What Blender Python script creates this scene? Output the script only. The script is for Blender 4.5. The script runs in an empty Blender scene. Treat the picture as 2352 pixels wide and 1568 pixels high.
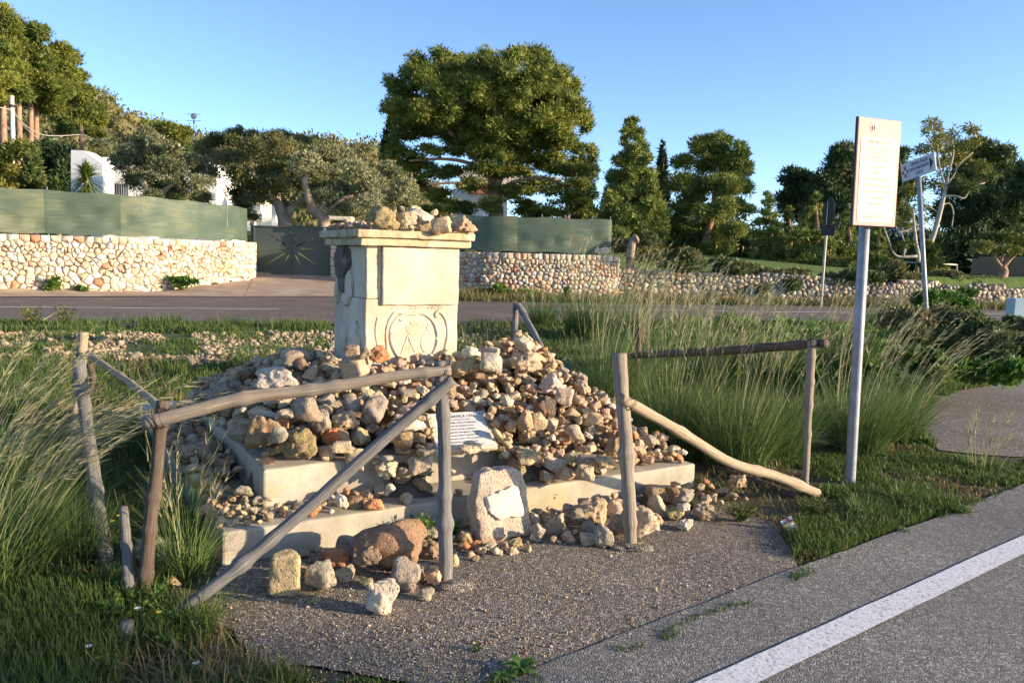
import bpy, bmesh, math, random
import numpy as np
from mathutils import Vector, Matrix, noise
from mathutils.geometry import delaunay_2d_cdt
random.seed(11); RNG = np.random.default_rng(11)
sc = bpy.context.scene
COL = sc.collection

# ------------------------------------------------------------------ camera, sky, sun, exposure
FPX = 1850.0                     # focal length for a 2352 px wide frame
PITCH = math.radians(6.0); ROLL = math.radians(1.5); EYE = 1.65
Fv = Vector((0, math.cos(PITCH), -math.sin(PITCH)))
R0 = Vector((1, 0, 0)); U0 = Vector((0, math.sin(PITCH), math.cos(PITCH)))
Rv = R0*math.cos(ROLL) + U0*math.sin(ROLL)
Uv = U0*math.cos(ROLL) - R0*math.sin(ROLL)
CAMP = Vector((0, 0, EYE))
cam = bpy.data.cameras.new('camera'); camo = bpy.data.objects.new('camera', cam); COL.objects.link(camo)
cam.sensor_width = 36; cam.lens = FPX/2352*36; cam.clip_start = .05; cam.clip_end = 3000
m = Matrix((Rv, Uv, -Fv)).transposed().to_4x4(); m.translation = CAMP
camo.matrix_world = m
sc.camera = camo

SUN_EL = math.radians(12.5)
SUN_AZ = math.radians(103)       # clockwise from +Y: low sun to the right, slightly behind the camera
w = bpy.data.worlds.new('World'); sc.world = w; w.use_nodes = True
nt = w.node_tree; nt.nodes.clear()
sky = nt.nodes.new('ShaderNodeTexSky'); sky.sky_type = 'NISHITA'; sky.sun_disc = False
sky.sun_elevation = SUN_EL; sky.sun_rotation = SUN_AZ; sky.altitude = 50
sky.air_density = 0.58; sky.dust_density = 0.4; sky.ozone_density = 2.3
bg = nt.nodes.new('ShaderNodeBackground'); bg.inputs['Strength'].default_value = 0.15
wo = nt.nodes.new('ShaderNodeOutputWorld')
nt.links.new(sky.outputs[0], bg.inputs[0]); nt.links.new(bg.outputs[0], wo.inputs[0])
sl = bpy.data.lights.new('sun', 'SUN'); sl.energy = 4.4; sl.angle = math.radians(.6); sl.color = (1, .79, .55)
so = bpy.data.objects.new('sun', sl); COL.objects.link(so)
sdir = Vector((math.sin(SUN_AZ)*math.cos(SUN_EL), math.cos(SUN_AZ)*math.cos(SUN_EL), math.sin(SUN_EL)))
so.rotation_euler = sdir.to_track_quat('Z', 'Y').to_euler(); so.location = (20, -10, 20)
sc.view_settings.view_transform = 'Standard'; sc.view_settings.look = 'None'
sc.view_settings.gamma = 1; sc.view_settings.use_curve_mapping = False
sc.view_settings.exposure = 1.26

# ------------------------------------------------------------------ pixel -> place helpers
def ray(px, py): return Fv + Rv*((px-1176)/FPX) + Uv*((784-py)/FPX)
def gr(px, py, z=0.0):
    d = ray(px, py); return CAMP + d*((z-EYE)/d.z)
def at(px, py, Y):
    d = ray(px, py); return CAMP + d*(Y/d.y)
def proj(P):
    P = np.asarray(P, float) - np.array(CAMP)
    f = P @ np.array(Fv)
    return 1176+FPX*(P @ np.array(Rv))/f, 784-FPX*(P @ np.array(Uv))/f, f

# ------------------------------------------------------------------ noise
def _h(i, j, s):
    n = (i*374761393 + j*668265263 + s*2147483647) & 0xffffffff
    n = ((n ^ (n >> 13))*1274126177) & 0xffffffff
    return ((n ^ (n >> 16)) & 0xffff)/65535.0
def vnoise(x, y, s=0):
    x = np.asarray(x, float); y = np.asarray(y, float)
    i = np.floor(x).astype(np.int64); j = np.floor(y).astype(np.int64); u = x-i; v = y-j
    u = u*u*(3-2*u); v = v*v*(3-2*v)
    return (_h(i, j, s)*(1-u)+_h(i+1, j, s)*u)*(1-v) + (_h(i, j+1, s)*(1-u)+_h(i+1, j+1, s)*u)*v
def fbm(x, y, s=0, o=4):
    r = 0; a = .5
    for k in range(o):
        r = r + a*vnoise(np.asarray(x)*2**k, np.asarray(y)*2**k, s+k); a *= .5
    return r
def sst(a, b, x):
    t = np.clip((np.asarray(x, float)-a)/(b-a), 0, 1); return t*t*(3-2*t)

# ------------------------------------------------------------------ materials
MATS = {}
def srgb(h):
    return tuple(((c/255)/12.92 if c/255 <= .04045 else ((c/255+.055)/1.055)**2.4) for c in h)+(1,)
class NB:
    def __init__(s, name):
        s.m = bpy.data.materials.new(name); s.m.use_nodes = True; s.t = s.m.node_tree; s.t.nodes.clear()
        s.out = s.t.nodes.new('ShaderNodeOutputMaterial')
        s.p = s.t.nodes.new('ShaderNodeBsdfPrincipled'); s.t.links.new(s.p.outputs[0], s.out.inputs[0])
        s.p.inputs['Roughness'].default_value = .85; s.p.inputs['Specular IOR Level'].default_value = .25
        MATS[name] = s.m
    def n(s, typ, **k):
        x = s.t.nodes.new(typ)
        for a, b in k.items():
            if a in x.inputs.keys() if hasattr(x.inputs, 'keys') else False: x.inputs[a].default_value = b
            else: setattr(x, a, b)
        return x
    def l(s, a, b): s.t.links.new(a, b)
    def coord(s, kind='Object'):
        return s.n('ShaderNodeTexCoord').outputs[kind]
    def pos(s): return s.n('ShaderNodeNewGeometry').outputs['Position']
    def mapping(s, vec, scale):
        mp = s.n('ShaderNodeMapping'); mp.inputs['Scale'].default_value = scale; s.l(vec, mp.inputs[0]); return mp.outputs[0]
    def noise(s, vec, scale, detail=4, rough=.6, dist=0):
        x = s.n('ShaderNodeTexNoise'); x.inputs['Scale'].default_value = scale; x.inputs['Detail'].default_value = detail
        x.inputs['Roughness'].default_value = rough; x.inputs['Distortion'].default_value = dist
        s.l(vec, x.inputs['Vector']); return x.outputs['Fac']
    def voro(s, vec, scale, feature='F1', out='Distance'):
        x = s.n('ShaderNodeTexVoronoi'); x.feature = feature; x.inputs['Scale'].default_value = scale
        s.l(vec, x.inputs['Vector']); return x.outputs[out]
    def ramp(s, fac, stops, interp='LINEAR'):
        r = s.n('ShaderNodeValToRGB'); cr = r.color_ramp; cr.interpolation = interp
        while len(cr.elements) < len(stops): cr.elements.new(.5)
        for e, (p, c) in zip(cr.elements, stops):
            e.position = p; e.color = c if len(c) == 4 else tuple(c)+(1,)
        s.l(fac, r.inputs[0]); return r.outputs[0]
    def mix(s, fac, a, b, mode='MIX'):
        x = s.n('ShaderNodeMix'); x.data_type = 'RGBA'; x.blend_type = mode; x.clamp_result = False
        for sock, v in ((x.inputs[0], fac), (x.inputs[6], a), (x.inputs[7], b)):
            if isinstance(v, (int, float)): sock.default_value = v
            elif isinstance(v, tuple): sock.default_value = v if len(v) == 4 else v+(1,)
            else: s.l(v, sock)
        return x.outputs[2]
    def math(s, op, a, b=0.0):
        x = s.n('ShaderNodeMath'); x.operation = op
        for sock, v in ((x.inputs[0], a), (x.inputs[1], b)):
            if isinstance(v, (int, float)): sock.default_value = v
            else: s.l(v, sock)
        return x.outputs[0]
    def attr(s, name, kind='GEOMETRY'):
        x = s.n('ShaderNodeAttribute'); x.attribute_name = name; x.attribute_type = kind; return x
    def bump(s, h, strength=.5, dist=.01, prev=None):
        x = s.n('ShaderNodeBump'); x.inputs['Strength'].default_value = strength; x.inputs['Distance'].default_value = dist
        s.l(h, x.inputs['Height'])
        if prev is not None: s.l(prev, x.inputs['Normal'])
        s.l(x.outputs[0], s.p.inputs['Normal']); return x.outputs[0]
    def base(s, c):
        if isinstance(c, tuple): s.p.inputs['Base Color'].default_value = c if len(c) == 4 else c+(1,)
        else: s.l(c, s.p.inputs['Base Color'])

def mat_plain(name, c, rough=.7, metal=0, var=.25, scale=8, bump=.2):
    b = NB(name); v = b.coord()
    f = b.noise(v, scale, 5)
    d = tuple(x*(1-var) for x in c[:3]); e = tuple(min(1, x*(1+var)) for x in c[:3])
    b.base(b.ramp(f, [(.3, d), (.7, e)])); b.p.inputs['Roughness'].default_value = rough; b.p.inputs['Metallic'].default_value = metal
    if bump: b.bump(b.noise(v, scale*6, 4), bump, .004)
    return b.m

def mat_rock(name, use_attr):
    """limestone rubble: colour comes from each stone, with lichen, rust stains and pits"""
    b = NB(name)
    if use_attr: c = b.attr('col').outputs['Color']; v = b.pos()
    else:
        oi = b.n('ShaderNodeObjectInfo'); c = oi.outputs['Color']; v = b.pos()
    n1 = b.noise(v, 26, 6, .65); n2 = b.noise(v, 7, 4, .6, .6); n3 = b.noise(v, 90, 3, .7)
    lum = b.ramp(n1, [(.28, (.62, .60, .58)), (.5, (.98, .97, .95)), (.72, (1.22, 1.2, 1.16))])
    col = b.mix(1.0, c, lum, 'MULTIPLY')
    stain = b.ramp(n2, [(.56, (0, 0, 0)), (.68, (1, 1, 1))])
    col = b.mix(b.math('MULTIPLY', stain, .5), col, (.40, .215, .13))
    gl = b.ramp(b.noise(v, 13, 6, .75), [(.52, (0, 0, 0)), (.64, (1, 1, 1))])
    col = b.mix(b.math('MULTIPLY', gl, .55), col, (.17, .16, .135))
    sp = b.ramp(n3, [(.33, (1, 1, 1)), (.42, (0, 0, 0))])
    col = b.mix(b.math('MULTIPLY', sp, .5), col, (.07, .06, .05))
    b.base(col)
    h = b.math('ADD', b.noise(v, 45, 8, .7), b.math('MULTIPLY', b.ramp(b.voro(v, 55), [(.05, (0, 0, 0)), (.35, (1, 1, 1))]), .5))
    b.bump(h, 1.0, .016)
    b.p.inputs['Roughness'].default_value = .95; b.p.inputs['Specular IOR Level'].default_value = .12
    return b.m

def mat_wallrock(name, use_attr):
    b = NB(name)
    c = b.attr('col').outputs['Color'] if use_attr else b.n('ShaderNodeObjectInfo').outputs['Color']
    v = b.pos()
    n1 = b.noise(v, 5, 6, .65); n2 = b.noise(v, 1.6, 4, .6)
    col = b.mix(1.0, c, b.ramp(n1, [(.28, (.68, .66, .63)), (.5, (1, .99, .97)), (.72, (1.15, 1.13, 1.1))]), 'MULTIPLY')
    col = b.mix(b.math('MULTIPLY', b.ramp(n2, [(.54, (0, 0, 0)), (.68, (1, 1, 1))]), .3), col, (.46, .27, .17))
    col = b.mix(b.math('MULTIPLY', b.ramp(b.noise(v, 9, 4, .7), [(.58, (0, 0, 0)), (.7, (1, 1, 1))]), .35), col, (.2, .19, .17))
    b.base(col); b.bump(b.noise(v, 14, 7, .7), .7, .05)
    return b.m

def mat_leaf(name, c1, c2, c3, trans=.25, rough=.6):
    b = NB(name)
    t = b.attr('tint').outputs['Fac']
    v = b.pos()
    f = b.math('ADD', b.math('MULTIPLY', t, .75), b.math('MULTIPLY', b.noise(v, .35 if 'grass' not in name else 3, 3), .25))
    col = b.ramp(f, [(.1, c1), (.5, c2), (.9, c3)])
    b.base(col); b.p.inputs['Roughness'].default_value = rough
    tr = b.n('ShaderNodeBsdfTranslucent'); b.l(col, tr.inputs[0])
    mx = b.n('ShaderNodeMixShader'); mx.inputs[0].default_value = trans
    b.l(b.p.outputs[0], mx.inputs[1]); b.l(tr.outputs[0], mx.inputs[2]); b.l(mx.outputs[0], b.out.inputs[0])
    return b.m

def mat_wood(name, c1, c2, c3):
    b = NB(name); uv = b.coord('UV')
    s = b.noise(b.mapping(uv, (18, 3.0, 1)), 1, 7, .75, 1.2)
    s2 = b.noise(b.mapping(uv, (34, 4.2, 1)), 1, 5, .7, .8)
    col = b.ramp(s, [(.3, c1), (.5, c2), (.68, c3)])
    crack = b.ramp(s2, [(.34, (1, 1, 1)), (.42, (0, 0, 0))])
    col = b.mix(b.math('MULTIPLY', crack, .7), col, tuple(x*.3 for x in c1))
    b.base(col); b.bump(b.math('ADD', s, b.math('MULTIPLY', s2, .7)), .9, .008)
    b.p.inputs['Roughness'].default_value = .8
    return b.m

# stone, wood, leaves
mat_rock('rubble_rock', False); mat_rock('rubble_rock_mass', True)
mat_wallrock('wall_rock', False); mat_wallrock('wall_rock_mass', True)
mat_wood('weathered_wood', (.11, .088, .068), (.29, .24, .185), (.50, .42, .32))
mat_wood('grey_wood', (.07, .065, .06), (.19, .18, .168), (.37, .35, .32))
mat_wood('dark_wood', (.055, .04, .03), (.12, .09, .065), (.2, .15, .11))
mat_wood('pale_wood', (.2, .15, .1), (.42, .33, .22), (.58, .47, .33))
mat_leaf('pine_needles', (.07, .10, .02), (.145, .172, .03), (.25, .255, .045), .2)
mat_leaf('young_pine_needles', (.08, .125, .03), (.16, .20, .045), (.27, .285, .07), .2)
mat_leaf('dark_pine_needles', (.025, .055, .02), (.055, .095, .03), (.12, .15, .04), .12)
mat_leaf('cypress_foliage', (0.016, 0.0352, 0.0128), (0.0288, 0.056, 0.0192), (0.048, 0.08, 0.024), .1)
mat_leaf('olive_leaves', (0.081, 0.101, 0.0473), (0.176, 0.189, 0.0878), (0.311, 0.311, 0.169), .2)
mat_leaf('eucalyptus_leaves', (0.048, 0.08, 0.024), (0.112, 0.144, 0.032), (0.272, 0.24, 0.048), .2)
mat_leaf('maquis_leaves', (.07, .09, .03), (.14, .145, .05), (.24, .19, .09), .2)
mat_leaf('bramble_leaves', (.05, .085, .025), (.11, .145, .045), (.22, .19, .08), .25)
mat_leaf('green_leaves', (.045, .10, .018), (.085, .175, .03), (.16, .25, .045), .3)
mat_leaf('yucca_leaves', (0.05, 0.09, 0.02), (0.1, 0.15, 0.03), (0.2, 0.24, 0.06), .2)
mat_leaf('grass_blades', (.04, .08, .018), (.085, .14, .03), (.2, .225, .06), .3)
mat_leaf('dry_grass', (0.12, 0.1, 0.045), (0.22, 0.18, 0.08), (0.36, 0.29, 0.14), .25)
mat_leaf('tall_grass_blades', (.065, .12, .035), (.125, .195, .052), (.25, .28, .085), .3)
mat_leaf('grass_plumes', (.2, .2, .09), (.33, .31, .16), (.5, .46, .27), .3)
mat_plain('pine_bark', (.33, .2, .13), .9, 0, .4, 4, .6)
mat_plain('pale_bark', (.42, .38, .32), .9, 0, .3, 3, .3)
mat_plain('olive_bark', (.3, .23, .16), .9, 0, .45, 3, .7)
mat_plain('dark_bark', (.1, .075, .055), .9, 0, .4, 3, .6)
mat_plain('white_plaster', (.8, .79, .76), .85, 0, .04, .7, .1)
mat_plain('pale_inset', (.56, .51, .42), .9, 0, .1, 12, .6)
mat_plain('cream_plaster', (.62, .54, .38), .85, 0, .12, 1, .1)
mat_plain('roof_tile', (.33, .12, .07), .8, 0, .3, 6, .2)
mat_plain('dark_metal', (.035, .04, .042), .5, .3, .3, 6, .1)
mat_plain('galvanised', (.27, .285, .30), .5, .35, .2, 10, .1)
mat_plain('wire', (.1, .09, .085), .5, .8, .3, 40, .1)
mat_plain('pale_wire', (.45, .42, .38), .6, 0, .1, 4, 0)
mat_plain('concrete_post', (.55, .5, .42), .9, 0, .2, 3, .3)
mat_plain('gate_green', (.085, .105, .09), .45, .1, .1, 2, .05)
mat_plain('white_paint', (.75, .75, .74), .4, 0, .06, 3, 0)
mat_plain('black_print', (.03, .03, .035), .6, 0, 0, 3, 0)
mat_plain('faded_print', (.22, .17, .09), .7, 0, .1, 60, 0)
mat_plain('faded_red_print', (.46, .21, .13), .7, 0, .1, 60, 0)
mat_plain('red_print', (.5, .06, .07), .6, 0, .3, 60, 0)
mat_plain('dark_blue_print', (.05, .07, .18), .6, 0, .2, 60, 0)
mat_plain('yellow_petals', (.75, .55, .02), .6, 0, .1, 20, 0)
mat_plain('white_petals', (.75, .74, .7), .6, 0, .1, 20, 0)
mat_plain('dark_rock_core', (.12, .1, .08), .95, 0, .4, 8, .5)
mat_plain('tuff_block', (.30, .21, .13), .95, 0, .3, 3, .5)
mat_plain('window_glass', (.06, .08, .1), .15, 0, .2, 2, 0)
mat_plain('plastic_blue', (.35, .45, .5), .5, 0, .1, 2, 0)

def mat_concrete():
    b = NB('plinth_concrete'); v = b.pos()
    n = b.noise(v, 3.5, 6, .65); n2 = b.noise(v, 34, 5, .7); n3 = b.noise(v, 1.6, 4, .6, .5)
    col = b.ramp(n, [(.3, (.27, .24, .19)), (.5, (.39, .35, .275)), (.72, (.49, .45, .36))])
    col = b.mix(b.math('MULTIPLY', b.ramp(n3, [(.55, (0, 0, 0)), (.7, (1, 1, 1))]), .55), col, (.36, .30, .10))
    col = b.mix(b.math('MULTIPLY', b.ramp(n2, [(.6, (0, 0, 0)), (.7, (1, 1, 1))]), .3), col, (.2, .18, .14))
    b.base(col); b.bump(b.math('ADD', n2, b.math('MULTIPLY', n, 1.5)), .35, .01); return b.m
mat_concrete()
def mat_limestone():
    b = NB('carved_limestone'); v = b.pos()
    n = b.noise(v, 4, 6, .6); n2 = b.noise(v, 60, 5, .7); n3 = b.noise(v, 2.2, 3, .6, .3)
    col = b.ramp(n, [(.3, (.44, .37, .26)), (.5, (.56, .48, .36)), (.7, (.62, .55, .42))])
    col = b.mix(b.math('MULTIPLY', b.ramp(n3, [(.55, (0, 0, 0)), (.72, (1, 1, 1))]), .5), col, (.56, .38, .17))
    stk = b.ramp(b.noise(b.mapping(v, (9, 9, 1.1)), 1, 5, .65), [(.5, (0, 0, 0)), (.68, (1, 1, 1))])
    col = b.mix(b.math('MULTIPLY', stk, .35), col, (.33, .285, .21))
    pit = b.ramp(b.voro(v, 42), [(.06, (1, 1, 1)), (.16, (0, 0, 0))])
    col = b.mix(b.math('MULTIPLY', pit, .35), col, (.38, .27, .15))
    b.base(col)
    h = b.math('SUBTRACT', b.math('ADD', n2, b.math('MULTIPLY', n, 2.)), b.math('MULTIPLY', pit, .8))
    b.bump(h, .5, .008); return b.m
mat_limestone()
def mat_cap():
    b = NB('lichened_limestone'); v = b.pos()
    n = b.noise(b.mapping(v, (1, 1, .5)), 9, 6, .7); n2 = b.noise(v, 50, 5, .7)
    col = b.ramp(n, [(.3, (.24, .20, .11)), (.48, (.45, .37, .22)), (.7, (.62, .53, .36))])
    col = b.mix(b.math('MULTIPLY', b.ramp(n2, [(.55, (0, 0, 0)), (.68, (1, 1, 1))]), .5), col, (.14, .12, .08))
    b.base(col); b.bump(b.math('ADD', n2, n), .6, .01); return b.m
mat_cap()
def mat_dark_limestone():  # mottled dark limestone of the carved head and beard
    b = NB('dark_limestone'); v = b.pos()
    n = b.noise(v, 14, 6, .7)
    b.base(b.ramp(n, [(.35, (.075, .065, .055)), (.55, (.16, .135, .105)), (.75, (.34, .28, .2))])); b.bump(b.noise(v, 40, 6, .7), .8, .012); return b.m
mat_dark_limestone()

def mat_asphalt(name, dark, light, spk, sc1=70):
    b = NB(name); v = b.pos()
    n = b.noise(v, .7, 5, .65); c = b.voro(v, sc1, 'F1', 'Color')
    sep = b.n('ShaderNodeSeparateColor'); b.l(c, sep.inputs[0]); g = sep.outputs[0]
    col = b.ramp(g, [(0, dark), (.55, tuple((a+e)/2 for a, e in zip(dark, light))), (.8, light), (1, spk)])
    col = b.mix(1.0, col, b.ramp(n, [(.3, (.72, .72, .74)), (.7, (1.2, 1.17, 1.1))]), 'MULTIPLY')
    pt = b.noise(v, 2.6, 5, .6, .8)
    col = b.mix(b.math('MULTIPLY', b.ramp(pt, [(.5, (0, 0, 0)), (.66, (1, 1, 1))]), .45), col, tuple(.45*a+.55*e for a, e in zip(dark, light)))
    fine = b.noise(v, 240, 3, .7)
    col = b.mix(1.0, col, b.ramp(fine, [(.3, (.6, .6, .6)), (.7, (1.35, 1.35, 1.35))]), 'MULTIPLY')
    d = b.voro(v, sc1, 'F1')
    b.base(col)
    h = b.math('ADD', b.math('MULTIPLY', b.ramp(d, [(0, (1, 1, 1)), (.6, (0, 0, 0))]), 1.0), b.math('MULTIPLY', g, .6))
    b.bump(b.math('ADD', h, b.math('MULTIPLY', b.noise(v, 14, 5), 1.0)), 1.0, .011)
    b.p.inputs['Roughness'].default_value = .8; b.p.inputs['Specular IOR Level'].default_value = .3
    return b
mat_asphalt('near_asphalt', (.13, .125, .118), (.30, .288, .268), (.52, .50, .46), 110)
mat_asphalt('old_tarmac', (.12, .105, .085), (.31, .27, .22), (.56, .51, .43), 95)
mat_asphalt('far_asphalt', (.13, .102, .082), (.20, .158, .128), (.25, .205, .165), 20)
def mat_driveway():
    b = NB('pinkish_concrete'); v = b.pos()
    b.base(b.ramp(b.noise(v, .9, 6, .65), [(.3, (.27, .19, .13)), (.55, (.42, .32, .23)), (.75, (.5, .41, .31))])); b.bump(b.noise(v, 12, 5), .4, .02)
mat_driveway()
def mat_line():
    b = NB('road_marking'); v = b.pos()
    n = b.noise(v, 60, 5, .75); g = b.voro(v, 85, 'F1', 'Color')
    sep = b.n('ShaderNodeSeparateColor'); b.l(g, sep.inputs[0])
    f = b.math('ADD', b.math('MULTIPLY', n, .75), b.math('MULTIPLY', sep.outputs[0], .35))
    b.base(b.ramp(f, [(.30, (.2, .198, .195)), (.40, (.5, .5, .5)), (.58, (.68, .68, .68))])); b.bump(f, .6, .006)
mat_line()
def mat_ground():
    b = NB('soil_and_turf'); v = b.pos()
    n = b.noise(v, .22, 5, .65, .3); n2 = b.noise(v, 5, 6, .7); n3 = b.noise(v, 40, 4, .7)
    soil = b.ramp(n2, [(.3, (.05, .038, .026)), (.55, (.095, .075, .05)), (.75, (.17, .135, .09))])
    turf = b.ramp(n2, [(.3, (.03, .05, .015)), (.6, (.06, .09, .022)), (.8, (.10, .12, .04))])
    col = b.mix(b.ramp(n, [(.42, (0, 0, 0)), (.58, (1, 1, 1))]), soil, turf)
    # far field is turf
    sp = b.n('ShaderNodeSeparateXYZ'); b.l(v, sp.inputs[0])
    far = b.n('ShaderNodeMapRange'); far.inputs[1].default_value = 9; far.inputs[2].default_value = 32; b.l(sp.outputs[1], far.inputs[0])
    col = b.mix(far.outputs[0], col, b.ramp(b.noise(v, .8, 5, .6), [(.3, (.085, .145, .028)), (.7, (.16, .215, .045))]))
    hz = b.n('ShaderNodeMapRange'); hz.inputs[1].default_value = 2.6; hz.inputs[2].default_value = 4.5; b.l(sp.outputs[2], hz.inputs[0])
    col = b.mix(hz.outputs[0], col, b.ramp(b.noise(v, .5, 6, .7), [(.3, (.07, .07, .03)), (.55, (.15, .13, .065)), (.75, (.24, .2, .11))]))
    b.base(col); b.bump(b.math('ADD', n2, b.math('MULTIPLY', n3, .5)), .6, .03)
mat_ground()

# ------------------------------------------------------------------ object helpers
def meta(o, label=None, cat=None, group=None, kind=None):
    for k, x in (('label', label), ('category', cat), ('group', group), ('kind', kind)):
        if x: o[k] = x
    return o
def empty(name, loc, label, cat, group=None):
    o = bpy.data.objects.new(name, None); COL.objects.link(o); o.location = loc; o.empty_display_size = .2
    return meta(o, label, cat, group)
def mesh_np(name, V, faces, tint=None, col=None, smooth=False, uv=None):
    """faces: list of index arrays with equal width (n,3) or (n,4)"""
    me = bpy.data.meshes.new(name); V = np.asarray(V, np.float32)
    fl = [np.asarray(f, np.int32) for f in (faces if isinstance(faces, list) else [faces]) if len(f)]
    me.vertices.add(len(V)); me.vertices.foreach_set('co', V.ravel())
    nl = sum(f.size for f in fl); nf = sum(len(f) for f in fl)
    me.loops.add(nl); me.loops.foreach_set('vertex_index', np.concatenate([f.ravel() for f in fl]))
    me.polygons.add(nf)
    tot = np.concatenate([np.full(len(f), f.shape[1], np.int32) for f in fl])
    st = np.concatenate([[0], np.cumsum(tot)[:-1]]).astype(np.int32)
    me.polygons.foreach_set('loop_start', st)
    try: me.polygons.foreach_set('loop_total', tot)
    except Exception: pass
    if smooth: me.polygons.foreach_set('use_smooth', np.ones(nf, bool))
    me.update(calc_edges=True)
    if tint is not None:
        a = me.attributes.new('tint', 'FLOAT', 'POINT'); a.data.foreach_set('value', np.asarray(tint, np.float32))
    if col is not None:
        a = me.attributes.new('col', 'FLOAT_COLOR', 'POINT')
        c = np.ones((len(V), 4), np.float32); c[:, :3] = col; a.data.foreach_set('color', c.ravel())
    if uv is not None:
        u = me.uv_layers.new(name='UVMap'); li = np.concatenate([f.ravel() for f in fl])
        u.data.foreach_set('uv', np.asarray(uv, np.float32)[li].ravel())
    me.validate()
    return me
def wpos(o):
    v = Vector(o.location); p = o.parent
    while p is not None: v = v + p.location; p = p.parent
    return v
def link(name, me, mat, parent=None, loc=(0, 0, 0), kind=None, label=None):
    """loc is a world position; parents are never rotated"""
    o = bpy.data.objects.new(name, me); COL.objects.link(o)
    if mat is not None and not me.materials: me.materials.append(MATS[mat] if isinstance(mat, str) else mat)
    loc = Vector(loc)
    if parent is not None: o.parent = parent; o.location = loc - wpos(parent)
    else: o.location = loc
    return meta(o, label, kind=kind)
def shift(V, loc): return np.asarray(V, float) - np.array(loc)

def box_np(size, bev=0.0):
    bm = bmesh.new(); bmesh.ops.create_cube(bm, size=1)
    for v in bm.verts: v.co = Vector((v.co.x*size[0], v.co.y*size[1], v.co.z*size[2]))
    if bev: bmesh.ops.bevel(bm, geom=bm.edges[:], offset=bev, segments=2, affect='EDGES', profile=.6)
    me = bpy.data.meshes.new('box'); bm.to_mesh(me); bm.free(); return me
def basis(o, x, y, z):
    m = Matrix((Vector(x).normalized(), Vector(y).normalized(), Vector(z).normalized())).transposed().to_4x4()
    o.rotation_euler = m.to_euler(); return o

def tube_np(P, Rr, sides=10, rough=0.0, seed=0, caps=True):
    P = np.asarray(P, float); n = len(P); Rr = np.broadcast_to(np.asarray(Rr, float), (n,))
    T = np.gradient(P, axis=0); T /= np.linalg.norm(T, axis=1)[:, None]+1e-9
    ref = np.array([0, 0, 1.]) if abs(T[0][2]) < .9 else np.array([1., 0, 0])
    A = np.cross(T, ref); A /= np.linalg.norm(A, axis=1)[:, None]+1e-9; B = np.cross(T, A)
    th = np.arange(sides)*2*math.pi/sides
    rr = Rr[:, None]*np.ones((1, sides))
    if rough:
        L = np.concatenate([[0], np.cumsum(np.linalg.norm(np.diff(P, axis=0), axis=1))])
        rr = rr*(1+rough*(fbm(L[:, None]*5+seed*7.3, np.cos(th)[None]*1.3+seed, seed)-.5)*2+rough*.8*(fbm(L[:, None]*2+9, np.sin(th)[None]*2.+5, seed+3)-.5))
    V = P[:, None, :] + rr[..., None]*(np.cos(th)[None, :, None]*A[:, None, :]+np.sin(th)[None, :, None]*B[:, None, :])
    L = np.concatenate([[0], np.cumsum(np.linalg.norm(np.diff(P, axis=0), axis=1))])
    uv = np.stack([np.broadcast_to(np.abs(th/math.pi-1)[None, :], (n, sides)), np.broadcast_to(L[:, None], (n, sides))+seed*3.7], -1).reshape(-1, 2)
    V = V.reshape(-1, 3)
    i = np.arange(n-1)[:, None]*sides; j = np.arange(sides)[None]; j2 = (j+1) % sides
    Q = np.stack([i+j, i+j2, i+sides+j2, i+sides+j], -1).reshape(-1, 4)
    Tn = np.zeros((0, 3), int)
    if caps:
        c0 = len(V); V = np.vstack([V, P[:1], P[-1:]]); uv = np.vstack([uv, [[.2, 9]], [[.2, 9]]])
        a = np.arange(sides); b2 = (a+1) % sides
        Tn = np.vstack([np.stack([b2, a, np.full(sides, c0)], -1), np.stack([(n-1)*sides+a, (n-1)*sides+b2, np.full(sides, c0+1)], -1)])
    return V, Q, Tn, uv
def tube_mesh(name, tubes, smooth=True):
    """tubes: list of (P, R, sides[, rough, seed])"""
    VV = []; QQ = []; TT = []; UU = []; o = 0
    for t in tubes:
        V, Q, T, uv = tube_np(*t); VV.append(V); QQ.append(Q+o); TT.append(T+o); UU.append(uv); o += len(V)
    return mesh_np(name, np.vstack(VV), [np.vstack(QQ), np.vstack(TT)], uv=np.vstack(UU), smooth=smooth)
def polyline(P, n):
    """smooth resample through control points"""
    P = [Vector(p) for p in P]
    if len(P) == 2: return np.array([P[0].lerp(P[1], t) for t in np.linspace(0, 1, n)])
    out = []
    Q = [P[0]*2-P[1]]+P+[P[-1]*2-P[-2]]
    for t in np.linspace(0, len(P)-1-1e-6, n):
        k = int(t); u = t-k; a, b, c, d = Q[k:k+4]
        out.append(.5*((2*b)+(c-a)*u+(2*a-5*b+4*c-d)*u*u+(3*b-a-3*c+d)*u**3))
    return np.array(out)
_tc = {}
def text_mesh(s, size, depth=0.0, align='CENTER', shear=0, squeeze=1.0, bold=0):
    cu = bpy.data.curves.new('t', 'FONT'); cu.body = s; cu.size = size; cu.extrude = depth; cu.align_x = align; cu.align_y = 'CENTER'
    cu.shear = shear; cu.resolution_u = 3; cu.offset = bold
    o = bpy.data.objects.new('t', cu); COL.objects.link(o)
    dg = bpy.context.evaluated_depsgraph_get(); me = bpy.data.meshes.new_from_object(o.evaluated_get(dg))
    bpy.data.objects.remove(o); bpy.data.curves.remove(cu)
    me.materials.clear()
    for v in me.vertices: v.co.x *= squeeze
    return me
def merge_meshes(name, items):
    """items: (mesh, 4x4 matrix)"""
    bm = bmesh.new()
    for me, M in items:
        k = len(bm.verts); bm.from_mesh(me); bm.verts.ensure_lookup_table()
        bmesh.ops.transform(bm, matrix=M, verts=bm.verts[k:])
    out = bpy.data.meshes.new(name); bm.to_mesh(out); bm.free(); return out
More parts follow.
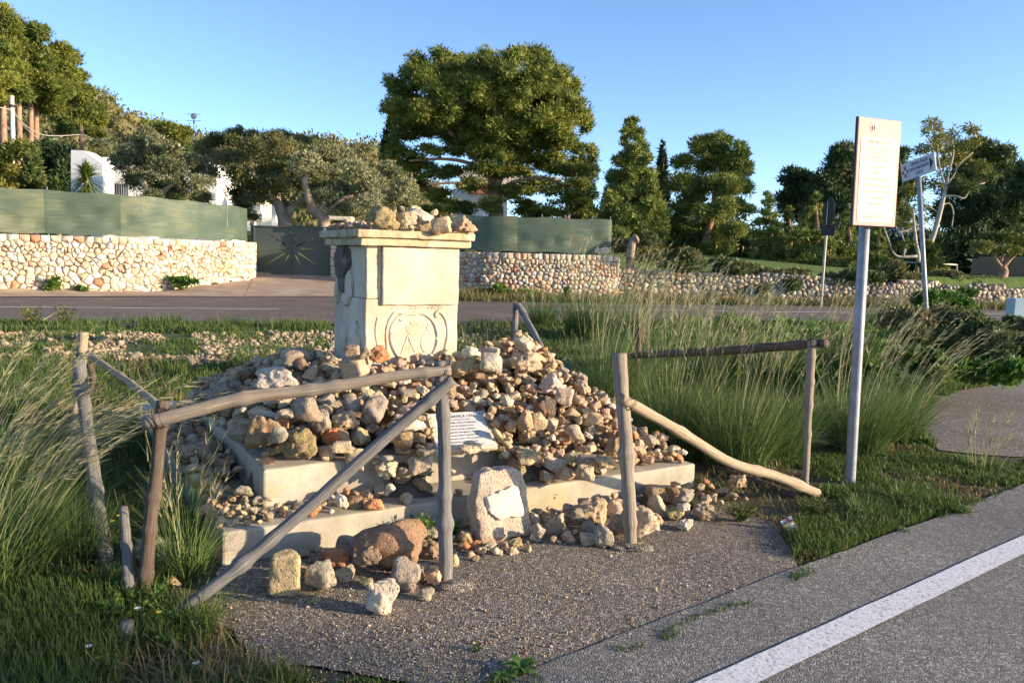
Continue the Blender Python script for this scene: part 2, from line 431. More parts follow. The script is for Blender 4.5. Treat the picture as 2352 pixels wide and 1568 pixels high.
# ------------------------------------------------------------------ terrain
WALLX = np.array([-40, -17.3, -13.8, -12.0, -10.9, -3.2, -1.0, 4.2, 8, 11.8, 30, 60])
WALLY = np.array([16.0, 27.3, 29.3, 31.2, 36.2, 36.2, 32.2, 33.4, 33.7, 34.2, 36, 40])
def terr(x, y):
    x = np.asarray(x, float); y = np.asarray(y, float)
    wy = np.interp(x, WALLX, WALLY)
    z = .025*(fbm(x*.9, y*.9, 5)-.5)*sst(2.5, 9, np.hypot(x, y))
    # ramp to the gate
    dr = sst(-13.2, -11.4, x)*(1-sst(-4.2, -2.6, x))
    z = z + dr*.5*sst(27.5, 36, y)
    back = sst(.1, .9, y-wy)
    field = 1.25*sst(3.2, 4.6, x) + .7*(1-sst(-3.5, 2, x))
    z = z + back*(field*(1-dr) + .1*dr)
    z = z + sst(35, 50, y)*.85*(1-sst(10, 26, x))
    r = x/np.maximum(y, 1)
    hill = 16.5*sst(58, 150, y)*sst(0.02, -.22, r) + 1.5*sst(70, 200, y)
    hill = hill*(1+.55*sst(-.38, -.58, r))
    hill = hill*(1+.18*(fbm(x*.02, y*.02, 3)-.5))
    return z + hill
def tz(x, y): return float(terr(x, y))
rr = np.concatenate([[.05], np.arange(.4, 10, .3), np.arange(10, 62, .45), 62*1.055**np.arange(1, 46)])
aa = np.concatenate([np.linspace(-50, 50, 250), np.linspace(52, 308, 64)])   # bearing from +Y, degrees
A = np.radians(aa)
X = rr[:, None]*np.sin(A)[None]; Y = rr[:, None]*np.cos(A)[None]
Z = terr(X, Y)
n, k = X.shape
i = np.arange(n-1)[:, None]*k; j = np.arange(k)[None]; j2 = (j+1) % k
Q = np.stack([i+j, i+j2, i+k+j2, i+k+j], -1).reshape(-1, 4)[:, ::-1]
link('ground', mesh_np('ground', np.stack([X, Y, Z], -1).reshape(-1, 3), Q, smooth=True), 'soil_and_turf', kind='structure')

def sheet(name, near, far, mat, lift, nx=60, ny=8, follow=True, kind='structure', wob=0.0, thick=0.0):
    """a strip between two edges given as lists of (x, y)"""
    def rs(E, n):
        E = np.array([(p[0], p[1]) for p in E], float); L = np.concatenate([[0], np.cumsum(np.linalg.norm(np.diff(E, axis=0), axis=1))])
        t = np.linspace(0, L[-1], n); return np.stack([np.interp(t, L, E[:, 0]), np.interp(t, L, E[:, 1])], -1)
    a = rs(near, nx); b = rs(far, nx)
    t = np.linspace(0, 1, ny)[:, None, None]
    P = a[None]*(1-t)+b[None]*t
    if wob:
        g = (fbm(P[..., 0]*4, P[..., 1]*4, 77, 5)-.5)*2*wob
        edge = np.zeros(P.shape[:2]); edge[0] = 1; edge[-1] = 1; edge[:, 0] = 1; edge[:, -1] = 1
        P = P+ (g*edge)[..., None]*np.array([.6, .8])
    z = (terr(P[..., 0], P[..., 1]) if follow else np.zeros(P.shape[:2]))+lift
    V = np.concatenate([P, z[..., None]], -1).reshape(-1, 3)
    i = np.arange(ny-1)[:, None]*nx; j = np.arange(nx-1)[None]
    Q = np.stack([i+j, i+j+1, i+nx+j+1, i+nx+j], -1).reshape(-1, 4)
    return link(name, mesh_np(name, V, Q), mat, kind=kind)
g2 = lambda px, py, z=0: tuple(gr(px, py, z)[:2])
# far road: two lanes, running past the villa
farN = [(-45, 0.5), g2(-20, 757), g2(330, 752), g2(700, 748), g2(1180, 747), g2(1870, 742), (17, 26), (45, 33)]
farF = [(-45, 8.5), g2(-20, 686), g2(330, 684), g2(700, 684), g2(1180, 691), g2(1870, 705), (24, 32.5), (60, 38)]
sheet('road', farN, farF, 'far_asphalt', .035, 140, 16)
def in_poly(P, x, y):
    P = np.array(P, float); inside = np.zeros(len(x), bool); j = len(P)-1
    for i in range(len(P)):
        c = ((P[i, 1] > y) != (P[j, 1] > y)) & (x < (P[j, 0]-P[i, 0])*(y-P[i, 1])/(P[j, 1]-P[i, 1]+1e-12)+P[i, 0]); inside ^= c; j = i
    return inside
def mline(name, pts, wd, lift, mat='road_marking', follow=True, nseg=60, wob=0.0):
    P = np.array([(p[0], p[1]) for p in pts], float); T = np.gradient(P, axis=0); T /= np.linalg.norm(T, axis=1)[:, None]
    N = np.stack([-T[:, 1], T[:, 0]], -1)*wd/2
    return sheet(name, P-N, P+N, mat, lift, nseg, 2, follow, wob=wob)
mline('road_marking', [(-40, 8.2), g2(-20, 708), g2(320, 711), g2(640, 713)], .16, .046)
mline('road_marking', [g2(1230, 714), g2(1500, 715), g2(1870, 720), (20, 30)], .16, .046)
# kerb strip and driveway on the far side
sheet('pavement', [g2(-20, 685), g2(330, 683), g2(640, 684)], [g2(-20, 670), g2(330, 671), g2(600, 655, .2)], 'pinkish_concrete', .045, 50, 5)
sheet('driveway', [g2(560, 683), g2(700, 685), g2(1075, 690)], [(-11.6, 36.4), (-9.8, 36.5), (-4.2, 36.5)], 'pinkish_concrete', .055, 30, 22)
# near road, lower right
e1, e2, e3, e0 = g2(1820, 1312), g2(2352, 1113), g2(1250, 1530), g2(1050, 1640)
dn = Vector((e2[0]-e1[0], e2[1]-e1[1])).normalized()
edge = [(e0[0]-dn.x*6, e0[1]-dn.y*6), e0, e3, e1, (e2[0]*.5+e1[0]*.5+.03, e2[1]*.5+e1[1]*.5), e2, (e2[0]+dn.x*14, e2[1]+dn.y*16), (40, 34)]
nrm = Vector((dn.y, -dn.x))
sheet('road', edge, [(p[0]+nrm.x*8, p[1]+nrm.y*8) for p in edge], 'near_asphalt', .016, 520, 40, wob=.05)
a, b = gr(1572, 1568), gr(2352, 1222); c = gr(1806, 1568); d = gr(2352, 1262)
t = (b-a).normalized(); wdt = abs((c-a).cross(t).length)
mid = [(a+c)/2-t*6, (a+c)/2, (a+c)/2.0+t*3, (a+c)/2+t*12]
mline('road_marking', mid, .14, .022, nseg=700, wob=.018)
# old tarmac pad in front of the plinth and the lay-by on the right
pad = [g2(505, 1330), g2(480, 1400), g2(560, 1480), g2(640, 1530), g2(760, 1548), g2(1000, 1580), g2(1260, 1545)]
padf = [g2(520, 1300), g2(900, 1230), g2(1200, 1180), g2(1500, 1135), g2(1640, 1150), g2(1790, 1215), g2(1835, 1310)]
sheet('tarmac_pad', pad, padf, 'old_tarmac', .010, 220, 60, wob=.10)
sheet('tarmac_lay_by', [g2(2100, 990), g2(2160, 1035), g2(2280, 1050), g2(2420, 1052)], [g2(2090, 905), g2(2180, 885), g2(2300, 872), g2(2460, 868)], 'old_tarmac', .013, 40, 20, wob=.06)

# ------------------------------------------------------------------ plinth, pedestal
UX = Vector((.8595, .5112, 0)).normalized(); VX = Vector((-UX.y, UX.x, 0))
lowA = gr(511, 1302); lowB = gr(1593, 1122)
upA = gr(604, 1081, .4)
def slab(name, o, wu, wv, z0, z1, mat, parent, bev=.012, seg=24):
    """bevelled block with slightly uneven edges; o = near-left corner"""
    bm = bmesh.new(); bmesh.ops.create_cube(bm, size=1)
    for v in bm.verts: v.co = Vector((v.co.x*wu, v.co.y*wv, v.co.z*(z1-z0)))
    bmesh.ops.bevel(bm, geom=bm.edges[:], offset=bev, segments=2, affect='EDGES', profile=.5)
    for k in range(2):
        L = [e for e in bm.edges if e.calc_length() > .28]
        bmesh.ops.subdivide_edges(bm, edges=L, cuts=4, use_grid_fill=True)
    for v in bm.verts:
        v.co += noise.noise_vector(v.co*3.1+Vector((z0*9, 1, 2)))*bev*.45
    me = bpy.data.meshes.new(name); bm.to_mesh(me); bm.free()
    for p in me.polygons: p.use_smooth = False
    c = Vector((o.x, o.y, 0))+UX*wu/2+VX*wv/2; c.z = (z0+z1)/2
    ob = link(name, me, mat, parent, c); ob.rotation_euler = (0, 0, math.atan2(UX.y, UX.x)); return ob
LOWW = (lowB-lowA).length
plinth = empty('stepped_plinth', (lowA+UX*1.65+VX*1.6), 'two-step beige concrete plinth buried under the cairn of loose stones', 'plinth')
slab('lower_step', lowA, LOWW, 4.0, -.05, .185, 'plinth_concrete', plinth, .014)
UPW = 2.62; UPD = 2.46
slab('upper_step', upA, UPW, UPD, .186, .405, 'plinth_concrete', plinth, .016)

PC = Vector((-1.03, 5.63, 0)); PW, PD = .72, .69
Z0, Z1 = .40, 1.70
ped = empty('stone_pedestal', PC+UX*PW/2+VX*PD/2+Vector((0, 0, .4)), 'square carved limestone pedestal with moulded cap rising out of the stone heap', 'pedestal')
def local_block(name, cu, cv, cz, su, sv, sz, mat, bev=.006, sub=True, parent=ped, amp=.4, face=None):
    """block given by centre (u, v, z) in pedestal coordinates (origin near-left corner)"""
    bm = bmesh.new(); bmesh.ops.create_cube(bm, size=1)
    for v in bm.verts: v.co = Vector((v.co.x*su, v.co.y*sv, v.co.z*sz))
    bmesh.ops.bevel(bm, geom=bm.edges[:], offset=min(bev, su*.3, sv*.3, sz*.3), segments=2, affect='EDGES', profile=.5)
    if sub:
        for k in range(2):
            L = [e for e in bm.edges if e.calc_length() > .07]
            if L: bmesh.ops.subdivide_edges(bm, edges=L, cuts=3, use_grid_fill=True)
        for v in bm.verts: v.co += noise.noise_vector(v.co*9+Vector((cu*7, cz*3, 1)))*bev*amp + noise.noise_vector(v.co*32+Vector((cu, cz, 1)))*bev*amp*.6
    me = bpy.data.meshes.new(name); bm.to_mesh(me); bm.free()
    c = Vector((PC.x, PC.y, 0))+UX*cu+VX*cv; c.z = cz
    ob = link(name, me, mat, parent, c); ob.rotation_euler = (0, 0, math.atan2(UX.y, UX.x)); return ob
zj = 1.33
local_block('lower_block', PW/2, PD/2, (Z0+zj)/2-.002, PW, PD, zj-Z0-.001, 'carved_limestone', .006, amp=.8)
local_block('upper_block', PW/2+.004, PD/2+.004, (zj+Z1)/2, PW-.006, PD-.006, Z1-zj-.001, 'carved_limestone', .006, amp=.8)
local_block('face_panel', PW*.15+PW*.85/2, -.003, (1.285+1.695)/2, PW*.85-.012, .05, .41, 'carved_limestone', .010)
local_block('cornice', .36, .345, 1.728, .84, .81, .054, 'lichened_limestone', .008)
local_block('cornice_block', .36+.415-.16, -.045, 1.728, .36, .03, .05, 'carved_limestone', .01)
local_block('cap_slab', .357, .342, 1.783, .90, .87, .054, 'lichened_limestone', .009, amp=.5)
def facept(u, z, out=.0): 
    p = Vector((PC.x, PC.y, 0))+UX*u-VX*out; p.z = z; return p
def sidept(v, z, out=0.):
    p = Vector((PC.x, PC.y, 0))+VX*v-UX*out; p.z = z; return p
# cartouche carved on the front: ring, scrolls, crown, letters A C
cu0, cz0 = .385, 1.04
def relief(name, curves, parent=ped, mat='carved_limestone', fn=facept):
    ts = []
    for k, (pts, r) in enumerate(curves):
        P = polyline([fn(u, z, -.003) for u, z in pts], max(8, len(pts)*7)); ts.append((P, r, 8, .25, k+3))
    return link(name, tube_mesh(name, ts), mat, parent)
ring = [(cu0-.03+.165*math.cos(a)+.02*math.sin(2*a), cz0+.185*math.sin(a)) for a in np.linspace(math.radians(80), math.radians(290), 11)]
ring2 = [(cu0+.01+.165*math.cos(a), cz0+.19*math.sin(a)) for a in np.linspace(math.radians(100), math.radians(-75), 11)]
relief('cartouche_ring', [(ring, .016), (ring2, .017)])
for cv_ in [([(.145, .84), (.165, .95), (.155, 1.08), (.175, 1.17), (.215, 1.225), (.255, 1.235), (.285, 1.21), (.27, 1.18), (.25, 1.19)], .014),
                  ([(.6, .84), (.615, .93), (.64, 1.05), (.63, 1.15), (.6, 1.21), (.565, 1.235), (.54, 1.215), (.55, 1.19)], .014),
                  ([(.06, .86), (.09, .97), (.075, 1.1), (.09, 1.2)], .010)]: relief('scroll', [cv_])
relief('crown', [([(cu0-.09, cz0+.115), (cu0-.06, cz0+.05), (cu0-.03, cz0+.035), (cu0+.05, cz0+.045), (cu0+.085, cz0+.06)], .0075),
                 ([(cu0-.09, cz0+.115), (cu0-.05, cz0+.085), (cu0-.045, cz0+.125), (cu0-.015, cz0+.085), (cu0-.005, cz0+.13), (cu0+.02, cz0+.088), (cu0+.035, cz0+.13), (cu0+.06, cz0+.09), (cu0+.095, cz0+.12), (cu0+.085, cz0+.06)], .0065),
                 ([(cu0-.05, cz0+.06), (cu0+.01, cz0+.07), (cu0+.075, cz0+.082)], .006)])
relief('letter_a', [([(cu0-.115, cz0-.115), (cu0-.085, cz0-.03), (cu0-.06, cz0+.03)], .0075), ([(cu0-.06, cz0+.03), (cu0-.04, cz0-.03), (cu0-.005, cz0-.1)], .0075), ([(cu0-.1, cz0-.05), (cu0-.065, cz0-.065), (cu0-.03, cz0-.045)], .0055)])
relief('letter_c', [([(cu0+.105, cz0+.045), (cu0+.075, cz0+.035), (cu0+.045, cz0-.005), (cu0+.045, cz0-.06), (cu0+.075, cz0-.1), (cu0+.11, cz0-.085)], .0075), ([(cu0+.10, cz0+.065), (cu0+.118, cz0+.01)], .0055)])
ins = text_mesh('V I E R C H A T T A V I T I', .036, .0012)
io = link('carved_inscription', ins, 'carved_limestone', ped, facept(.39, 1.262, .0012)); basis(io, UX, (0, 0, 1), -VX)
relief('panel_moulding', [([(.105, 1.29), (.1, 1.42), (.106, 1.55), (.1, 1.69)], .008), ([(.11, 1.287), (.4, 1.284), (.715, 1.29)], .006)])
# side face: worn head and drapery, standing shield
def lump(name, cv, cz, rv, rz, depth, mat, seed, parent=ped):
    bm = bmesh.new(); bmesh.ops.create_icosphere(bm, subdivisions=4, radius=1)
    for v in bm.verts:
        nn = noise.fractal(v.co*2.3+Vector((seed, 0, 0)), 1.0, 2.0, 4)
        v.co = Vector((v.co.x*depth, v.co.y*rv, v.co.z*rz))*(1+.22*nn)
    me = bpy.data.meshes.new(name); bm.to_mesh(me); bm.free()
    for p in me.polygons: p.use_smooth = True
    o = link(name, me, mat, parent, sidept(cv, cz, 0)); o.rotation_euler = (0, 0, math.atan2(UX.y, UX.x)); return o
lump('carved_head', .47, 1.575, .16, .13, .055, 'dark_limestone', 4)
lump('carved_beard', .45, 1.44, .08, .10, .04, 'dark_limestone', 9)
lump('carved_drapery', .34, 1.41, .07, .13, .028, 'carved_limestone', 14)
lump('carved_drapery', .60, 1.36, .05, .10, .022, 'carved_limestone', 19)
lump('carved_drapery', .40, 1.31, .09, .06, .03, 'carved_limestone', 21)
lump('carved_shield', .2, .98, .13, .17, .035, 'carved_limestone', 27)
lump('carved_lobe', .47, 1.03, .09, .12, .02, 'carved_limestone', 31)
# ------------------------------------------------------------------ stone shapes
def ico(sub):
    bm = bmesh.new(); bmesh.ops.create_icosphere(bm, subdivisions=sub, radius=1); bm.verts.ensure_lookup_table()
    V = np.array([v.co[:] for v in bm.verts]); Fc = np.array([[v.index for v in f.verts] for f in bm.faces]); bm.free(); return V, Fc
ICO = {s: ico(s) for s in (1, 2, 3, 4, 5)}
def stone_shape(kind, seed, sub):
    """chiselled / lumpy / pitted / block / slab stone of unit size"""
    r = np.random.default_rng(seed); D, Fc = ICO[sub]
    npl = {'block': 9, 'slab': 11}.get(kind, int(r.integers(11, 18)))
    N = r.normal(size=(npl, 3)); N /= np.linalg.norm(N, axis=1)[:, None]; d = r.uniform(.62, .98, npl)
    if kind in ('block', 'slab'):
        B = np.array([[1, 0, 0], [-1, 0, 0], [0, 1, 0], [0, -1, 0], [0, 0, 1], [0, 0, -1.]])+r.normal(size=(6, 3))*.09
        B /= np.linalg.norm(B, axis=1)[:, None]; N = np.vstack([B, N]); d = np.concatenate([r.uniform(.6, .74, 6), d*1.12])
    dot = D @ N.T
    rad = np.where(dot > .05, d[None]/np.maximum(dot, .05), 9.)
    k = 30. if kind != 'round' else 11.
    R_ = -np.log(np.exp(-k*np.minimum(rad, 3)).sum(1))/k
    V = D*np.clip(R_, .3, 1.25)[:, None]
    amp = {'pitted': .30, 'round': .11, 'block': .09, 'slab': .09}.get(kind, .17)
    fq = {'pitted': 2.6}.get(kind, 1.9)
    off = Vector((seed*1.7 % 97, seed*.9 % 53, 3))
    for i2, p in enumerate(V):
        q = Vector(p)*fq+off
        a = noise.fractal(q, 1.0, 2.1, 5)
        if kind == 'pitted': a -= max(0, .35-noise.cell_vector(q*1.6).x)*0 + .9*max(0, noise.noise(q*2.3)-.15)
        V[i2] *= 1+amp*a
    s = {'slab': (1.25, .9, .42), 'block': (1.2, .85, .75), 'flat': (1.15, .9, .55)}.get(kind, (1.1, .92, .78))
    V *= np.array(s)*r.uniform(.9, 1.12, 3)
    return V/np.abs(V).max(), Fc
KINDS = ['angular']*12+['round']*2+['pitted']*8+['block']*5+['slab']*3+['flat']*4
LIB = []
for q, kd in enumerate(KINDS):
    V, Fc = stone_shape(kd, 100+q, 4)
    LIB.append((kd, V, Fc, mesh_np('stone_'+kd, V, Fc, smooth=True), stone_shape(kd, 100+q, 3), stone_shape(kd, 100+q, 2)))
    LIB[-1][3].materials.append(MATS['rubble_rock'])
def pick(kinds):
    c = [q for q, l in enumerate(LIB) if l[0] in kinds]; return random.choice(c)
PAL = {'cream': (.60, .50, .37), 'white': (.66, .61, .53), 'grey': (.375, .345, .29), 'tan': (.48, .38, .265), 'pink': (.56, .40, .30), 'orange': (.54, .27, .15),
       'brown': (.28, .20, .14), 'ochre': (.44, .345, .21), 'dark': (.14, .13, .115), 'olive': (.31, .255, .15), 'red': (.50, .17, .08)}
PAL = {k_: (v_[0]*1.04, v_[1]*.985, v_[2]*.88) for k_, v_ in PAL.items()}
CW = {'cream': 'cream', 'white': 'whitish', 'grey': 'grey', 'tan': 'tan', 'pink': 'pinkish', 'orange': 'orange-red', 'brown': 'brown', 'ochre': 'ochre', 'dark': 'dark grey', 'olive': 'olive-brown', 'red': 'red'}
KW = {'angular': 'angular', 'round': 'rounded', 'pitted': 'pitted', 'block': 'blocky', 'slab': 'slab-like', 'flat': 'flattish'}
def jit(c, a=.12):
    k = 1+random.uniform(-a, a); return tuple(min(.9, x*k*(1+random.uniform(-.05, .05))) for x in c)

# ------------------------------------------------------------------ height grid the stones are dropped on
GC = .018; GX0, GX1, GY0, GY1 = -3.4, 2.4, 3.0, 8.6
nx, ny = int((GX1-GX0)/GC), int((GY1-GY0)/GC)
gx = GX0+(np.arange(nx)+.5)*GC; gy = GY0+(np.arange(ny)+.5)*GC
GXX, GYY = np.meshgrid(gx, gy, indexing='ij')
def uvcoord(o, X, Y): return (X-o.x)*UX.x+(Y-o.y)*UX.y, (X-o.x)*VX.x+(Y-o.y)*VX.y
grid = np.full((nx, ny), .012)
a_, b_ = uvcoord(lowA, GXX, GYY); low_in = (a_ > 0) & (a_ < LOWW) & (b_ > 0) & (b_ < 4.0); grid[low_in] = .185
a2, b2 = uvcoord(upA, GXX, GYY); up_in = (a2 > 0) & (a2 < UPW) & (b2 > 0) & (b2 < UPD); grid[up_in] = .405
a3, b3 = uvcoord(PC, GXX, GYY); ped_in = (a3 > -.01) & (a3 < PW+.01) & (b3 > -.01) & (b3 < PD+.01)
capg = grid.copy(); capg[:] = -5; cap_in = (a3 > -.09) & (a3 < .807) & (b3 > -.09) & (b3 < .777); capg[cap_in] = 1.811
grid[ped_in] = 3.0
basegrid = grid.copy()

# target surface of the heap
def seg_d(X, Y, p, q):
    p = np.array(p[:2]); q = np.array(q[:2]); d = q-p; t = np.clip(((X-p[0])*d[0]+(Y-p[1])*d[1])/max(d@d, 1e-9), 0, 1)
    return np.hypot(X-p[0]-t*d[0], Y-p[1]-t*d[1]), t
T = np.zeros((nx, ny))
def ridge(p, q, zp, zq, s):
    global T
    d, t = seg_d(GXX, GYY, p, q); T = np.maximum(T, zp*(1-t)+zq*t-s*d)
ridge((-1.1, 5.5), (-.25, 5.85), .83, .90, .42)
ridge((-.25, 6.0), (.08, 6.12), .92, 1.03, .60)
ridge((.08, 6.12), (.20, 6.16), 1.05, .98, .75)
ridge((.3, 6.0), (.7, 6.1), .78, .52, .6)
ridge((-1.25, 5.6), (-1.7, 6.2), .86, .86, .47)
ridge((-1.7, 6.2), (-2.3, 6.45), .82, .62, .45)
ridge((-.45, 5.15), (.10, 5.40), .60, .62, .45)
ridge((.10, 5.40), (.72, 5.78), .62, .54, .40)
T = np.minimum(T, .535+.80*np.maximum(b2, 0)); T = np.minimum(T, .48+1.15*np.maximum(UPW-a2, 0)); T = np.minimum(T, .50+.9*np.maximum(a2, 0))
T = T+(fbm(GXX*3, GYY*3, 8)-.5)*.07
# limits: stays on the upper step at the left, spills over the front in the middle
spill = sst(.85, 1.15, a_)*(1-sst(2.80, 3.0, a_)); spill0 = sst(.5, .8, a_)
Ts = np.where(up_in & (a2 > .02) & (b2 > .02+.05*(a2 < 1.3)), T, 0)
lowfront = low_in & ~up_in
Tl = np.where(lowfront & (b_ > .05) & (b_ < 1.3), .185+spill*(.37*np.clip((b_+.07)/.42, 0, 1)+.03)+(.07*spill0*np.clip((b_-.05)/.3, 0, 1)), 0)
Tl = np.where(lowfront & (a_ > LOWW-.95) & (b_ > .1) & (b_ < 2) & (a_ < LOWW-.33), np.maximum(Tl, .30), Tl)
Tl2 = np.where(lowfront & (a_ < .42) & (b_ > .55) & (b_ < 2.9), .185+.10*sst(.5, 1.0, b_), 0)
T = np.maximum(np.maximum(Ts, Tl), Tl2)
T[ped_in] = 0
STONES = []   # dict(lib, M (3x3 scaled rot), pos, col, kind, size)
def rotm(yaw, tx, ty):
    return np.array(Matrix.Rotation(yaw, 3, 'Z') @ Matrix.Rotation(tx, 3, 'X') @ Matrix.Rotation(ty, 3, 'Y'))
def verts_of(s, lod=None): 
    return (LIB[s['lib']][1] if lod is None else LIB[s['lib']][lod][0]) @ s['M'].T
def rest(g, V, x, y):
    ix = ((V[:, 0]+x-GX0)/GC).astype(int); iy = ((V[:, 1]+y-GY0)/GC).astype(int)
    if ix.min() < 0 or iy.min() < 0 or ix.max() >= nx or iy.max() >= ny: return None
    return float((g[ix, iy]-V[:, 2]).max()), ix, iy
def put(g, s, x, y, sink):
    V = verts_of(s, 4); r = rest(g, V, x, y)
    if r is None: return False
    z, ix, iy = r; z -= sink
    s['pos'] = np.array([x, y, z]); np.maximum.at(g, (ix, iy), V[:, 2]+z); STONES.append(s); return True
def new_stone(size, color, kinds=None, tilt=.5, shape=None, yaw=None):
    li = pick(kinds) if kinds else random.randrange(len(LIB))
    sx = shape or (1, 1, 1)
    R_ = rotm(random.uniform(0, 6.28) if yaw is None else yaw, random.uniform(-tilt, tilt), random.uniform(-tilt, tilt))
    return dict(lib=li, M=R_ @ np.diag(np.array(sx)*size/2), col=jit(PAL[color]), color=color, kind=LIB[li][0], size=size, zone=None)
def deposit(mask, target, n, smin, smax, colors, weights, gname=None, tol=.02, sink=.10, zone=None, g=None, kinds=None, bias=1.0):
    g = grid if g is None else g
    c = 0
    for _ in range(n):
        size = smin*(smax/smin)**(random.random()**1.5)
        dfc = (target-g); ok = np.argwhere(mask & (dfc > size*.30*bias))
        if len(ok) == 0: continue
        s = new_stone(size, random.choices(colors, weights)[0], kinds, .6)
        V = verts_of(s, 4); best = None
        for ij in ok[RNG.integers(0, len(ok), 5)]:
            x, y = gx[ij[0]], gy[ij[1]]; r = rest(g, V, x, y)
            if r is None: continue
            e = r[0]+V[:, 2].max()-target[ij[0], ij[1]]
            if best is None or e < best[0]: best = (e, x, y)
        if best is None or best[0] > size*.75+tol: continue
        s['zone'] = zone
        if put(g, s, best[1], best[2], size*sink): c += 1
    return c
heapcols = ['cream', 'white', 'grey', 'tan', 'pink', 'orange', 'brown', 'ochre', 'dark', 'olive']
hw_r = [28, 12, 5, 24, 16, 8, 2, 10, 1, 1]; hw_l = [24, 9, 14, 27, 9, 6, 2, 10, 1, 3]  # left mix has more grey: shade of that side put into the colours
heap = (T > 0)
leftm = heap & (a2 < .95); rightm = heap & (a2 >= .95)
# buried core so that no gap looks through
core = np.where(T > 0, np.maximum(np.minimum(T-.20, basegrid+.6), basegrid-.02), basegrid-.02)
grid = np.maximum(grid, np.where(ped_in, 3, core))
plq_o = gr(1003, 1034, .44)      # lower-left corner of the plaque, on the front of the upper step
plq_u = Vector((.91, .41, 0)).normalized(); plq_n = Vector((plq_u.y, -plq_u.x, 0))
tl = math.radians(38); plq_w = Vector((0, 0, 1))*math.sin(tl)-plq_n*math.cos(tl)
PLW, PLH = .385, .285
ap, bp = (GXX-plq_o.x)*plq_u.x+(GYY-plq_o.y)*plq_u.y, -((GXX-plq_o.x)*plq_n.x+(GYY-plq_o.y)*plq_n.y)
plq_in = (ap > -.02) & (ap < PLW+.02) & (bp > -.10) & (bp < PLH*math.cos(tl)+.02)
T[plq_in] = 0
grid = np.where(plq_in, np.maximum(basegrid, plq_o.z+np.maximum(bp, 0)*math.tan(tl)+.03), grid)
front_ = (ap > -.02) & (ap < PLW+.02) & (bp > -.5) & (bp <= -.10); T = np.where(front_, np.minimum(T, plq_o.z-.01), T)
corebase = np.where(plq_in, basegrid, grid)
for rnd in range(2):
    deposit(leftm, T-.06, 260, .10, .22, heapcols, hw_l); deposit(rightm, T-.05, 300, .07, .17, heapcols, hw_r)

# hero stones, each at its place in the photograph: (px, py, w, h, colour, kinds)
def hero(px, py, w, h, color, kinds, g=None, tmin=3.2, tmax=8.2, shape=None, label=None, tilt=.25, yaw=None, fit='z'):
    g = grid if g is None else g
    d = ray(px, py); best = None
    for t in np.arange(tmin, tmax, .03):
        P = CAMP+d*t
        if not (GX0+.3 < P.x < GX1-.3 and GY0+.3 < P.y < GY1-.3): continue
        ij = (int((P.x-GX0)/GC), int((P.y-GY0)/GC)); gz = g[ij]
        if gz < -1 or gz > 2.9: continue
        hm = h/FPX*t/2
        e = P.z-(gz+hm*.8)
        if best is None or abs(e) < best[0]: best = (abs(e), t, P)
        if e < 0 and g is not capg: break
    if best is None: return None
    _, t, P = best; W = w/FPX*t; Hh = h/FPX*t*1
    s = new_stone(1, color, kinds, tilt, yaw=yaw)
    V = LIB[s['lib']][1]; yw = random.choice((0, math.pi))+random.uniform(-.35, .35) if yaw is None else yaw
    R_ = rotm(yw, random.uniform(-tilt, tilt), random.uniform(-tilt, tilt))
    ext = np.ptp(V @ R_.T, axis=0)
    V1 = V @ R_.T; 
    sx, sz = W/ext[0], Hh/ext[2]; sy = (sx*sz)**.5*ext[0]*0+min(max(W*.8, Hh*.6), W*1.1)/ext[1]
    s['M'] = np.diag([sx, sy, sz]) @ R_; s['size'] = (W*Hh)**.5; s['label'] = label; s['hero'] = True
    Vv = verts_of(s, 4); r = rest(g, Vv, P.x, P.y)
    if r is None: return None
    # shift along the view ray so that the rested centre meets the pixel
    bx = None
    for t2 in np.arange(t-.25, t+.3, .03):
        Q_ = CAMP+d*t2; r = rest(g, Vv, Q_.x, Q_.y)
        if r is None: continue
        e = abs(Q_.z-(r[0]-.05*Hh))
        if bx is None or e < bx[0]: bx = (e, Q_.x, Q_.y)
    if bx is None: return None
    put(g, s, bx[1], bx[2], .06*Hh+.004); return s
Z5 = lambda x, y, w, h: ((400+x*.4464)*.91875, (850+y*.4464)*.91875, w*.41, h*.41)
Z6 = lambda x, y, w, h: ((1000+x*.4464)*.91875, (800+y*.4464)*.91875, w*.41, h*.41)
Z7 = lambda x, y, w, h: ((640+x*.3231)*.91875, (1300+y*.3231)*.91875, w*.297, h*.297)
Z3 = lambda x, y, w, h: ((800+x/5.6)*.91875, (480+y/5.6)*.91875, w*.164, h*.164)
A_, R_1, P_, B_, S_, F_ = ['angular'], ['round'], ['pitted'], ['block'], ['slab'], ['flat']
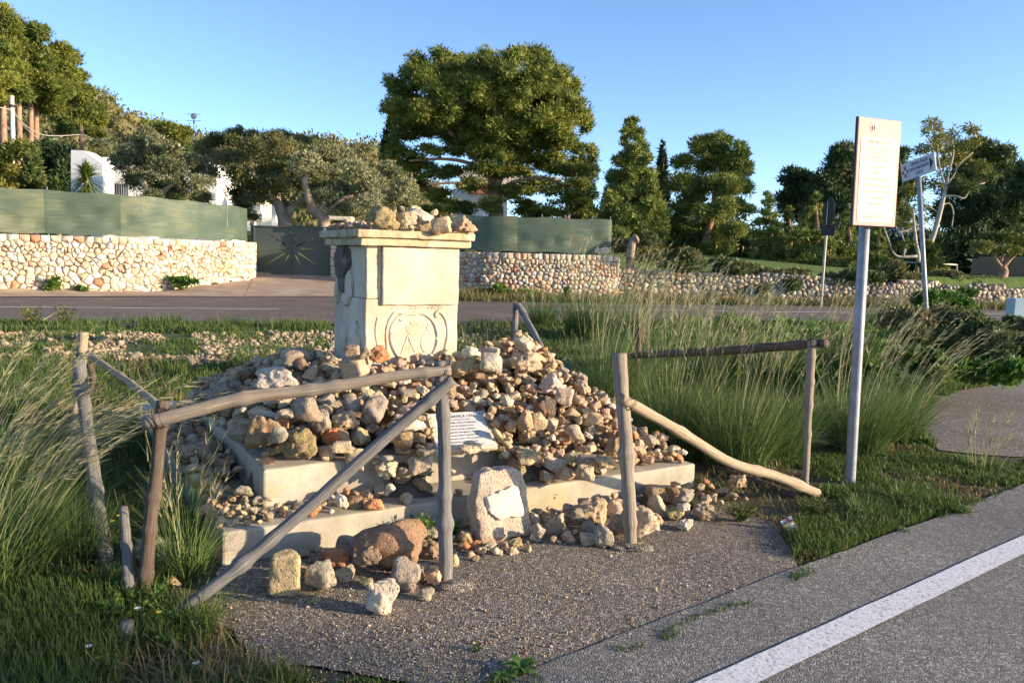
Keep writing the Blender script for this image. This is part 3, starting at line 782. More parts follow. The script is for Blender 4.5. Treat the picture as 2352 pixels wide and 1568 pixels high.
pile_heroes = [
 (Z5(750, 95, 200, 100), 'grey', R_1, 'large bluish-grey boulder at the back left of the heap beside the pedestal'),
 (Z5(425, 255, 80, 95), 'grey', B_, 'upright grey stone at the heap back-left corner, between two bigger rocks'),
 (Z5(330, 300, 195, 120), 'grey', P_, 'big grey pitted rock on the back-left corner of the upper step'),
 (Z5(660, 215, 285, 170), 'white', P_, 'largest whitish pitted rock on the left shoulder of the heap, behind the rail'),
 (Z5(1090, 150, 160, 160), 'cream', B_, 'cream block-shaped stone leaning at the foot of the pedestal corner'),
 (Z5(1150, 75, 90, 70), 'grey', P_, 'grey crumbly stone touching the pedestal corner'),
 (Z5(1235, 95, 110, 100), 'orange', F_, 'long orange-red stone lying against the pedestal below the scroll'),
 (Z5(1075, 50, 85, 70), 'pink', B_, 'pinkish blocky stone left of the pedestal foot'),
 (Z5(785, 130, 110, 70), 'brown', R_1, 'dark reddish stone on the left shoulder beside the bluish boulder'),
 (Z5(570, 510, 175, 230), 'ochre', P_, 'tall ochre pitted rock standing near the left end of the upper step'),
 (Z5(780, 575, 230, 190), 'olive', P_, 'large olive-brown crusty rock on the left front of the upper step'),
 (Z5(905, 450, 130, 130), 'grey', A_, 'pale grey angular stone below the middle of the left rail'),
 (Z5(1190, 390, 160, 170), 'grey', A_, 'big light grey angular stone under the left rail, right of its middle'),
 (Z5(1070, 370, 125, 90), 'grey', R_1, 'rounded grey stone just under the left rail'),
 (Z5(1030, 455, 150, 110), 'tan', P_, 'tan stone with deep holes in the middle of the left slope'),
 (Z5(665, 545, 125, 110), 'grey', R_1, 'rounded grey stone right of the tall ochre rock'),
 (Z5(1350, 575, 140, 120), 'ochre', A_, 'yellowish lichened stone just under the slanting brace'),
 (Z5(1090, 605, 125, 130), 'cream', F_, 'flattish cream stone at the front edge of the upper step by the brace'),
 (Z5(815, 400, 180, 140), 'grey', R_1, 'large smooth grey stone on the left slope below the rail'),
 (Z5(690, 455, 65, 90), 'orange', A_, 'small upright orange stone beside the tall ochre rock'),
 (Z5(960, 525, 75, 75), 'red', P_, 'small bright red pitted stone on the left slope'),
 (Z5(1020, 560, 110, 80), 'cream', S_, 'elongated cream stone propped right of the bright red one'),
 (Z5(435, 500, 130, 90), 'grey', A_, 'grey stone at the left edge of the upper step'),
 (Z5(600, 685, 90, 60), 'pink', R_1, 'pinkish white stone at the front-left corner of the upper step'),
 (Z5(780, 690, 90, 60), 'brown', R_1, 'brown rounded stone at the front edge of the upper step'),
 (Z6(700, 220, 195, 150), 'cream', P_, 'large cream rock crowning the right side of the heap'),
 (Z6(690, 125, 125, 100), 'white', A_, 'pointed whitish stone at the very top of the heap'),
 (Z6(850, 310, 170, 130), 'white', P_, 'whitish pitted rock on the upper right shoulder of the heap'),
 (Z6(365, 260, 175, 115), 'ochre', P_, 'yellowish rough stone at the end of the left rail by the post top'),
 (Z6(560, 140, 110, 65), 'ochre', F_, 'long ochre stone right of the pedestal foot'),
 (Z6(400, 125, 110, 75), 'white', P_, 'whitish stone touching the right foot of the pedestal'),
 (Z6(510, 230, 130, 110), 'white', A_, 'white slab of rock with black stains right of the pedestal'),
 (Z6(820, 495, 140, 150), 'dark', P_, 'dark grey crusty stone in the middle of the right slope'),
 (Z6(920, 408, 105, 95), 'cream', B_, 'cream blocky stone high on the right slope'),
 (Z6(1020, 378, 85, 95), 'cream', P_, 'cream stone near the upper right outline of the heap'),
 (Z6(705, 555, 90, 150), 'tan', F_, 'tall tan stone leaning right of the plaque'),
 (Z6(975, 545, 115, 85), 'cream', R_1, 'rounded cream stone on the right slope below the dark one'),
 (Z6(1085, 540, 110, 80), 'cream', R_1, 'rounded cream stone at the right outline of the heap'),
 (Z6(590, 480, 115, 65), 'tan', S_, 'brick-shaped tan stone above the right corner of the plaque'),
 (Z6(765, 645, 110, 105), 'tan', R_1, 'tan rounded stone right of the plaque near the upper step'),
 (Z6(620, 400, 120, 60), 'cream', S_, 'slab-like cream stone above the plaque'),
 (Z6(520, 325, 100, 90), 'grey', P_, 'grey stone in the hollow right of the rail end'),
 (Z6(1385, 640, 190, 170), 'olive', P_, 'big brown crusty boulder on the lower step behind the right end of the heap'),
 (Z6(1210, 720, 110, 130), 'olive', P_, 'brown lichened stone leaning at the right end of the heap'),
 (Z6(60, 775, 150, 75), 'white', F_, 'long whitish stone on the front slope left of the middle post'),
 (Z6(390, 790, 130, 80), 'cream', P_, 'cream stone full of holes right of the middle post'),
 (Z6(1060, 775, 130, 80), 'grey', S_, 'grey slab with a red edge low on the right slope'),
 (Z6(920, 815, 110, 85), 'tan', A_, 'tan angular stone low on the right slope above the step'),
 (Z6(720, 800, 120, 100), 'tan', F_, 'tan angular stone above the standing slab'),
 (Z6(1140, 845, 120, 75), 'tan', P_, 'tan stone at the right edge of the lower step'),
 (Z6(935, 880, 90, 70), 'cream', P_, 'cream pitted stone at the front edge of the lower step'),
 (Z6(1040, 860, 110, 90), 'cream', A_, 'cream angular stone at the front edge of the lower step, right'),
 (Z5(1400, 820, 130, 110), 'tan', P_, 'tan crusty stone on the lower step left of the middle post'),
 (Z5(1490, 780, 130, 70), 'grey', F_, 'grey flat stone on the lower step beside the middle post'),
 (Z5(1150, 790, 95, 90), 'pink', P_, 'pinkish pitted stone on the lower step under the brace'),
 (Z5(1095, 880, 95, 75), 'brown', B_, 'brown square brick fragment on the lower step'),
 (Z5(1015, 890, 90, 80), 'white', P_, 'whitish stone beside the brown brick fragment'),
 (Z5(1205, 905, 115, 70), 'orange', R_1, 'reddish stone at the edge of the lower step'),
 (Z5(1510, 860, 130, 80), 'cream', A_, 'cream stone at the step edge beside the middle post'),
 (Z5(850, 850, 90, 100), 'orange', F_, 'orange upright stone leaning on the front of the upper step'),
 (Z5(245, 620, 180, 110), 'grey', R_1, 'large grey stone on the lower step at the far left'),
 (Z5(480, 908, 80, 90), 'tan', P_, 'tan pitted stone on the lower step by the upper step corner'),
 (Z5(547, 912, 65, 55), 'grey', R_1, 'small grey stone next to the upper step corner'),
 (Z5(470, 830, 110, 70), 'grey', R_1, 'grey stone on the left side of the lower step'),
 (Z5(350, 760, 110, 60), 'tan', F_, 'tan flat stone on the left side of the lower step'),
]
for (q, c, k, lb) in sorted(pile_heroes, key=lambda t: t[0][1] < 700):
    hero(*q, c, k, label=lb)
# plaque sits on the heap: keep its place free
pl_c = gr(1092, 985, .52)
print('stones after heroes', len(STONES))
noplq = ~plq_in
for rnd in range(3):
    deposit(leftm & noplq, T, 330, .085, .16, heapcols, hw_l, zone='left'); deposit(rightm & noplq, T+.01, 520, .065, .135, heapcols, hw_r, zone='right')
deposit((leftm | rightm) & noplq, T+.02, 480, .045, .08, heapcols, hw_r, tol=.03)
# loose stones on the ground, front left to right
ground_heroes = [
 (Z7(690, 190, 160, 210), 'grey', B_, 'upright grey block leaning on the lower step behind the orange stone'),
 (Z7(1085, 165, 540, 420), 'brown', A_, 'biggest reddish-brown boulder in front of the lower step, left of the middle post'),
 (Z7(560, 300, 160, 110), 'brown', R_1, 'dark brown stone underneath the bright orange one'),
 (Z7(860, 330, 230, 190), 'brown', P_, 'reddish pitted rock at the left foot of the biggest boulder'),
 (Z7(600, 270, 215, 130), 'orange', A_, 'bright orange angular stone between the tilted blocks and the big boulder'),
 (Z7(230, 385, 275, 370), 'tan', B_, 'tall grey-tan block with an orange edge, leftmost on the tarmac'),
 (Z7(390, 345, 170, 60), 'tan', S_, 'thin tan slab wedged behind the grey pyramid-shaped stone'),
 (Z7(505, 425, 240, 265), 'grey', A_, 'grey pyramid-shaped stone second from the left on the tarmac'),
 (Z7(700, 440, 155, 130), 'grey', A_, 'small dark grey angular stone right of the pyramid-shaped one'),
 (Z7(1330, 205, 230, 110), 'olive', P_, 'dark mossy slab between the big boulder and the middle post'),
 (Z7(1350, 310, 170, 130), 'brown', P_, 'reddish crumbly stone behind the middle post'),
 (Z7(1290, 380, 120, 160), 'grey', F_, 'grey striped stone left of the middle post foot'),
 (Z7(1150, 415, 200, 320), 'grey', F_, 'long grey slab leaning towards the big boulder'),
 (Z7(1370, 400, 120, 115), 'pink', B_, 'pinkish white block just left of the middle post'),
 (Z7(965, 560, 270, 250), 'white', A_, 'whitish hollowed rock nearest to the camera on the tarmac'),
 (Z7(870, 490, 90, 90), 'grey', R_1, 'small grey stone behind the whitish hollowed rock'),
 (Z7(850, 458, 100, 45), 'olive', F_, 'flat olive stone on the tarmac below the boulder'),
 (Z7(1310, 560, 135, 100), 'grey', A_, 'small grey-pink stone before the foot of the middle post'),
 (Z7(462, 600, 75, 72), 'ochre', A_, 'small lone yellowish stone on the tarmac'),
 (Z7(1540, 295, 62, 120), 'cream', R_1, 'cream stone peeping out right of the middle post'),
 (Z7(1625, 110, 110, 100), 'ochre', A_, 'yellowish stone left of the standing slab'),
 (Z7(1705, 160, 110, 72), 'orange', R_1, 'orange stone at the left foot of the standing slab'),
 (Z7(1612, 195, 92, 75), 'orange', A_, 'orange-brown stone in the row left of the standing slab'),
 (Z7(1662, 258, 66, 45), 'pink', R_1, 'tiny pinkish stone out on the tarmac, left of the standing slab'),
 (Z7(1745, 228, 92, 68), 'tan', A_, 'tan angular stone before the standing slab, left'),
 (Z7(1815, 182, 115, 45), 'cream', F_, 'flat cream stone before the standing slab'),
 (Z7(1922, 190, 110, 48), 'tan', F_, 'flat tan stone before the middle of the standing slab'),
 (Z7(1985, 232, 92, 60), 'cream', R_1, 'cream stone out on the tarmac before the standing slab'),
 (Z7(2012, 160, 110, 80), 'ochre', A_, 'yellowish stone before the standing slab, right'),
 (Z7(2160, 130, 100, 60), 'white', A_, 'white stone at the right foot of the standing slab'),
 (Z7(2200, 80, 90, 110), 'grey', A_, 'pale grey stone at the right side of the standing slab'),
 (Z6(1480, 930, 190, 100), 'tan', S_, 'flat tan concrete piece leaning on the right end of the lower step'),
 (Z6(1090, 1030, 190, 165), 'tan', P_, 'large tan crumbly rock against the lower step, left of the right post'),
 (Z6(870, 1055, 90, 55), 'cream', A_, 'cream stone by the green weed under the step'),
 (Z6(945, 1055, 75, 60), 'pink', B_, 'pinkish block right of the green weed'),
 (Z6(1195, 1060, 105, 90), 'cream', R_1, 'cream rounded stone left of the right post'),
 (Z6(1345, 1065, 90, 80), 'grey', R_1, 'grey stone right of the right post'),
 (Z6(1590, 995, 140, 80), 'grey', P_, 'grey crumbly stone near the right corner of the lower step'),
 (Z6(1530, 955, 90, 60), 'brown', A_, 'brown angular stone under the flat concrete piece'),
 (Z6(1440, 1040, 110, 130), 'cream', R_1, 'smooth upright cream stone right of the right post'),
 (Z6(1530, 1075, 105, 100), 'ochre', A_, 'yellowish stone near the right end of the stone row'),
 (Z6(1585, 1050, 70, 60), 'white', A_, 'whitish stone wedged near the right end of the stone row'),
 (Z6(990, 1110, 95, 80), 'grey', R_1, 'grey stone in the row between slab and right post'),
 (Z6(1070, 1160, 105, 90), 'grey', A_, 'grey angular stone below the large tan crumbly rock'),
 (Z6(1245, 1130, 170, 150), 'tan', P_, 'tan rock at the left side of the right post foot'),
 (Z6(1375, 1135, 190, 180), 'cream', P_, 'cream rock with a deep hole right of the right post foot'),
 (Z6(1430, 1095, 90, 70), 'pink', P_, 'pinkish stone behind the rock with the deep hole'),
 (Z6(1600, 1102, 110, 72), 'white', P_, 'white knobbly stone second from the right in the row'),
 (Z6(1702, 1068, 145, 115), 'tan', P_, 'rightmost tan crusty stone of the row'),
 (Z6(862, 1160, 145, 140), 'tan', P_, 'tan rock right of the standing slab'),
 (Z6(942, 1197, 85, 70), 'pink', R_1, 'pinkish stone in the front row between slab and right post'),
 (Z6(1050, 1213, 90, 68), 'cream', B_, 'cream squared stone in the front row left of the right post'),
 (Z6(1148, 1200, 115, 145), 'grey', A_, 'grey-yellow pointed stone before the right post foot'),
 (Z6(770, 1195, 70, 90), 'grey', A_, 'grey stone hugging the right side of the standing slab'),
 (Z6(1435, 1150, 50, 50), 'white', A_, 'small white chip beside the rock with the deep hole'),
]
STELE = gr(1157, 1243)
sb = uvcoord(lowA, GXX, GYY); sa, sb2 = (GXX-STELE.x)*UX.x+(GYY-STELE.y)*UX.y, (GXX-STELE.x)*VX.x+(GYY-STELE.y)*VX.y
grid = np.where((abs(sa) < .17) & (sb2 > -.05) & (sb2 < .26), 2.95, grid)
for (q, c, k, lb) in ground_heroes:
    hero(*q, c, k, label=lb, tmin=3.2, tmax=6.6)
# filling of the right-hand ground row and small scatter
c0 = (a_ > 1.75) & (a_ < LOWW+.12) & (b_ > -.42) & (b_ < -.02) & (grid < 2.9)
deposit(c0, np.where(c0, .16+.0*T, 0), 55, .05, .11, heapcols, hw_r, zone='ground row')
c1 = (a_ > .2) & (a_ < 1.6) & (b_ > -.30) & (b_ < -.03) & (grid < 2.9)
deposit(c1, np.where(c1, .07, 0), 22, .03, .07, heapcols, hw_l, zone='ground row')
c2 = (a_ > 1.2) & (a_ < 2.0) & (b_ > -.55) & (b_ < -.1) & (grid < 2.9)
deposit(c2, np.where(c2, .05, 0), 26, .025, .06, heapcols, hw_r, zone='ground row')
# rocks in the rough grass left of the plinth
for (px, py, w, h, c) in [(430, 1035, 60, 40, 'grey'), (350, 1255, 90, 60, 'grey'), (405, 1270, 80, 60, 'grey'), (395, 1330, 40, 26, 'tan'), (1694, 1103, 42, 36, 'tan'), (470, 1170, 45, 30, 'tan')]:
    hero(px, py, w, h, c, P_, label={430: 'grey rock lying left of the plinth behind the leaning post', 350: 'grey rock in the grass right of the leaning left post', 405: 'grey rock in the grass against the left side of the plinth', 395: 'small tan rock in the grass by the plinth corner', 1694: 'tan stone lying beside the fallen pole, right of the plinth', 470: 'tan stone on the near left corner of the plinth'}[px])
# stones on the cap
cap_heroes = [
 ((880, 262, 460, 340), 'ochre', P_, 'biggest crusty boulder on top of the pedestal, left of centre'),
 ((200, 505, 150, 110), 'olive', R_1, 'brown stone at the back-left edge of the pedestal cap'),
 ((890, 385, 190, 100), 'grey', A_, 'grey-white stone under the big boulder on the cap'),
 ((1190, 415, 285, 190), 'tan', A_, 'large tan angular stone in the middle of the pedestal cap'),
 ((1380, 340, 385, 190), 'white', A_, 'large bluish-white rock lying across the others on the cap'),
 ((1315, 225, 165, 78), 'cream', F_, 'cream stone perched topmost on the bluish-white rock'),
 ((1610, 348, 98, 88), 'cream', A_, 'cream stone behind the beige block on the cap'),
 ((1700, 470, 245, 235), 'cream', B_, 'beige blocky stone with green base on the right half of the cap'),
 ((2010, 435, 325, 220), 'pink', P_, 'large reddish pitted rock at the right end of the cap'),
 ((1160, 250, 80, 110), 'grey', A_, 'grey splinter right of the big boulder on the cap'),
 ((1805, 395, 80, 80), 'white', A_, 'whitish stone between beige block and reddish rock on the cap'),
 ((1370, 465, 95, 70), 'tan', A_, 'tan stone under the bluish-white rock on the cap'),
 ((1560, 500, 92, 60), 'grey', R_1, 'grey pebble left of the beige block on the cap'),
 ((520, 480, 295, 150), 'grey', F_, 'long grey and yellow stone at the left front corner of the cap'),
 ((310, 515, 125, 72), 'white', R_1, 'white stone at the left end of the cap'),
 ((800, 485, 165, 115), 'tan', R_1, 'tan stone left of the white chip on the cap front'),
 ((930, 492, 175, 130), 'tan', A_, 'tan angular stone right of the white chip on the cap front'),
 ((832, 520, 92, 75), 'white', A_, 'white chip with dark spots on the cap front edge'),
 ((1040, 508, 92, 118), 'cream', F_, 'cream upright stone on the cap front edge'),
 ((1185, 530, 155, 80), 'ochre', R_1, 'yellowish rounded stone on the cap front edge'),
 ((1275, 528, 82, 95), 'cream', R_1, 'beige stone on the cap front edge, fourth from its middle'),
 ((1350, 540, 92, 76), 'white', A_, 'white and grey stone on the cap front edge'),
 ((1425, 535, 105, 88), 'pink', A_, 'pink stone on the cap front edge beside the brick fragment'),
 ((1460, 487, 125, 62), 'red', S_, 'flat red brick fragment lying on the pink stone'),
 ((1530, 553, 125, 50), 'white', S_, 'flat white stone on the cap front edge'),
 ((1850, 512, 112, 118), 'pink', R_1, 'pink rounded stone right of the beige block'),
 ((1810, 578, 80, 44), 'orange', R_1, 'small orange stone at the foot of the pink one on the cap'),
 ((1920, 572, 145, 62), 'pink', F_, 'flat brownish-pink stone under the reddish rock'),
 ((2092, 572, 155, 82), 'ochre', R_1, 'ochre stone at the right front corner of the cap'),
 ((700, 545, 60, 40), 'cream', R_1, 'small cream stone near the left front corner of the cap'),
]
for (q, c, k, lb) in cap_heroes:
    q = (q[0], q[1]-q[3]*.06, q[2]*1.1, q[3]*1.22)
    n0 = len(STONES); hero(*Z3(*q), c, k, g=capg, label=lb, tmin=5.0, tmax=7.2)
    if len(STONES) > n0: STONES[-1]['zone'] = 'cap'
pl = cap_in & (b3 > .25)
deposit(pl, np.where(pl, 1.88, 0), 40, .06, .12, heapcols, hw_r, g=capg, zone='cap')
print('stones', len(STONES))

# which stones show: splat their vertices into an id buffer
Wb, Hb = 1024, 682
zb = np.full((Hb, Wb), 1e9); ib = np.full((Hb, Wb), -1, int)
for q, s in enumerate(STONES):
    V = verts_of(s)+s['pos']; px, py, f = proj(V)
    xi = (px*Wb/2352).astype(int); yi = (py*Hb/1568).astype(int); ok = (xi >= 0) & (xi < Wb) & (yi >= 0) & (yi < Hb)
    xi, yi, f = xi[ok], yi[ok], f[ok]
    o = np.argsort(-f); xi, yi, f = xi[o], yi[o], f[o]
    cur = zb[yi, xi]; mk = f < cur-.0
    zb[yi[mk], xi[mk]] = f[mk]; ib[yi[mk], xi[mk]] = q
cnt = np.bincount(ib[ib >= 0], minlength=len(STONES))
for q, s in enumerate(STONES): s['nv'] = int(cnt[q])
order = np.argsort(-cnt)
keep = set(int(q) for q in order[:300] if cnt[q] > 6) | {q for q, s in enumerate(STONES) if s.get('label') and cnt[q] > 3}
def place_words(s):
    px, py, _ = proj(s['pos'][None]); px, py = float(px[0]), float(py[0])
    if s['zone'] == 'cap': return 'on the pedestal cap, ' + ('left half' if px < 915 else 'right half')
    if s['zone'] == 'ground row': return 'on the ground ' + ('before the plinth, left of the standing slab' if px < 1100 else 'between standing slab and right post' if px < 1420 else 'right of the right post')
    if s['pos'][2] < .16: return 'on the ground by the plinth'
    if py > 1060 and px < 900: return 'on the lower step under the slanting brace'
    if px < 600 and py > 940 and s['pos'][2] < .4: return 'on the left side of the lower step'
    if py > 1040: return 'low on the heap ' + ('left of the middle post' if px < 1005 else 'between middle post and slab' if px < 1230 else 'near the right step edge')
    rows = 'high' if py < 880 else 'midway' if py < 965 else 'lower'
    cols_ = 'at the left end' if px < 620 else 'left of the pedestal' if px < 780 and py < 880 else 'under the left rail' if px < 850 else 'between brace and middle post' if px < 1000 else 'around the plaque' if px < 1170 else 'right of the plaque' if px < 1320 else 'by the right outline'
    return f'{rows} on the heap {cols_}'
# joined remainder
rest_s = [s for q, s in enumerate(STONES) if q not in keep and (cnt[q] > 0 or s['zone'])]
hid = [s for q, s in enumerate(STONES) if q not in keep and not (cnt[q] > 0 or s['zone'])]
VV = []; FF = []; CC = []; o = 0
for s, lod in [(s, 4 if s['nv'] > 30 else 5) for s in rest_s]+[(s, 5) for s in hid]:
    V = LIB[s['lib']][lod][0] @ s['M'].T+s['pos']; Fc = LIB[s['lib']][lod][1]
    VV.append(V); FF.append(Fc+o); CC.append(np.broadcast_to(np.array(s['col']), (len(V), 3))); o += len(V)
link('small_stones_of_the_heap', mesh_np('stone_mass', np.vstack(VV), np.vstack(FF), col=np.vstack(CC), smooth=True), 'rubble_rock_mass', kind='stuff',
     label='mass of smaller pale stones filling the heap between the bigger ones')
names_ = {}
for q in keep:
    s = STONES[q]; sz = s['size']; w_ = 'tiny' if sz < .05 else 'small' if sz < .075 else 'medium' if sz < .11 else 'large'
    s['lb'] = s.get('label') or f"{w_} {KW[s['kind']]} {CW[s['color']]} stone {place_words(s)}"
    names_.setdefault(s['lb'], []).append(q)
for lb, qs in names_.items():
    if len(qs) > 1:
        qs.sort(key=lambda q: float(proj(STONES[q]['pos'][None])[0][0]))
        pre = {2: ['left', 'right'], 3: ['leftmost', 'middle', 'rightmost']}.get(len(qs), ['leftmost', 'second-from-left', 'third-from-left', 'fourth-from-left', 'fifth-from-left', 'sixth-from-left', 'seventh-from-left', 'eighth-from-left'][:len(qs)-1]+['rightmost'])
        for q, w_ in zip(qs, pre): STONES[q]['lb'] = w_+' '+lb
for q in sorted(keep):
    s = STONES[q]; o = bpy.data.objects.new('stone', LIB[s['lib']][3]); COL.objects.link(o)
    M = Matrix([list(r) for r in s['M']]).to_4x4(); M.translation = Vector(s['pos']); o.matrix_world = M
    o.color = tuple(s['col'])+(1,)
    meta(o, ' '.join(s['lb'].split()[:16]), 'stone', 'stones on the pedestal cap' if s['zone'] == 'cap' else 'loose stones on the ground before the plinth' if s['pos'][2] < .17 else 'stones of the cairn')
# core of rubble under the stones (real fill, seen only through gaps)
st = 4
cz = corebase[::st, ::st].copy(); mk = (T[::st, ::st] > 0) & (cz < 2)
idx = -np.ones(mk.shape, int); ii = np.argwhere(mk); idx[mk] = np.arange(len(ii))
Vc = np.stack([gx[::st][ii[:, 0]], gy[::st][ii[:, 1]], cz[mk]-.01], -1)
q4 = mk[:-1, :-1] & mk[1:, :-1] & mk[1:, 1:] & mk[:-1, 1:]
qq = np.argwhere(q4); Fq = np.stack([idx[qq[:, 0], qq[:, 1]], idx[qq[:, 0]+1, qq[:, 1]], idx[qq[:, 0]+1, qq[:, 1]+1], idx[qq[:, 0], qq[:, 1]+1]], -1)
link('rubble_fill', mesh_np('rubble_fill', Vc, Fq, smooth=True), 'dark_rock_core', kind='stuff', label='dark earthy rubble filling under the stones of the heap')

# ------------------------------------------------------------------ standing slab with blank inset
def freeform(name, W, Hh, Dp, seed, mat, parent, loc, ax, amp=.02, prof=None, ex=9, rg=.12):
    D, Fc = ICO[5]; V = D.copy()
    m_ = np.abs(V).max(1); V = V/ (np.abs(V)**ex).sum(1)[:, None]**(1/ex)
    V = V*np.array([W/2, Dp/2, Hh/2])
    for i2, p in enumerate(V):
        q = Vector(p)*9+Vector((seed, 1, 1)); a = noise.fractal(q, 1, 2, 5); pit = max(0, noise.noise(q*2.6)-.25)
        f = 1+a*rg; V[i2] = p*f; V[i2][1] += (a*.5-pit*1.6)*amp*(1 if p[1] < 0 else .5)
        if prof: V[i2][0] *= prof(p[2]/Hh)
    o = link(name, mesh_np(name, V, Fc, smooth=True), mat, parent, loc); return o
stele = empty('standing_slab', STELE+Vector((0, 0, 0)), 'upright rough beige stone slab with a smooth cream inset, leaning on the lower step', 'stone slab')
so_ = freeform('rough_slab', .33, .42, .13, 5, 'rubble_rock', stele, STELE+VX*.075+Vector((0, 0, .2)), None, .022, prof=lambda t: 1.04-.36*max(0, t-.12))
so_.color = (.56, .46, .36, 1); so_.rotation_euler = (math.radians(-9), math.radians(-2), math.atan2(UX.y, UX.x))
ip = freeform('smooth_inset', .215, .165, .034, 8, 'pale_inset', stele, STELE-VX*-.005-UX*.004+Vector((0, 0, .225)), None, .003, ex=4.5, rg=.3)
ip.rotation_euler = so_.rotation_euler

# ------------------------------------------------------------------ plaque with its text
plaque = empty('inscribed_plaque', plq_o, 'tilted pale grey inscribed plaque lying in the heap behind the middle post', 'plaque')
pm = box_np((PLW, PLH, .012), .002)
pc = plq_o+plq_u*PLW/2+plq_w*PLH/2
plq_nn = plq_u.cross(plq_w).normalized()
bs = box_np((PLW+.03, PLH+.03, .028), .004)
basis(link('stone_backing', bs, 'carved_limestone', plaque, pc-plq_nn*.012+plq_u*.01+Vector((0, 0, .0))), plq_u, plq_w, plq_nn)
basis(link('plate', pm, mat_plain('plaque_grey', (.50, .50, .49), .35, 0, .04, 6, 0), plaque, pc+plq_nn*.0085), plq_u, plq_w, plq_nn)
lines = [('ERMA ANTICA 1753', .030, 1), ('cercata e ritrovata in pezzi', .0165, 0), ('da Carlo Rella e Rita De Matteis,', .0195, 0), ('restaurata da Gianluca Lecci,', .0175, 0), ('fu ricollocata nel sito originario', .0165, 0),
         ('dal Comune di Castrignano del Capo', .0185, 0), ("in occasione della V edizione del", .0165, 0), ('Cammino per Leuca o Via Leucadense', .0165, 0), ('riproposto nel III Millennio', .0175, 0), ('Speleo Trekking Salento di Lecce', .019, 0), ('MMVIII', .014, 0)]
yy = PLH/2-.034; items = []
for s_, sz, bd in lines:
    items.append((text_mesh(s_, sz, 0, bold=.0006 if bd else .0002), Matrix.Translation((.0, yy, 0)))); yy -= .0262
for me_, M_ in items: basis(link('text_line', me_, 'black_print', plaque, pc+plq_nn*.0155+plq_w*M_.translation.y), plq_u, plq_w, plq_nn)
nl = bpy.data.meshes.new('rivet'); bm = bmesh.new(); bmesh.ops.create_cone(bm, cap_ends=True, segments=8, radius1=.005, radius2=.004, depth=.003); bm.to_mesh(nl); bm.free()
basis(link('rivet', nl, 'dark_metal', plaque, pc+plq_nn*.016+plq_u*(PLW/2-.02)+plq_w*(PLH/2-.018)), plq_u, plq_w, plq_nn)
# ------------------------------------------------------------------ rustic pole fences
def pole(parent, name, pts, r0, r1, mat, seed, n=70, sides=20, rough=.11, knots=2):
    P = polyline(pts, n); 
    wob = np.stack([fbm(np.linspace(0, 5, n)+seed*3.1, np.full(n, seed*1.7+k), seed+k)-.5 for k in range(3)], -1)
    P = P+wob*r0*.45
    Rr = np.linspace(r0, r1, n)*(1+.07*(fbm(np.linspace(0, 14, n), np.full(n, seed*2.3), seed+40)-.5))
    for _ in range(knots+2):
        c = random.uniform(.1, .9); Rr = Rr*(1+.22*np.exp(-((np.linspace(0, 1, n)-c)/.02)**2))
    o = link(name, tube_mesh(name, [(P, Rr, sides, rough, seed)]), mat, parent, (0, 0, 0)); return o, P
def loops(parent, p, axis, r, n=2, name='wire_tie', seed=0):
    ax = Vector(axis).normalized(); a = ax.orthogonal().normalized(); b = ax.cross(a); ts = []
    for q in range(n):
        off = ax*random.uniform(-.02, .02); tl_ = random.uniform(-.3, .3)
        P = [Vector(p)+off+(a*math.cos(t)+b*math.sin(t))*r*1.08+ax*math.sin(t+q)*tl_*r for t in np.linspace(0, 6.4, 18)]
        ts.append((P, .0022, 5))
    P = [Vector(p)+a*r, Vector(p)+a*r*1.5+b*.02, Vector(p)+a*r*1.9+Vector((0, 0, -.03))]
    ts.append((polyline(P, 8), .002, 5))
    return link(name, tube_mesh(name, ts), 'wire', parent)
def G3(px, py, z=0): return gr(px, py, z)
F_front = empty('pole_fence', gr(1025, 1340), 'rustic pole fence in front of the cairn: two posts, curved top rail and slanting brace', 'fence')
bA = gr(326, 1392); bC = gr(1024, 1342)
pA, _ = pole(F_front, 'post', [bA+Vector((0, 0, -.05)), at(352, 1150, bA.y+.02), at(376, 918, bA.y+.06)], .032, .028, 'dark_wood', 1, rough=.2)
pC, _ = pole(F_front, 'post', [bC+Vector((0, 0, -.05)), at(1022, 1090, bC.y), at(1012, 830, bC.y+.02)], .036, .031, 'grey_wood', 2, rough=.1)
yA, yC = bA.y-.02, bC.y-.055
pole(F_front, 'rail', [at(330, 974, yA), at(560, 915, yA*.67+yC*.33), at(740, 893, yA*.42+yC*.58), at(900, 865, yA*.2+yC*.8), at(1036, 850, yC)], .031, .025, 'weathered_wood', 3, n=60, rough=.1)
bD = gr(382, 1420)
pole(F_front, 'brace', [at(1040, 872, yC-.03), at(880, 1010, yC*.8+bD.y*.2-.02), at(620, 1240, yC*.35+bD.y*.65), bD+Vector((0, 0, -.02))], .029, .029, 'grey_wood', 4, n=60, rough=.12)
loops(F_front, at(372, 960, yA+.02), (.8, .1, .25), .042, 3); loops(F_front, at(1026, 856, yC), (1, .1, .1), .034, 2); loops(F_front, at(1012, 892, yC), (.6, 0, .7), .042, 2)
F_right = empty('pole_fence', gr(1452, 1257), 'rustic pole fence right of the cairn, its pale rail sloping down to the grass', 'fence')
bE = gr(1451, 1257); bG = gr(1849, 1122)
pole(F_right, 'post', [bE+Vector((0, 0, -.05)), at(1440, 1050, bE.y), at(1423, 812, bE.y+.01)], .036, .043, 'weathered_wood', 5, rough=.14)
pole(F_right, 'post', [bG+Vector((0, 0, -.05)), at(1856, 960, bG.y), at(1864, 782, bG.y)], .024, .031, 'weathered_wood', 6, rough=.12)
yE = bE.y-.06; bF = gr(1876, 1143)
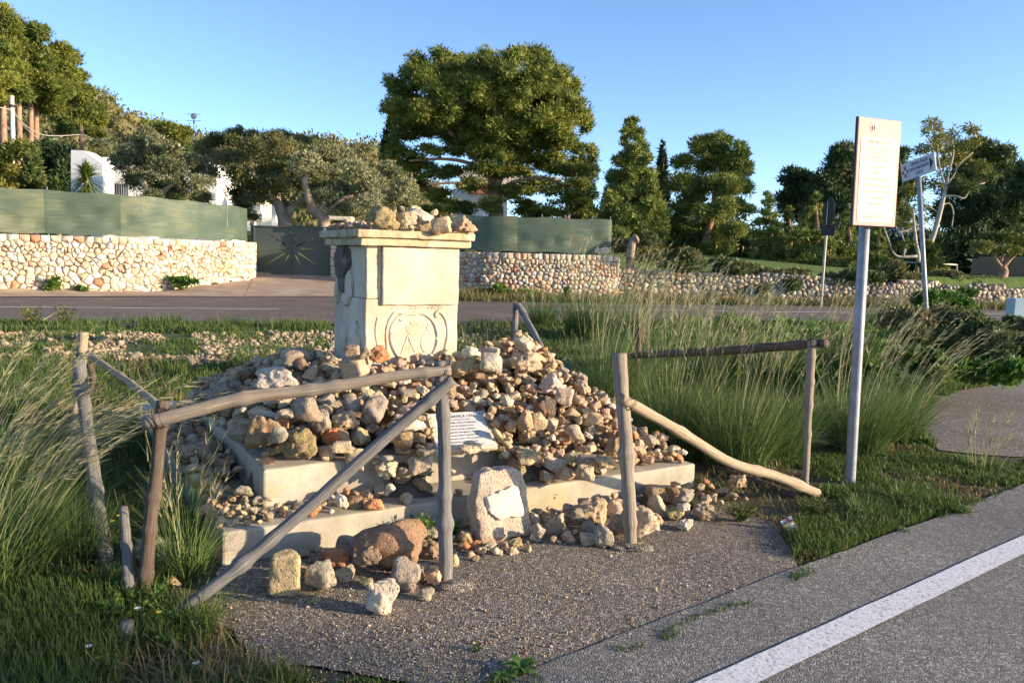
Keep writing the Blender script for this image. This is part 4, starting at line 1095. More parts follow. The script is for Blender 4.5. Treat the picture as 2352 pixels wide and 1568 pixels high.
pole(F_right, 'rail', [at(1424, 914, yE), at(1560, 990, yE*.68+bF.y*.32-.02), at(1680, 1062, yE*.4+bF.y*.6-.02), at(1790, 1096, yE*.2+bF.y*.8), bF+Vector((0, 0, .035))], .030, .036, 'pale_wood', 7, n=60, rough=.12)
bI = gr(1461, 880); 
pole(F_right, 'rail', [at(1455, 815, bI.y-2.2), at(1640, 806, bG.y+.9), at(1760, 797, bG.y+.4), at(1898, 788, bG.y-.03)], .036, .034, 'dark_wood', 8, n=50, rough=.12)
yI = bI.y-2.15
pole(F_right, 'post', [Vector((at(1461, 900, yI).x, yI, -.05)), at(1470, 735, yI)], .03, .028, 'dark_wood', 9)
loops(F_right, at(1864, 790, bG.y), (.9, .1, .2), .036, 4); loops(F_right, at(1450, 928, yE), (.7, .1, -.5), .038, 2); loops(F_right, at(1866, 800, bG.y), (.1, .1, 1), .036, 2)
F_back = empty('pole_fence', at(1182, 830, 9.2), 'grey back pole fence behind the heap: one post and a rail dropping to the right', 'fence')
yJ = 9.0
pole(F_back, 'post', [Vector((at(1180, 850, yJ).x, yJ, -.05)), at(1184, 696, yJ)], .034, .032, 'grey_wood', 10)
pole(F_back, 'rail', [at(1190, 700, yJ-.04), at(1222, 755, yJ-.3), at(1262, 840, yJ-.9)], .034, .032, 'grey_wood', 11)
loops(F_back, at(1184, 712, yJ), (0, 0, 1), .036, 3)
F_left = empty('pole_fence', gr(172, 1060), 'left pole fence of bleached posts tied with wire, its rail running down into the grass', 'fence')
yL = 5.6
pole(F_left, 'post', [Vector((at(168, 1120, yL).x, yL, -.04)), at(176, 960, yL), at(193, 762, yL)], .035, .033, 'pale_wood', 12)
bM = gr(252, 1332)
pole(F_left, 'post', [bM+Vector((0, 0, -.04)), at(222, 1150, bM.y+.5), at(182, 830, bM.y+1.35)], .034, .040, 'grey_wood', 13)
pole(F_left, 'rail', [at(203, 812, yL-.05), at(290, 874, yL-.7), at(345, 915, yL-1.2), at(378, 952, bA.y+.35)], .022, .020, 'pale_wood', 14, rough=.1)
loops(F_left, at(190, 815, yL), (0, .1, 1), .04, 4); loops(F_left, at(292, 876, yL-.7), (.8, -.3, -.4), .026, 3)
pole(F_left, 'stub', [at(206, 835, yL-.05), at(214, 870, yL-.05), at(205, 905, yL-.05)], .02, .016, 'dark_wood', 15, n=14)
def lone(name, pts, r0, r1, mat, seed, label, cat='wooden stake'):
    e = empty(name, pts[0], label, cat); pole(e, 'shaft', pts, r0, r1, mat, seed); return e
b_ = gr(296, 1400)
s1, _ = pole(None, 'wooden_stake', [b_+Vector((0, 0, -.02)), at(298, 1330, b_.y+.03), at(283, 1165, b_.y+.25)], .028, .020, 'grey_wood', 16)
meta(s1, 'short split grey stake standing between the leaning post and the dark front-left post', 'wooden stake')
b_ = gr(288, 1492)
s2, _ = pole(None, 'wooden_stump', [b_+Vector((0, 0, -.03)), at(291, 1470, b_.y+.01), at(293, 1425, b_.y+.03)], .030, .028, 'grey_wood', 17, n=20)
meta(s2, 'broken stump of a grey pole in the weeds at lower left', 'wooden stump')
s3, _ = pole(None, 'fallen_pole', [gr(1640, 1078)+Vector((0, 0, .02)), gr(1740, 1115)+Vector((0, 0, .03)), gr(1832, 1146)+Vector((0, 0, .02))], .022, .026, 'dark_wood', 18)
meta(s3, 'dark thin pole lying on the ground under the pale sloping rail', 'fallen pole')
# concrete footings of the two front posts
def footing(px, py, rx, ry, seed, label):
    c = gr(px, py); bm = bmesh.new(); bmesh.ops.create_icosphere(bm, subdivisions=4, radius=1)
    for v in bm.verts:
        a = noise.fractal(v.co*1.7+Vector((seed, 0, 0)), 1, 2, 4)
        v.co = Vector((v.co.x*rx*(1+.35*a), v.co.y*ry*(1+.35*a), max(-.2, v.co.z)*.028*(1+.4*a)))
    me = bpy.data.meshes.new('concrete_footing'); bm.to_mesh(me); bm.free()
    for p in me.polygons: p.use_smooth = True
    meta(link('concrete_footing', me, 'old_tarmac', None, c+Vector((0, 0, .008))), label, 'concrete footing')
footing(1035, 1350, .13, .085, 3, 'rough concrete footing at the base of the middle post')
footing(1450, 1262, .14, .08, 6, 'rough concrete footing at the base of the right front post')

# ------------------------------------------------------------------ signs
def panel_frame(TLp, TRp, BLp, Yl, Yr):
    tl_ = at(*TLp, Yl); tr = at(*TRp, Yr); bl = at(*BLp, Yl); ux = (tr-tl_); uz = (tl_-bl); return bl, ux, uz
sp_y = gr(1952, 1108).y
isign = empty('information_sign', gr(1952, 1108), 'tall cream information panel with faded red border on a grey metal pole', 'sign')
bot, top = gr(1952, 1110), at(1987, 500, sp_y)
dirp = (top-bot).normalized()
link('pole', tube_mesh('pole', [([bot-dirp*.1, bot, bot.lerp(top, .5), top+dirp*.55], .039, 24)]), 'galvanised', isign)
uxs = Vector((.925, .38, 0)).normalized(); uzs = (dirp*.985).normalized(); nns = uxs.cross(uzs).normalized()
if nns.y > 0: nns = -nns
SW, SH = .405, .765
blc = at(1957, 517, sp_y-.16); cs = blc+uxs*SW/2+uzs*SH/2
basis(link('panel', box_np((SW, SH, .018), .004), mat_plain('sign_border', (.56, .27, .225), .5, 0, .18, 5, 0), isign, cs), uxs, uzs, nns)
basis(link('edge_trim', box_np((SW+.006, SH+.006, .02), .004), 'dark_metal', isign, cs-nns*.010), uxs, uzs, nns)
def rrect(w_, h_, r, n=6):
    P = []
    for cx, cy, a0 in ((w_/2-r, h_/2-r, 0), (-w_/2+r, h_/2-r, 90), (-w_/2+r, -h_/2+r, 180), (w_/2-r, -h_/2+r, 270)):
        for k in range(n+1): a = math.radians(a0+90*k/n); P.append((cx+r*math.cos(a), cy+r*math.sin(a)))
    return P
def flat_poly(P):
    bm = bmesh.new(); vs = [bm.verts.new((x, y, 0)) for x, y in P]; bm.faces.new(vs); me = bpy.data.meshes.new('poly'); bm.to_mesh(me); bm.free(); return me
basis(link('printed_field', flat_poly(rrect(.345, .60, .03)), mat_plain('sign_cream', (.60, .545, .42), .5, 0, .05, 9, 0), isign, cs+nns*.0115-uzs*.055), uxs, uzs, nns)
oval = [(.024*math.cos(a), .036*math.sin(a)*(1.15 if math.sin(a) > 0 else 1)) for a in np.linspace(0, 2*math.pi, 25)[:-1]]
basis(link('crest', flat_poly(oval), 'sign_cream', isign, cs+nns*.0115+uzs*.315-uxs*.065), uxs, uzs, nns)
ringm = tube_mesh('r', [([(.014*math.cos(a), .021*math.sin(a), 0) for a in np.linspace(0, 2*math.pi, 20)], .0018, 5), ([(-.006, -.012, 0), (-.006, .010, 0)], .0016, 5), ([(.006, -.012, 0), (.006, .010, 0)], .0016, 5)])
basis(link('crest_mark', ringm, 'faded_print', isign, cs+nns*.013+uzs*.313-uxs*.065), uxs, uzs, nns)
items = []; yy = SH/2-.155
for s_, sz, y_ in [('ERMA ANTICA 1753', .027, .215), ('A sud di vento era gli antichi pellegrini', .0155, .178), ('lasciavano la pietra simbolo dei propri peccati', .0145, .160), ('per poi raggiungere, confessarsi,', .0155, .142), ("il Santuario della Madonna di Leuca.", .0155, .124), ('Fermati o moderno pellegrino, deponi la tua pietra', .0142, .106), ('come ai segnanti, antichi pellegrini.', .0155, .088), ('Pellegrini, ora potrete lodare', .0155, -.300), ("verso la Basilica Santuario de Finibusterrae", .0155, -.318)]:
    items.append((text_mesh(s_, sz, 0, squeeze=.9), Matrix.Translation((0, y_, 0))))
for me_, M_ in items: basis(link('text_line', me_, 'faded_print', isign, cs+nns*.0132+uzs*M_.translation.y), uxs, uzs, nns)
items = []
for s_, y_ in [('Ti Sua protezione', .040), ("t'affidiamo", -.002), ('O Madre di Dio di Grecia', -.046), ('Tu che accogli le nostre preghiere', -.090), ('aiuta le nostre anime dai tormenti', -.134), ('Vergine gloriosa', -.178), ('Madre Benedetta', -.222)]:
    items.append((text_mesh(s_, .0225, 0, shear=.3, squeeze=.85), Matrix.Translation((0, y_, 0))))
for me_, M_ in items: basis(link('text_line', me_, 'faded_red_print', isign, cs+nns*.0132+uzs*M_.translation.y), uxs, uzs, nns)

# direction sign to the dialysis centre
dsg = empty('direction_sign', Vector((at(2128, 700, 11).x, 11, 0)), 'small white CENTRO DIALISI arrow sign tilted on a leaning thin pole', 'sign')
p0 = Vector((at(2140, 885, 11).x, 11, -.1)); p1 = at(2110, 404, 11)
link('pole', tube_mesh('pole', [([p0, p0.lerp(p1, .5), p1], .031, 16)]), 'galvanised', dsg)
bl, tlc, br = at(2072.6, 419.4, 11.35), at(2070.5, 379, 11.35), at(2149.6, 391.6, 10.6)
ux_, uz_ = br-bl, tlc-bl; wS, hS = ux_.length, uz_.length; ux_.normalize(); uz_ = (uz_-ux_*uz_.dot(ux_)).normalized(); nn_ = ux_.cross(uz_).normalized()
if nn_.y > 0: nn_ = -nn_
cS = (br+tlc)/2
basis(link('panel', box_np((wS, hS, .02), .004), mat_plain('sign_white', (.62, .62, .63), .5, 0, .08, 6, 0), dsg, cS), ux_, uz_, nn_)
items = []
for s_, y_, x_ in [('CENTRO DIALISI', .27, .06), ('SANTA MARCELLINA', .0, .05), ('LEUCA', -.27, .04)]:
    me = text_mesh(s_, hS*.25, 0, bold=.002); wx = max(v.co.x for v in me.vertices)*2; tw = wS*(.50 if 'CENTRO' in s_ else .58 if 'SANTA' in s_ else .22)
    for v in me.vertices: v.co.x *= tw/wx
    items.append((me, Matrix.Translation((x_*wS, y_*hS, 0))))
for me_, M_ in items: basis(link('text_line', me_, 'dark_blue_print', dsg, cS+nn_*.0115+ux_*M_.translation.x+uz_*M_.translation.y), ux_, uz_, nn_)
basis(link('arrow', flat_poly([(-.05*wS, -.36*hS), (.05*wS, 0), (-.05*wS, .36*hS)]), 'black_print', dsg, cS+nn_*.0115+ux_*wS*.41), ux_, uz_, nn_)
for dx, dy, sw, sh in [(0, .22, .055, .22), (0, -.22, .055, .22), (-.07, 0, .05, .2), (.07, 0, .05, .2)]:
    basis(link('cross_block', box_np((wS*sw, hS*sh, .003)), 'red_print', dsg, cS+nn_*.0115-ux_*(wS*(.37-dx))+uz_*hS*dy), ux_, uz_, nn_)

# road sign seen from behind
yR = 31.0; rsg = empty('road_sign', Vector((at(1886, 690, yR).x, yR, 0)), 'round road sign seen edge-on from behind with a small plate below, on a thin pole', 'road sign')
p0 = Vector((at(1886, 690, yR).x, yR, -.1)); p1 = at(1904, 462, yR); dq = (p1-p0).normalized()
link('pole', tube_mesh('pole', [([p0, p0.lerp(p1, .5), p1], .045, 10)]), 'concrete_post', rsg)
nx_ = Vector((-1, -.03, 0)).normalized(); cR = at(1903.5, 486, yR-.1)
bm = bmesh.new(); bmesh.ops.create_cone(bm, cap_ends=True, segments=36, radius1=.53, radius2=.53, depth=.03); dm = bpy.data.meshes.new('disc'); bm.to_mesh(dm); bm.free()
basis(link('disc', dm, 'dark_metal', rsg, cR), nx_.cross(Vector((0, 0, 1))), (0, 0, 1), nx_)
basis(link('plate', box_np((.52, .40, .02), .004), 'dark_metal', rsg, at(1902, 529, yR-.08)), Vector((.8, -.6, 0)), (0, 0, 1), Vector((-.6, -.8, 0)))
for zz in (-.25, .25):
    basis(link('bracket', box_np((.9, .05, .04), .004), 'dark_metal', rsg, cR+Vector((0, 0, zz))-nx_*.03), nx_.cross(Vector((0, 0, 1))), (0, 0, 1), nx_)

# litter: a crumpled cigarette packet at the road edge
lp = gr(1812, 1222); pkt = empty('crumpled_packet', lp, 'crumpled red, white and blue packet littering the tarmac edge by the grass', 'litter')
bm = bmesh.new(); bmesh.ops.create_cube(bm, size=1)
for v in bm.verts: v.co = Vector((v.co.x*.068, v.co.y*.03, v.co.z*.088))
bmesh.ops.subdivide_edges(bm, edges=bm.edges[:], cuts=3, use_grid_fill=True)
for v in bm.verts: v.co += noise.noise_vector(v.co*22)*.009
me = bpy.data.meshes.new('packet'); bm.to_mesh(me); bm.free()
pe = link('carton', me, 'white_paint', pkt, lp+Vector((0, 0, .042))); Rk = Matrix.Rotation(math.radians(-25), 3, 'Y') @ Matrix.Rotation(math.radians(-38), 3, 'X'); pe.rotation_euler = Rk.to_euler()
for (zz, hh, mt) in ((-.032, .018, 'red_print'), (-.012, .008, 'dark_blue_print'), (.008, .007, 'yellow_petals'), (.020, .010, 'dark_blue_print')):
    b2 = link('printed_band', box_np((.069, .0335, hh), .001), mt, pkt, lp+Vector((0, 0, .042))+Rk @ Vector((0, 0, zz))); b2.rotation_euler = Rk.to_euler()
lm = text_mesh('A', .04, .001, bold=.002); l2 = link('printed_letter', lm, 'red_print', pkt, lp+Vector((0, 0, .042))+Rk @ Vector((.005, -.022, .032))); l2.rotation_euler = (Rk @ Matrix.Rotation(math.pi/2, 3, 'X')).to_euler()

# ------------------------------------------------------------------ dry stone walls
def clip(poly, n, c):
    out = []; k = len(poly)
    for i in range(k):
        p, q = poly[i], poly[(i+1) % k]; dp = p[0]*n[0]+p[1]*n[1]-c; dq_ = q[0]*n[0]+q[1]*n[1]-c
        if dp <= 0: out.append(p)
        if (dp < 0 < dq_) or (dq_ < 0 < dp): t = dp/(dp-dq_); out.append((p[0]+(q[0]-p[0])*t, p[1]+(q[1]-p[1])*t))
    return out
def cells(seeds, wts, box, R_):
    S = np.array(seeds); W = np.array(wts); res = []
    for i, (x, y) in enumerate(S):
        d = S-S[i]; d2 = (d**2).sum(1); nb = np.argsort(d2)[1:26]; P = [(box[0], box[1]), (box[2], box[1]), (box[2], box[3]), (box[0], box[3])]
        for j in nb:
            if d2[j] > R_*R_*4: break
            nv = d[j]; c = (S[j]@S[j]-S[i]@S[i]-W[j]+W[i])/2
            P = clip(P, nv, c)
            if len(P) < 3: break
        res.append(P)
    return res
def cell_stone(P, gap, bulge, seed, depth=.16):
    """polygon in (s, z), returns verts in (s, depth, z) about its centroid"""
    P = np.array(P); c = P.mean(0)
    e = np.roll(P, -1, 0)-P; L = np.linalg.norm(e, axis=1); P = P[L > .02]
    if len(P) < 3: return None
    c = P.mean(0); Q = []
    k = len(P)
    for i in range(k):
        a, b = P[i], P[(i+1) % k]; Q += [a*.95+b*.05, a*.05+b*.95]
    Q = np.array(Q); d = Q-c; r = np.linalg.norm(d, axis=1); Q = c+d*np.maximum(.35, 1-gap/np.maximum(r, .01))[:, None]
    if np.linalg.norm(Q-c, axis=1).max() < .03: return None
    m_ = len(Q); r_ = np.random.default_rng(seed); rings = []
    tx, ty = r_.normal(size=2)*.10
    for sc_, y_, nz in ((1, depth, 0), (1., .0, .004), (.84, -bulge*.75, .010)):
        q = c+(Q-c)*sc_+r_.normal(size=Q.shape)*nz
        y = y_ + (0 if y_ > 0 else (q-c)@np.array([tx, ty])*1.2)+(0 if y_ > 0 else r_.normal(size=m_)*bulge*.18)
        rings.append(np.stack([q[:, 0]-c[0], y*np.ones(m_), q[:, 1]-c[1]], -1))
    V = np.vstack(rings+[[[0, -bulge*(1+r_.normal()*.3), 0]]]); a = np.arange(m_); b = (a+1) % m_; F3 = []; F4 = []
    for k2 in (0, 1): F4.append(np.stack([k2*m_+a, k2*m_+b, (k2+1)*m_+b, (k2+1)*m_+a], -1))
    F3 = np.stack([2*m_+a, 2*m_+b, np.full(m_, 3*m_)], -1)
    return V, np.vstack(F4), F3, c
def wall(name, label, base, H0, dens, pal, wts_, cop=True, gap=.008, rows_z=.17, rough_top=0, bulge=.038, limit=300, mass_from=None, wall_kind='wall_rock', cat='dry stone wall', copw=.3, blackpatch=None):
    B = np.array([(p[0], p[1]) for p in base], float); L = np.concatenate([[0], np.cumsum(np.linalg.norm(np.diff(B, axis=0), axis=1))])
    def P3(s, z):
        x, y = np.interp(s, L, B[:, 0]), np.interp(s, L, B[:, 1]); x2, y2 = np.interp(s+.15, L, B[:, 0]), np.interp(s+.15, L, B[:, 1]); x1, y1 = np.interp(s-.15, L, B[:, 0]), np.interp(s-.15, L, B[:, 1])
        t = Vector((x2-x1, y2-y1, 0)).normalized(); return Vector((x, y, z)), t, Vector((-t.y, t.x, 0))
    root = empty(name, (B[0][0], B[0][1], tz(*B[0])-.0), label, cat)
    Hs = lambda s: H0 if not callable(H0) else H0(s)
    zb_ = lambda s: tz(np.interp(s, L, B[:, 0]), np.interp(s, L, B[:, 1])-.1)
    seeds = []; w8 = []; tp = []
    s = .1
    topz = 3.0
    if cop:
        while s < L[-1]-.05:
            wd = random.uniform(.7, 1.3)*copw; seeds.append((s+wd/2, -.15)); w8.append(0); tp.append('cop'); s += wd
    ztop = -(.30 if cop else .0)
    row = 0; z = ztop
    maxh = max(Hs(q)-zb_(q) for q in np.linspace(0, L[-1], 30))+.1
    while z > -maxh:
        rh = rows_z*(.75+.5*min(1, -z/maxh))*random.uniform(.85, 1.15); s = random.uniform(0, .2)
        while s < L[-1]:
            wd = rh*random.uniform(.55, 2.2)*dens; seeds.append((s+wd/2, z-rh/2+random.uniform(-.42, .42)*rh)); w8.append(random.uniform(-.9, 1.3)*rh*rh*.22); tp.append('s'); s += wd
        z -= rh
    seeds = np.array(seeds); C_ = cells(seeds, w8, (0, -maxh-.1, L[-1], 0), rows_z*2.5)
    objs = []
    for i, P in enumerate(C_):
        if len(P) < 3: continue
        cx = float(np.mean([p[0] for p in P])); cz_ = float(np.mean([p[1] for p in P]))
        Ht = Hs(cx)
        if Ht+cz_ < zb_(cx)-.03: continue
        if rough_top:
            lim = -rough_top*fbm(cx*.9, 3.3, 5)*1.6+rough_top*.4
            if cz_ > lim: continue
        r = cell_stone(P, gap*random.uniform(.7, 1.5), bulge*random.uniform(.7, 1.5), i)
        if r is None: continue
        V, F4, F3, c = r; p, t, nb = P3(c[0], Ht+c[1])
        yaw = math.atan2(t.y, t.x); area = np.ptp(V[:, 0])*np.ptp(V[:, 2])
        px, py, f = proj(np.array([p[:]])); vis = -15 < px[0] < 2367 and f[0] > 0
        cc = tuple(q*(.82 if 'grey' in pal else 1) for q in jit(PAL2[random.choices(pal, wts_)[0]], .14))
        objs.append((area/float(f[0])**2*(1 if vis else .001), V, F4, F3, p, yaw, cc))
    objs.sort(key=lambda t_: -t_[0])
    for a_r, V, F4, F3, p, yaw, cc in objs[:limit]:
        o = link('stone', mesh_np('stone', V, [F4, F3]), wall_kind, root, p); o.rotation_euler = (0, 0, yaw); o.color = tuple(cc)+(1,)
    VV = []; Q4 = []; Q3 = []; CC = []; k = 0
    for a_r, V, F4, F3, p, yaw, cc in objs[limit:]:
        cs_, sn = math.cos(yaw), math.sin(yaw); W_ = np.stack([V[:, 0]*cs_-V[:, 1]*sn+p.x, V[:, 0]*sn+V[:, 1]*cs_+p.y, V[:, 2]+p.z], -1)
        VV.append(W_); Q4.append(F4+k); Q3.append(F3+k); CC.append(np.broadcast_to(np.array(cc), (len(V), 3))); k += len(V)
    if VV:
        Vw = np.vstack(VV)-np.array(wpos(root))
        link('smaller_stones', mesh_np('smaller_stones', Vw, [np.vstack(Q4), np.vstack(Q3)], col=np.vstack(CC)), wall_kind+'_mass', root, wpos(root), kind='stuff')
    # rubble core behind the faces
    VV = []; F = []; S_ = np.linspace(0, L[-1], int(L[-1]*2)+2)
    for s in S_:
        p, t, nb = P3(s, 0); zt = Hs(s)-.10-(rough_top*.9 if rough_top else 0); zbm = zb_(s)-.2
        for (dd, z_) in ((.06, zbm), (.06, zt), (.5, zt), (.5, zbm)): q = p+nb*dd; VV.append((q.x, q.y, z_))
    for i in range(len(S_)-1):
        for k in range(4): F.append((i*4+k, i*4+(k+1) % 4, i*4+4+(k+1) % 4, i*4+4+k))
    F.append((0, 1, 2, 3)); e = len(VV)-4; F.append((e, e+3, e+2, e+1))
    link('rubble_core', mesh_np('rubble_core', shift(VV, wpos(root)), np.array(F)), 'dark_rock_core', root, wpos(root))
    return root, P3, L
PAL2 = {'cream': (.68, .58, .42), 'white': (.74, .68, .57), 'tan': (.56, .44, .30), 'pink': (.66, .45, .32), 'red': (.52, .24, .14), 'grey': (.42, .39, .35), 'dgrey': (.26, .25, .23)}
LW = [(-27, 21.6), (-17.3, 27.1), (-13.8, 29.1), (-12.4, 30.8), (-11.3, 32.6), (-10.95, 33.8), (-11.2, 35.0), (-11.7, 36.2)]
LW = [tuple(p[:2]) for p in polyline([Vector((p[0], p[1], 0)) for p in LW], 40)]
wallL, P3L, LL = wall('dry_stone_wall', 'cream dry stone wall left of the gate, curving into the driveway under the green net', LW, 1.97, 1.0, ['cream', 'white', 'tan', 'pink', 'red'], [40, 22, 16, 12, 2])
RW = [(-4.1, 36.4), (-3.5, 34.6), (-2.6, 33.0), (-1.2, 31.9), (1.0, 31.9), (3.0, 32.3), (4.05, 32.6), (4.3, 33.4)]
RW = [tuple(p[:2]) for p in polyline([Vector((p[0], p[1], 0)) for p in RW], 40)]
wallR, P3R, LR = wall('dry_stone_wall', 'dry stone wall right of the pedestal with upright coping and two big end blocks', RW, 1.80, .9, ['cream', 'white', 'tan', 'pink', 'red', 'grey'], [36, 16, 18, 16, 3, 12], rows_z=.17, copw=.24, gap=.005)
for px in (1374, 1388):
    V, Fc = stone_shape('block', px, 3); o = link('end_block', mesh_np('end_block', V*np.array([.19, .16, .2]), Fc, smooth=True), 'wall_rock', wallR, at(px, 576, 32.7)); o.color = (.62, .53, .4, 1)
def HR(s): return float(np.interp(s, [0, 4, 10, 20, 30, 45], [1.45, 1.35, 1.15, 1.0, .85, .6]))
FW = [(4.0, 33.3), (7.5, 33.6), (11.5, 34.0), (17, 34.6), (24, 36.0), (32, 39)]
wallF, _, _ = wall('tumbledown_wall', 'low rough tumbledown stone wall along the field edge behind the tall grass', FW, HR, 1.0, ['cream', 'white', 'grey', 'dgrey', 'tan', 'pink'], [16, 8, 34, 16, 22, 4], cop=False, gap=.008, rows_z=.21, rough_top=.30, bulge=.07)
# field bank stones on top of the rough wall
# ------------------------------------------------------------------ green shade nets
def mat_net():
    b = NB('shade_net'); uv = b.coord('UV')
    st = b.noise(b.mapping(uv, (1.2, 38, 1)), 1, 5, .7, .2); blot = b.noise(b.mapping(uv, (.9, 1.4, 1)), 1, 3, .5)
    fine = b.noise(b.mapping(uv, (60, 90, 1)), 1, 3, .8)
    f = b.math('ADD', b.math('ADD', b.math('MULTIPLY', st, .45), b.math('MULTIPLY', blot, .35)), b.math('MULTIPLY', fine, .2))
    t = b.attr('tint').outputs['Fac']; f = b.math('ADD', f, b.math('MULTIPLY', t, .13))
    col = b.ramp(f, [(.34, (.05, .095, .07)), (.50, (.10, .14, .10)), (.60, (.20, .22, .13)), (.76, (.40, .38, .22))])
    b.base(col); b.p.inputs['Roughness'].default_value = .6; b.bump(st, .3, .02)
    tr = b.n('ShaderNodeBsdfTranslucent'); b.l(col, tr.inputs[0]); mx = b.n('ShaderNodeMixShader'); mx.inputs[0].default_value = .25
    b.l(b.p.outputs[0], mx.inputs[1]); b.l(tr.outputs[0], mx.inputs[2]); b.l(mx.outputs[0], b.out.inputs[0])
mat_net()
def net(P3, s0, s1, z0, z1, label, joints, dents, posts, lean=0):
    p, t, nb = P3(s0, z0); root = empty('shade_net', p+nb*.3, label, 'shade net')
    edges = [s0]+joints+[s1]
    for k in range(len(edges)-1):
        a, b = edges[k], edges[k+1]+(0.12 if k < len(edges)-2 else 0); n = int((b-a)*5)+4; m_ = 12; V = []; UVs = []; Tn = []
        for i in range(n):
            s = a+(b-a)*i/(n-1)
            for j in range(m_):
                z = (z0(s) if callable(z0) else z0)*(1-j/(m_-1))+(z1(s) if callable(z1) else z1)*j/(m_-1)
                p, t, nb = P3(s, z); off = .22+.02*k+.05*(fbm(s*.9, z*1.5, 9+k)-.5)
                for (ds, dz, rr_, am) in dents: off += am*math.exp(-(((s-ds)/rr_)**2+((z-dz)/(rr_*.7))**2))
                q = p+nb*off; q.z += .02*math.sin(s*3+k)*(1 if j in (0, m_-1) else .0)
                V.append(q[:]); UVs.append((s, z)); Tn.append((0, .45, -.25, .3, .0, -.3)[k % 6])
        i = np.arange(n-1)[:, None]*m_; j = np.arange(m_-1)[None]; Q = np.stack([i+j, i+m_+j, i+m_+j+1, i+j+1], -1).reshape(-1, 4)
        link('net_panel', mesh_np('net_panel', shift(V, wpos(root)), Q, tint=Tn, uv=UVs, smooth=True), 'shade_net', root, wpos(root))
    for s in posts:
        zt = (z1(s) if callable(z1) else z1); p, t, nb = P3(s, 0); q = p+nb*.34
        link('net_post', tube_mesh('net_post', [([Vector((q.x, q.y, tz(q.x, q.y))), Vector((q.x, q.y, zt+.12))], .022, 8)]), 'galvanised', root)
    return root
zt_l = lambda s: float(np.interp(s, [0, 11.3, 16.5, 20.5], [3.6, 3.52, 3.47, 3.38]))
sL = lambda X_: float(np.interp(X_, [p[0] for p in LW[:34]], LL[:34]))
sx = [sL(x) for x in (-16.5, -13.9, -12.2)]
net(P3L, .2, sL(-11.15), 2.02, zt_l, 'green shade net stretched above the left dry stone wall', [sL(-19.5), sL(-16.2), sL(-14.1), sL(-13.55), sL(-12.1)],
    [(sL(x), z, .22, .12) for x, z in ((-17.0, 2.5), (-16.3, 2.35), (-15.6, 3.0), (-15.3, 2.4), (-14.7, 2.75), (-14.2, 2.5), (-13.8, 2.6))], [sL(x) for x in (-22, -19, -16, -13.6, -11.3)])
net(P3R, 1.0, LR[-1]-.75, 1.86, 3.22, 'green shade net above the right dry stone wall, its end post showing', [LR[-1]-5.6, LR[-1]-5.0],
    [(LR[-1]-x, z, .2, .1) for x, z in ((4.8, 2.4), (4.1, 2.1), (3.3, 2.3), (2.6, 2.25), (1.7, 2.5), (1.3, 2.3))], [LR[-1]-x for x in (.78, 1.8, 2.9, 3.9, 5.0, 6.4)])
# short stretch of net and stone gate pillar right of the gate
pil = empty('gate_pillar', at(765, 640, 36.4), 'stone gate pillar topped by a slab with two small stones, seen left above the pedestal', 'gate pillar')
pz = at(788, 500, 36.2)
for k, zz in enumerate(np.arange(.48, 2.9, .37)):
    o = link('ashlar_block', box_np((.85-.0*k+random.uniform(-.02, .02), .6, .35), .03), 'wall_rock', pil, (pz.x-.06, pz.y, zz)); o.color = (.58, .48, .36, 1)
o = link('cap_stone', box_np((1.0, .75, .16), .03), 'wall_rock', pil, (pz.x-.06, pz.y, 3.14)); o.color = (.66, .57, .44, 1)

# ------------------------------------------------------------------ gate with sunburst slots
gz = .47; gl = at(584, 640, 36.4); grr = at(768, 640, 36.6); gx0, gx1 = gl.x, grr.x; gmid = gx0+(gx1-gx0)*.46; GH = 2.28
gate = empty('metal_gate', (gmid, 36.45, gz), 'dark green double metal gate with sunburst slots across both leaves', 'gate')
cxg, czg = gmid+.05, gz+GH*.56
rays = [(a, r0, r1) for a, r0, r1 in ((150, .25, 1.35), (118, .2, .75), (62, .25, .85), (28, .2, 1.3), (2, .3, 1.1), (-32, .3, 1.3), (-62, .3, .8), (180, .3, 1.2), (-148, .35, 1.35), (-118, .3, .7))]
def leaf(x0, x1, nm):
    verts = [Vector((x0, gz)), Vector((x1, gz)), Vector((x1, gz+GH)), Vector((x0, gz+GH))]; faces = [[0, 1, 2, 3]]
    for a, r0, r1 in rays:
        d = Vector((math.cos(math.radians(a)), math.sin(math.radians(a)))); n_ = Vector((-d.y, d.x)); c = Vector((cxg, czg))
        tip = c+d*r1; m_ = c+d*(r0+.12)
        if not (x0+.05 < tip.x < x1-.05 and x0+.03 < (c+d*r0).x < x1-.03): continue
        k = len(verts); verts += [c+d*r0-n_*.012, m_-n_*.035, tip-n_*.006, tip+n_*.006, m_+n_*.035, c+d*r0+n_*.012]; faces.append(list(range(k, k+6)))
    edges = [(f[k], f[(k+1) % len(f)]) for f in faces for k in range(len(f))]
    r = delaunay_2d_cdt(verts, edges, [], 0, 1e-5)
    V = [(v.x, 0, v.y) for v in r[0]]; F = []
    for f in r[2]:
        cx_ = np.array([sum(r[0][i].x for i in f)/len(f)]); cy_ = np.array([sum(r[0][i].y for i in f)/len(f)])
        if not any(in_poly([tuple(verts[i]) for i in sf], cx_, cy_)[0] for sf in faces[1:]): F.append(list(f))
    me = bpy.data.meshes.new('leaf'); me.from_pydata([tuple(Vector(v)-Vector((x0, 0, gz))) for v in V], [], F)
    o = link('leaf', me, 'gate_green', gate, (x0, 36.45, gz)); md = o.modifiers.new('thickness', 'SOLIDIFY'); md.thickness = .04
    for (fx, fw, hz, hh) in ((0, .06, GH/2, GH), (x1-x0, .06, GH/2, GH), ((x1-x0)/2, x1-x0, .03, .06), ((x1-x0)/2, x1-x0, GH-.03, .06)):
        link('frame', box_np((fw, .07, hh), .005), 'gate_green', gate, (x0+fx, 36.43, gz+hz))
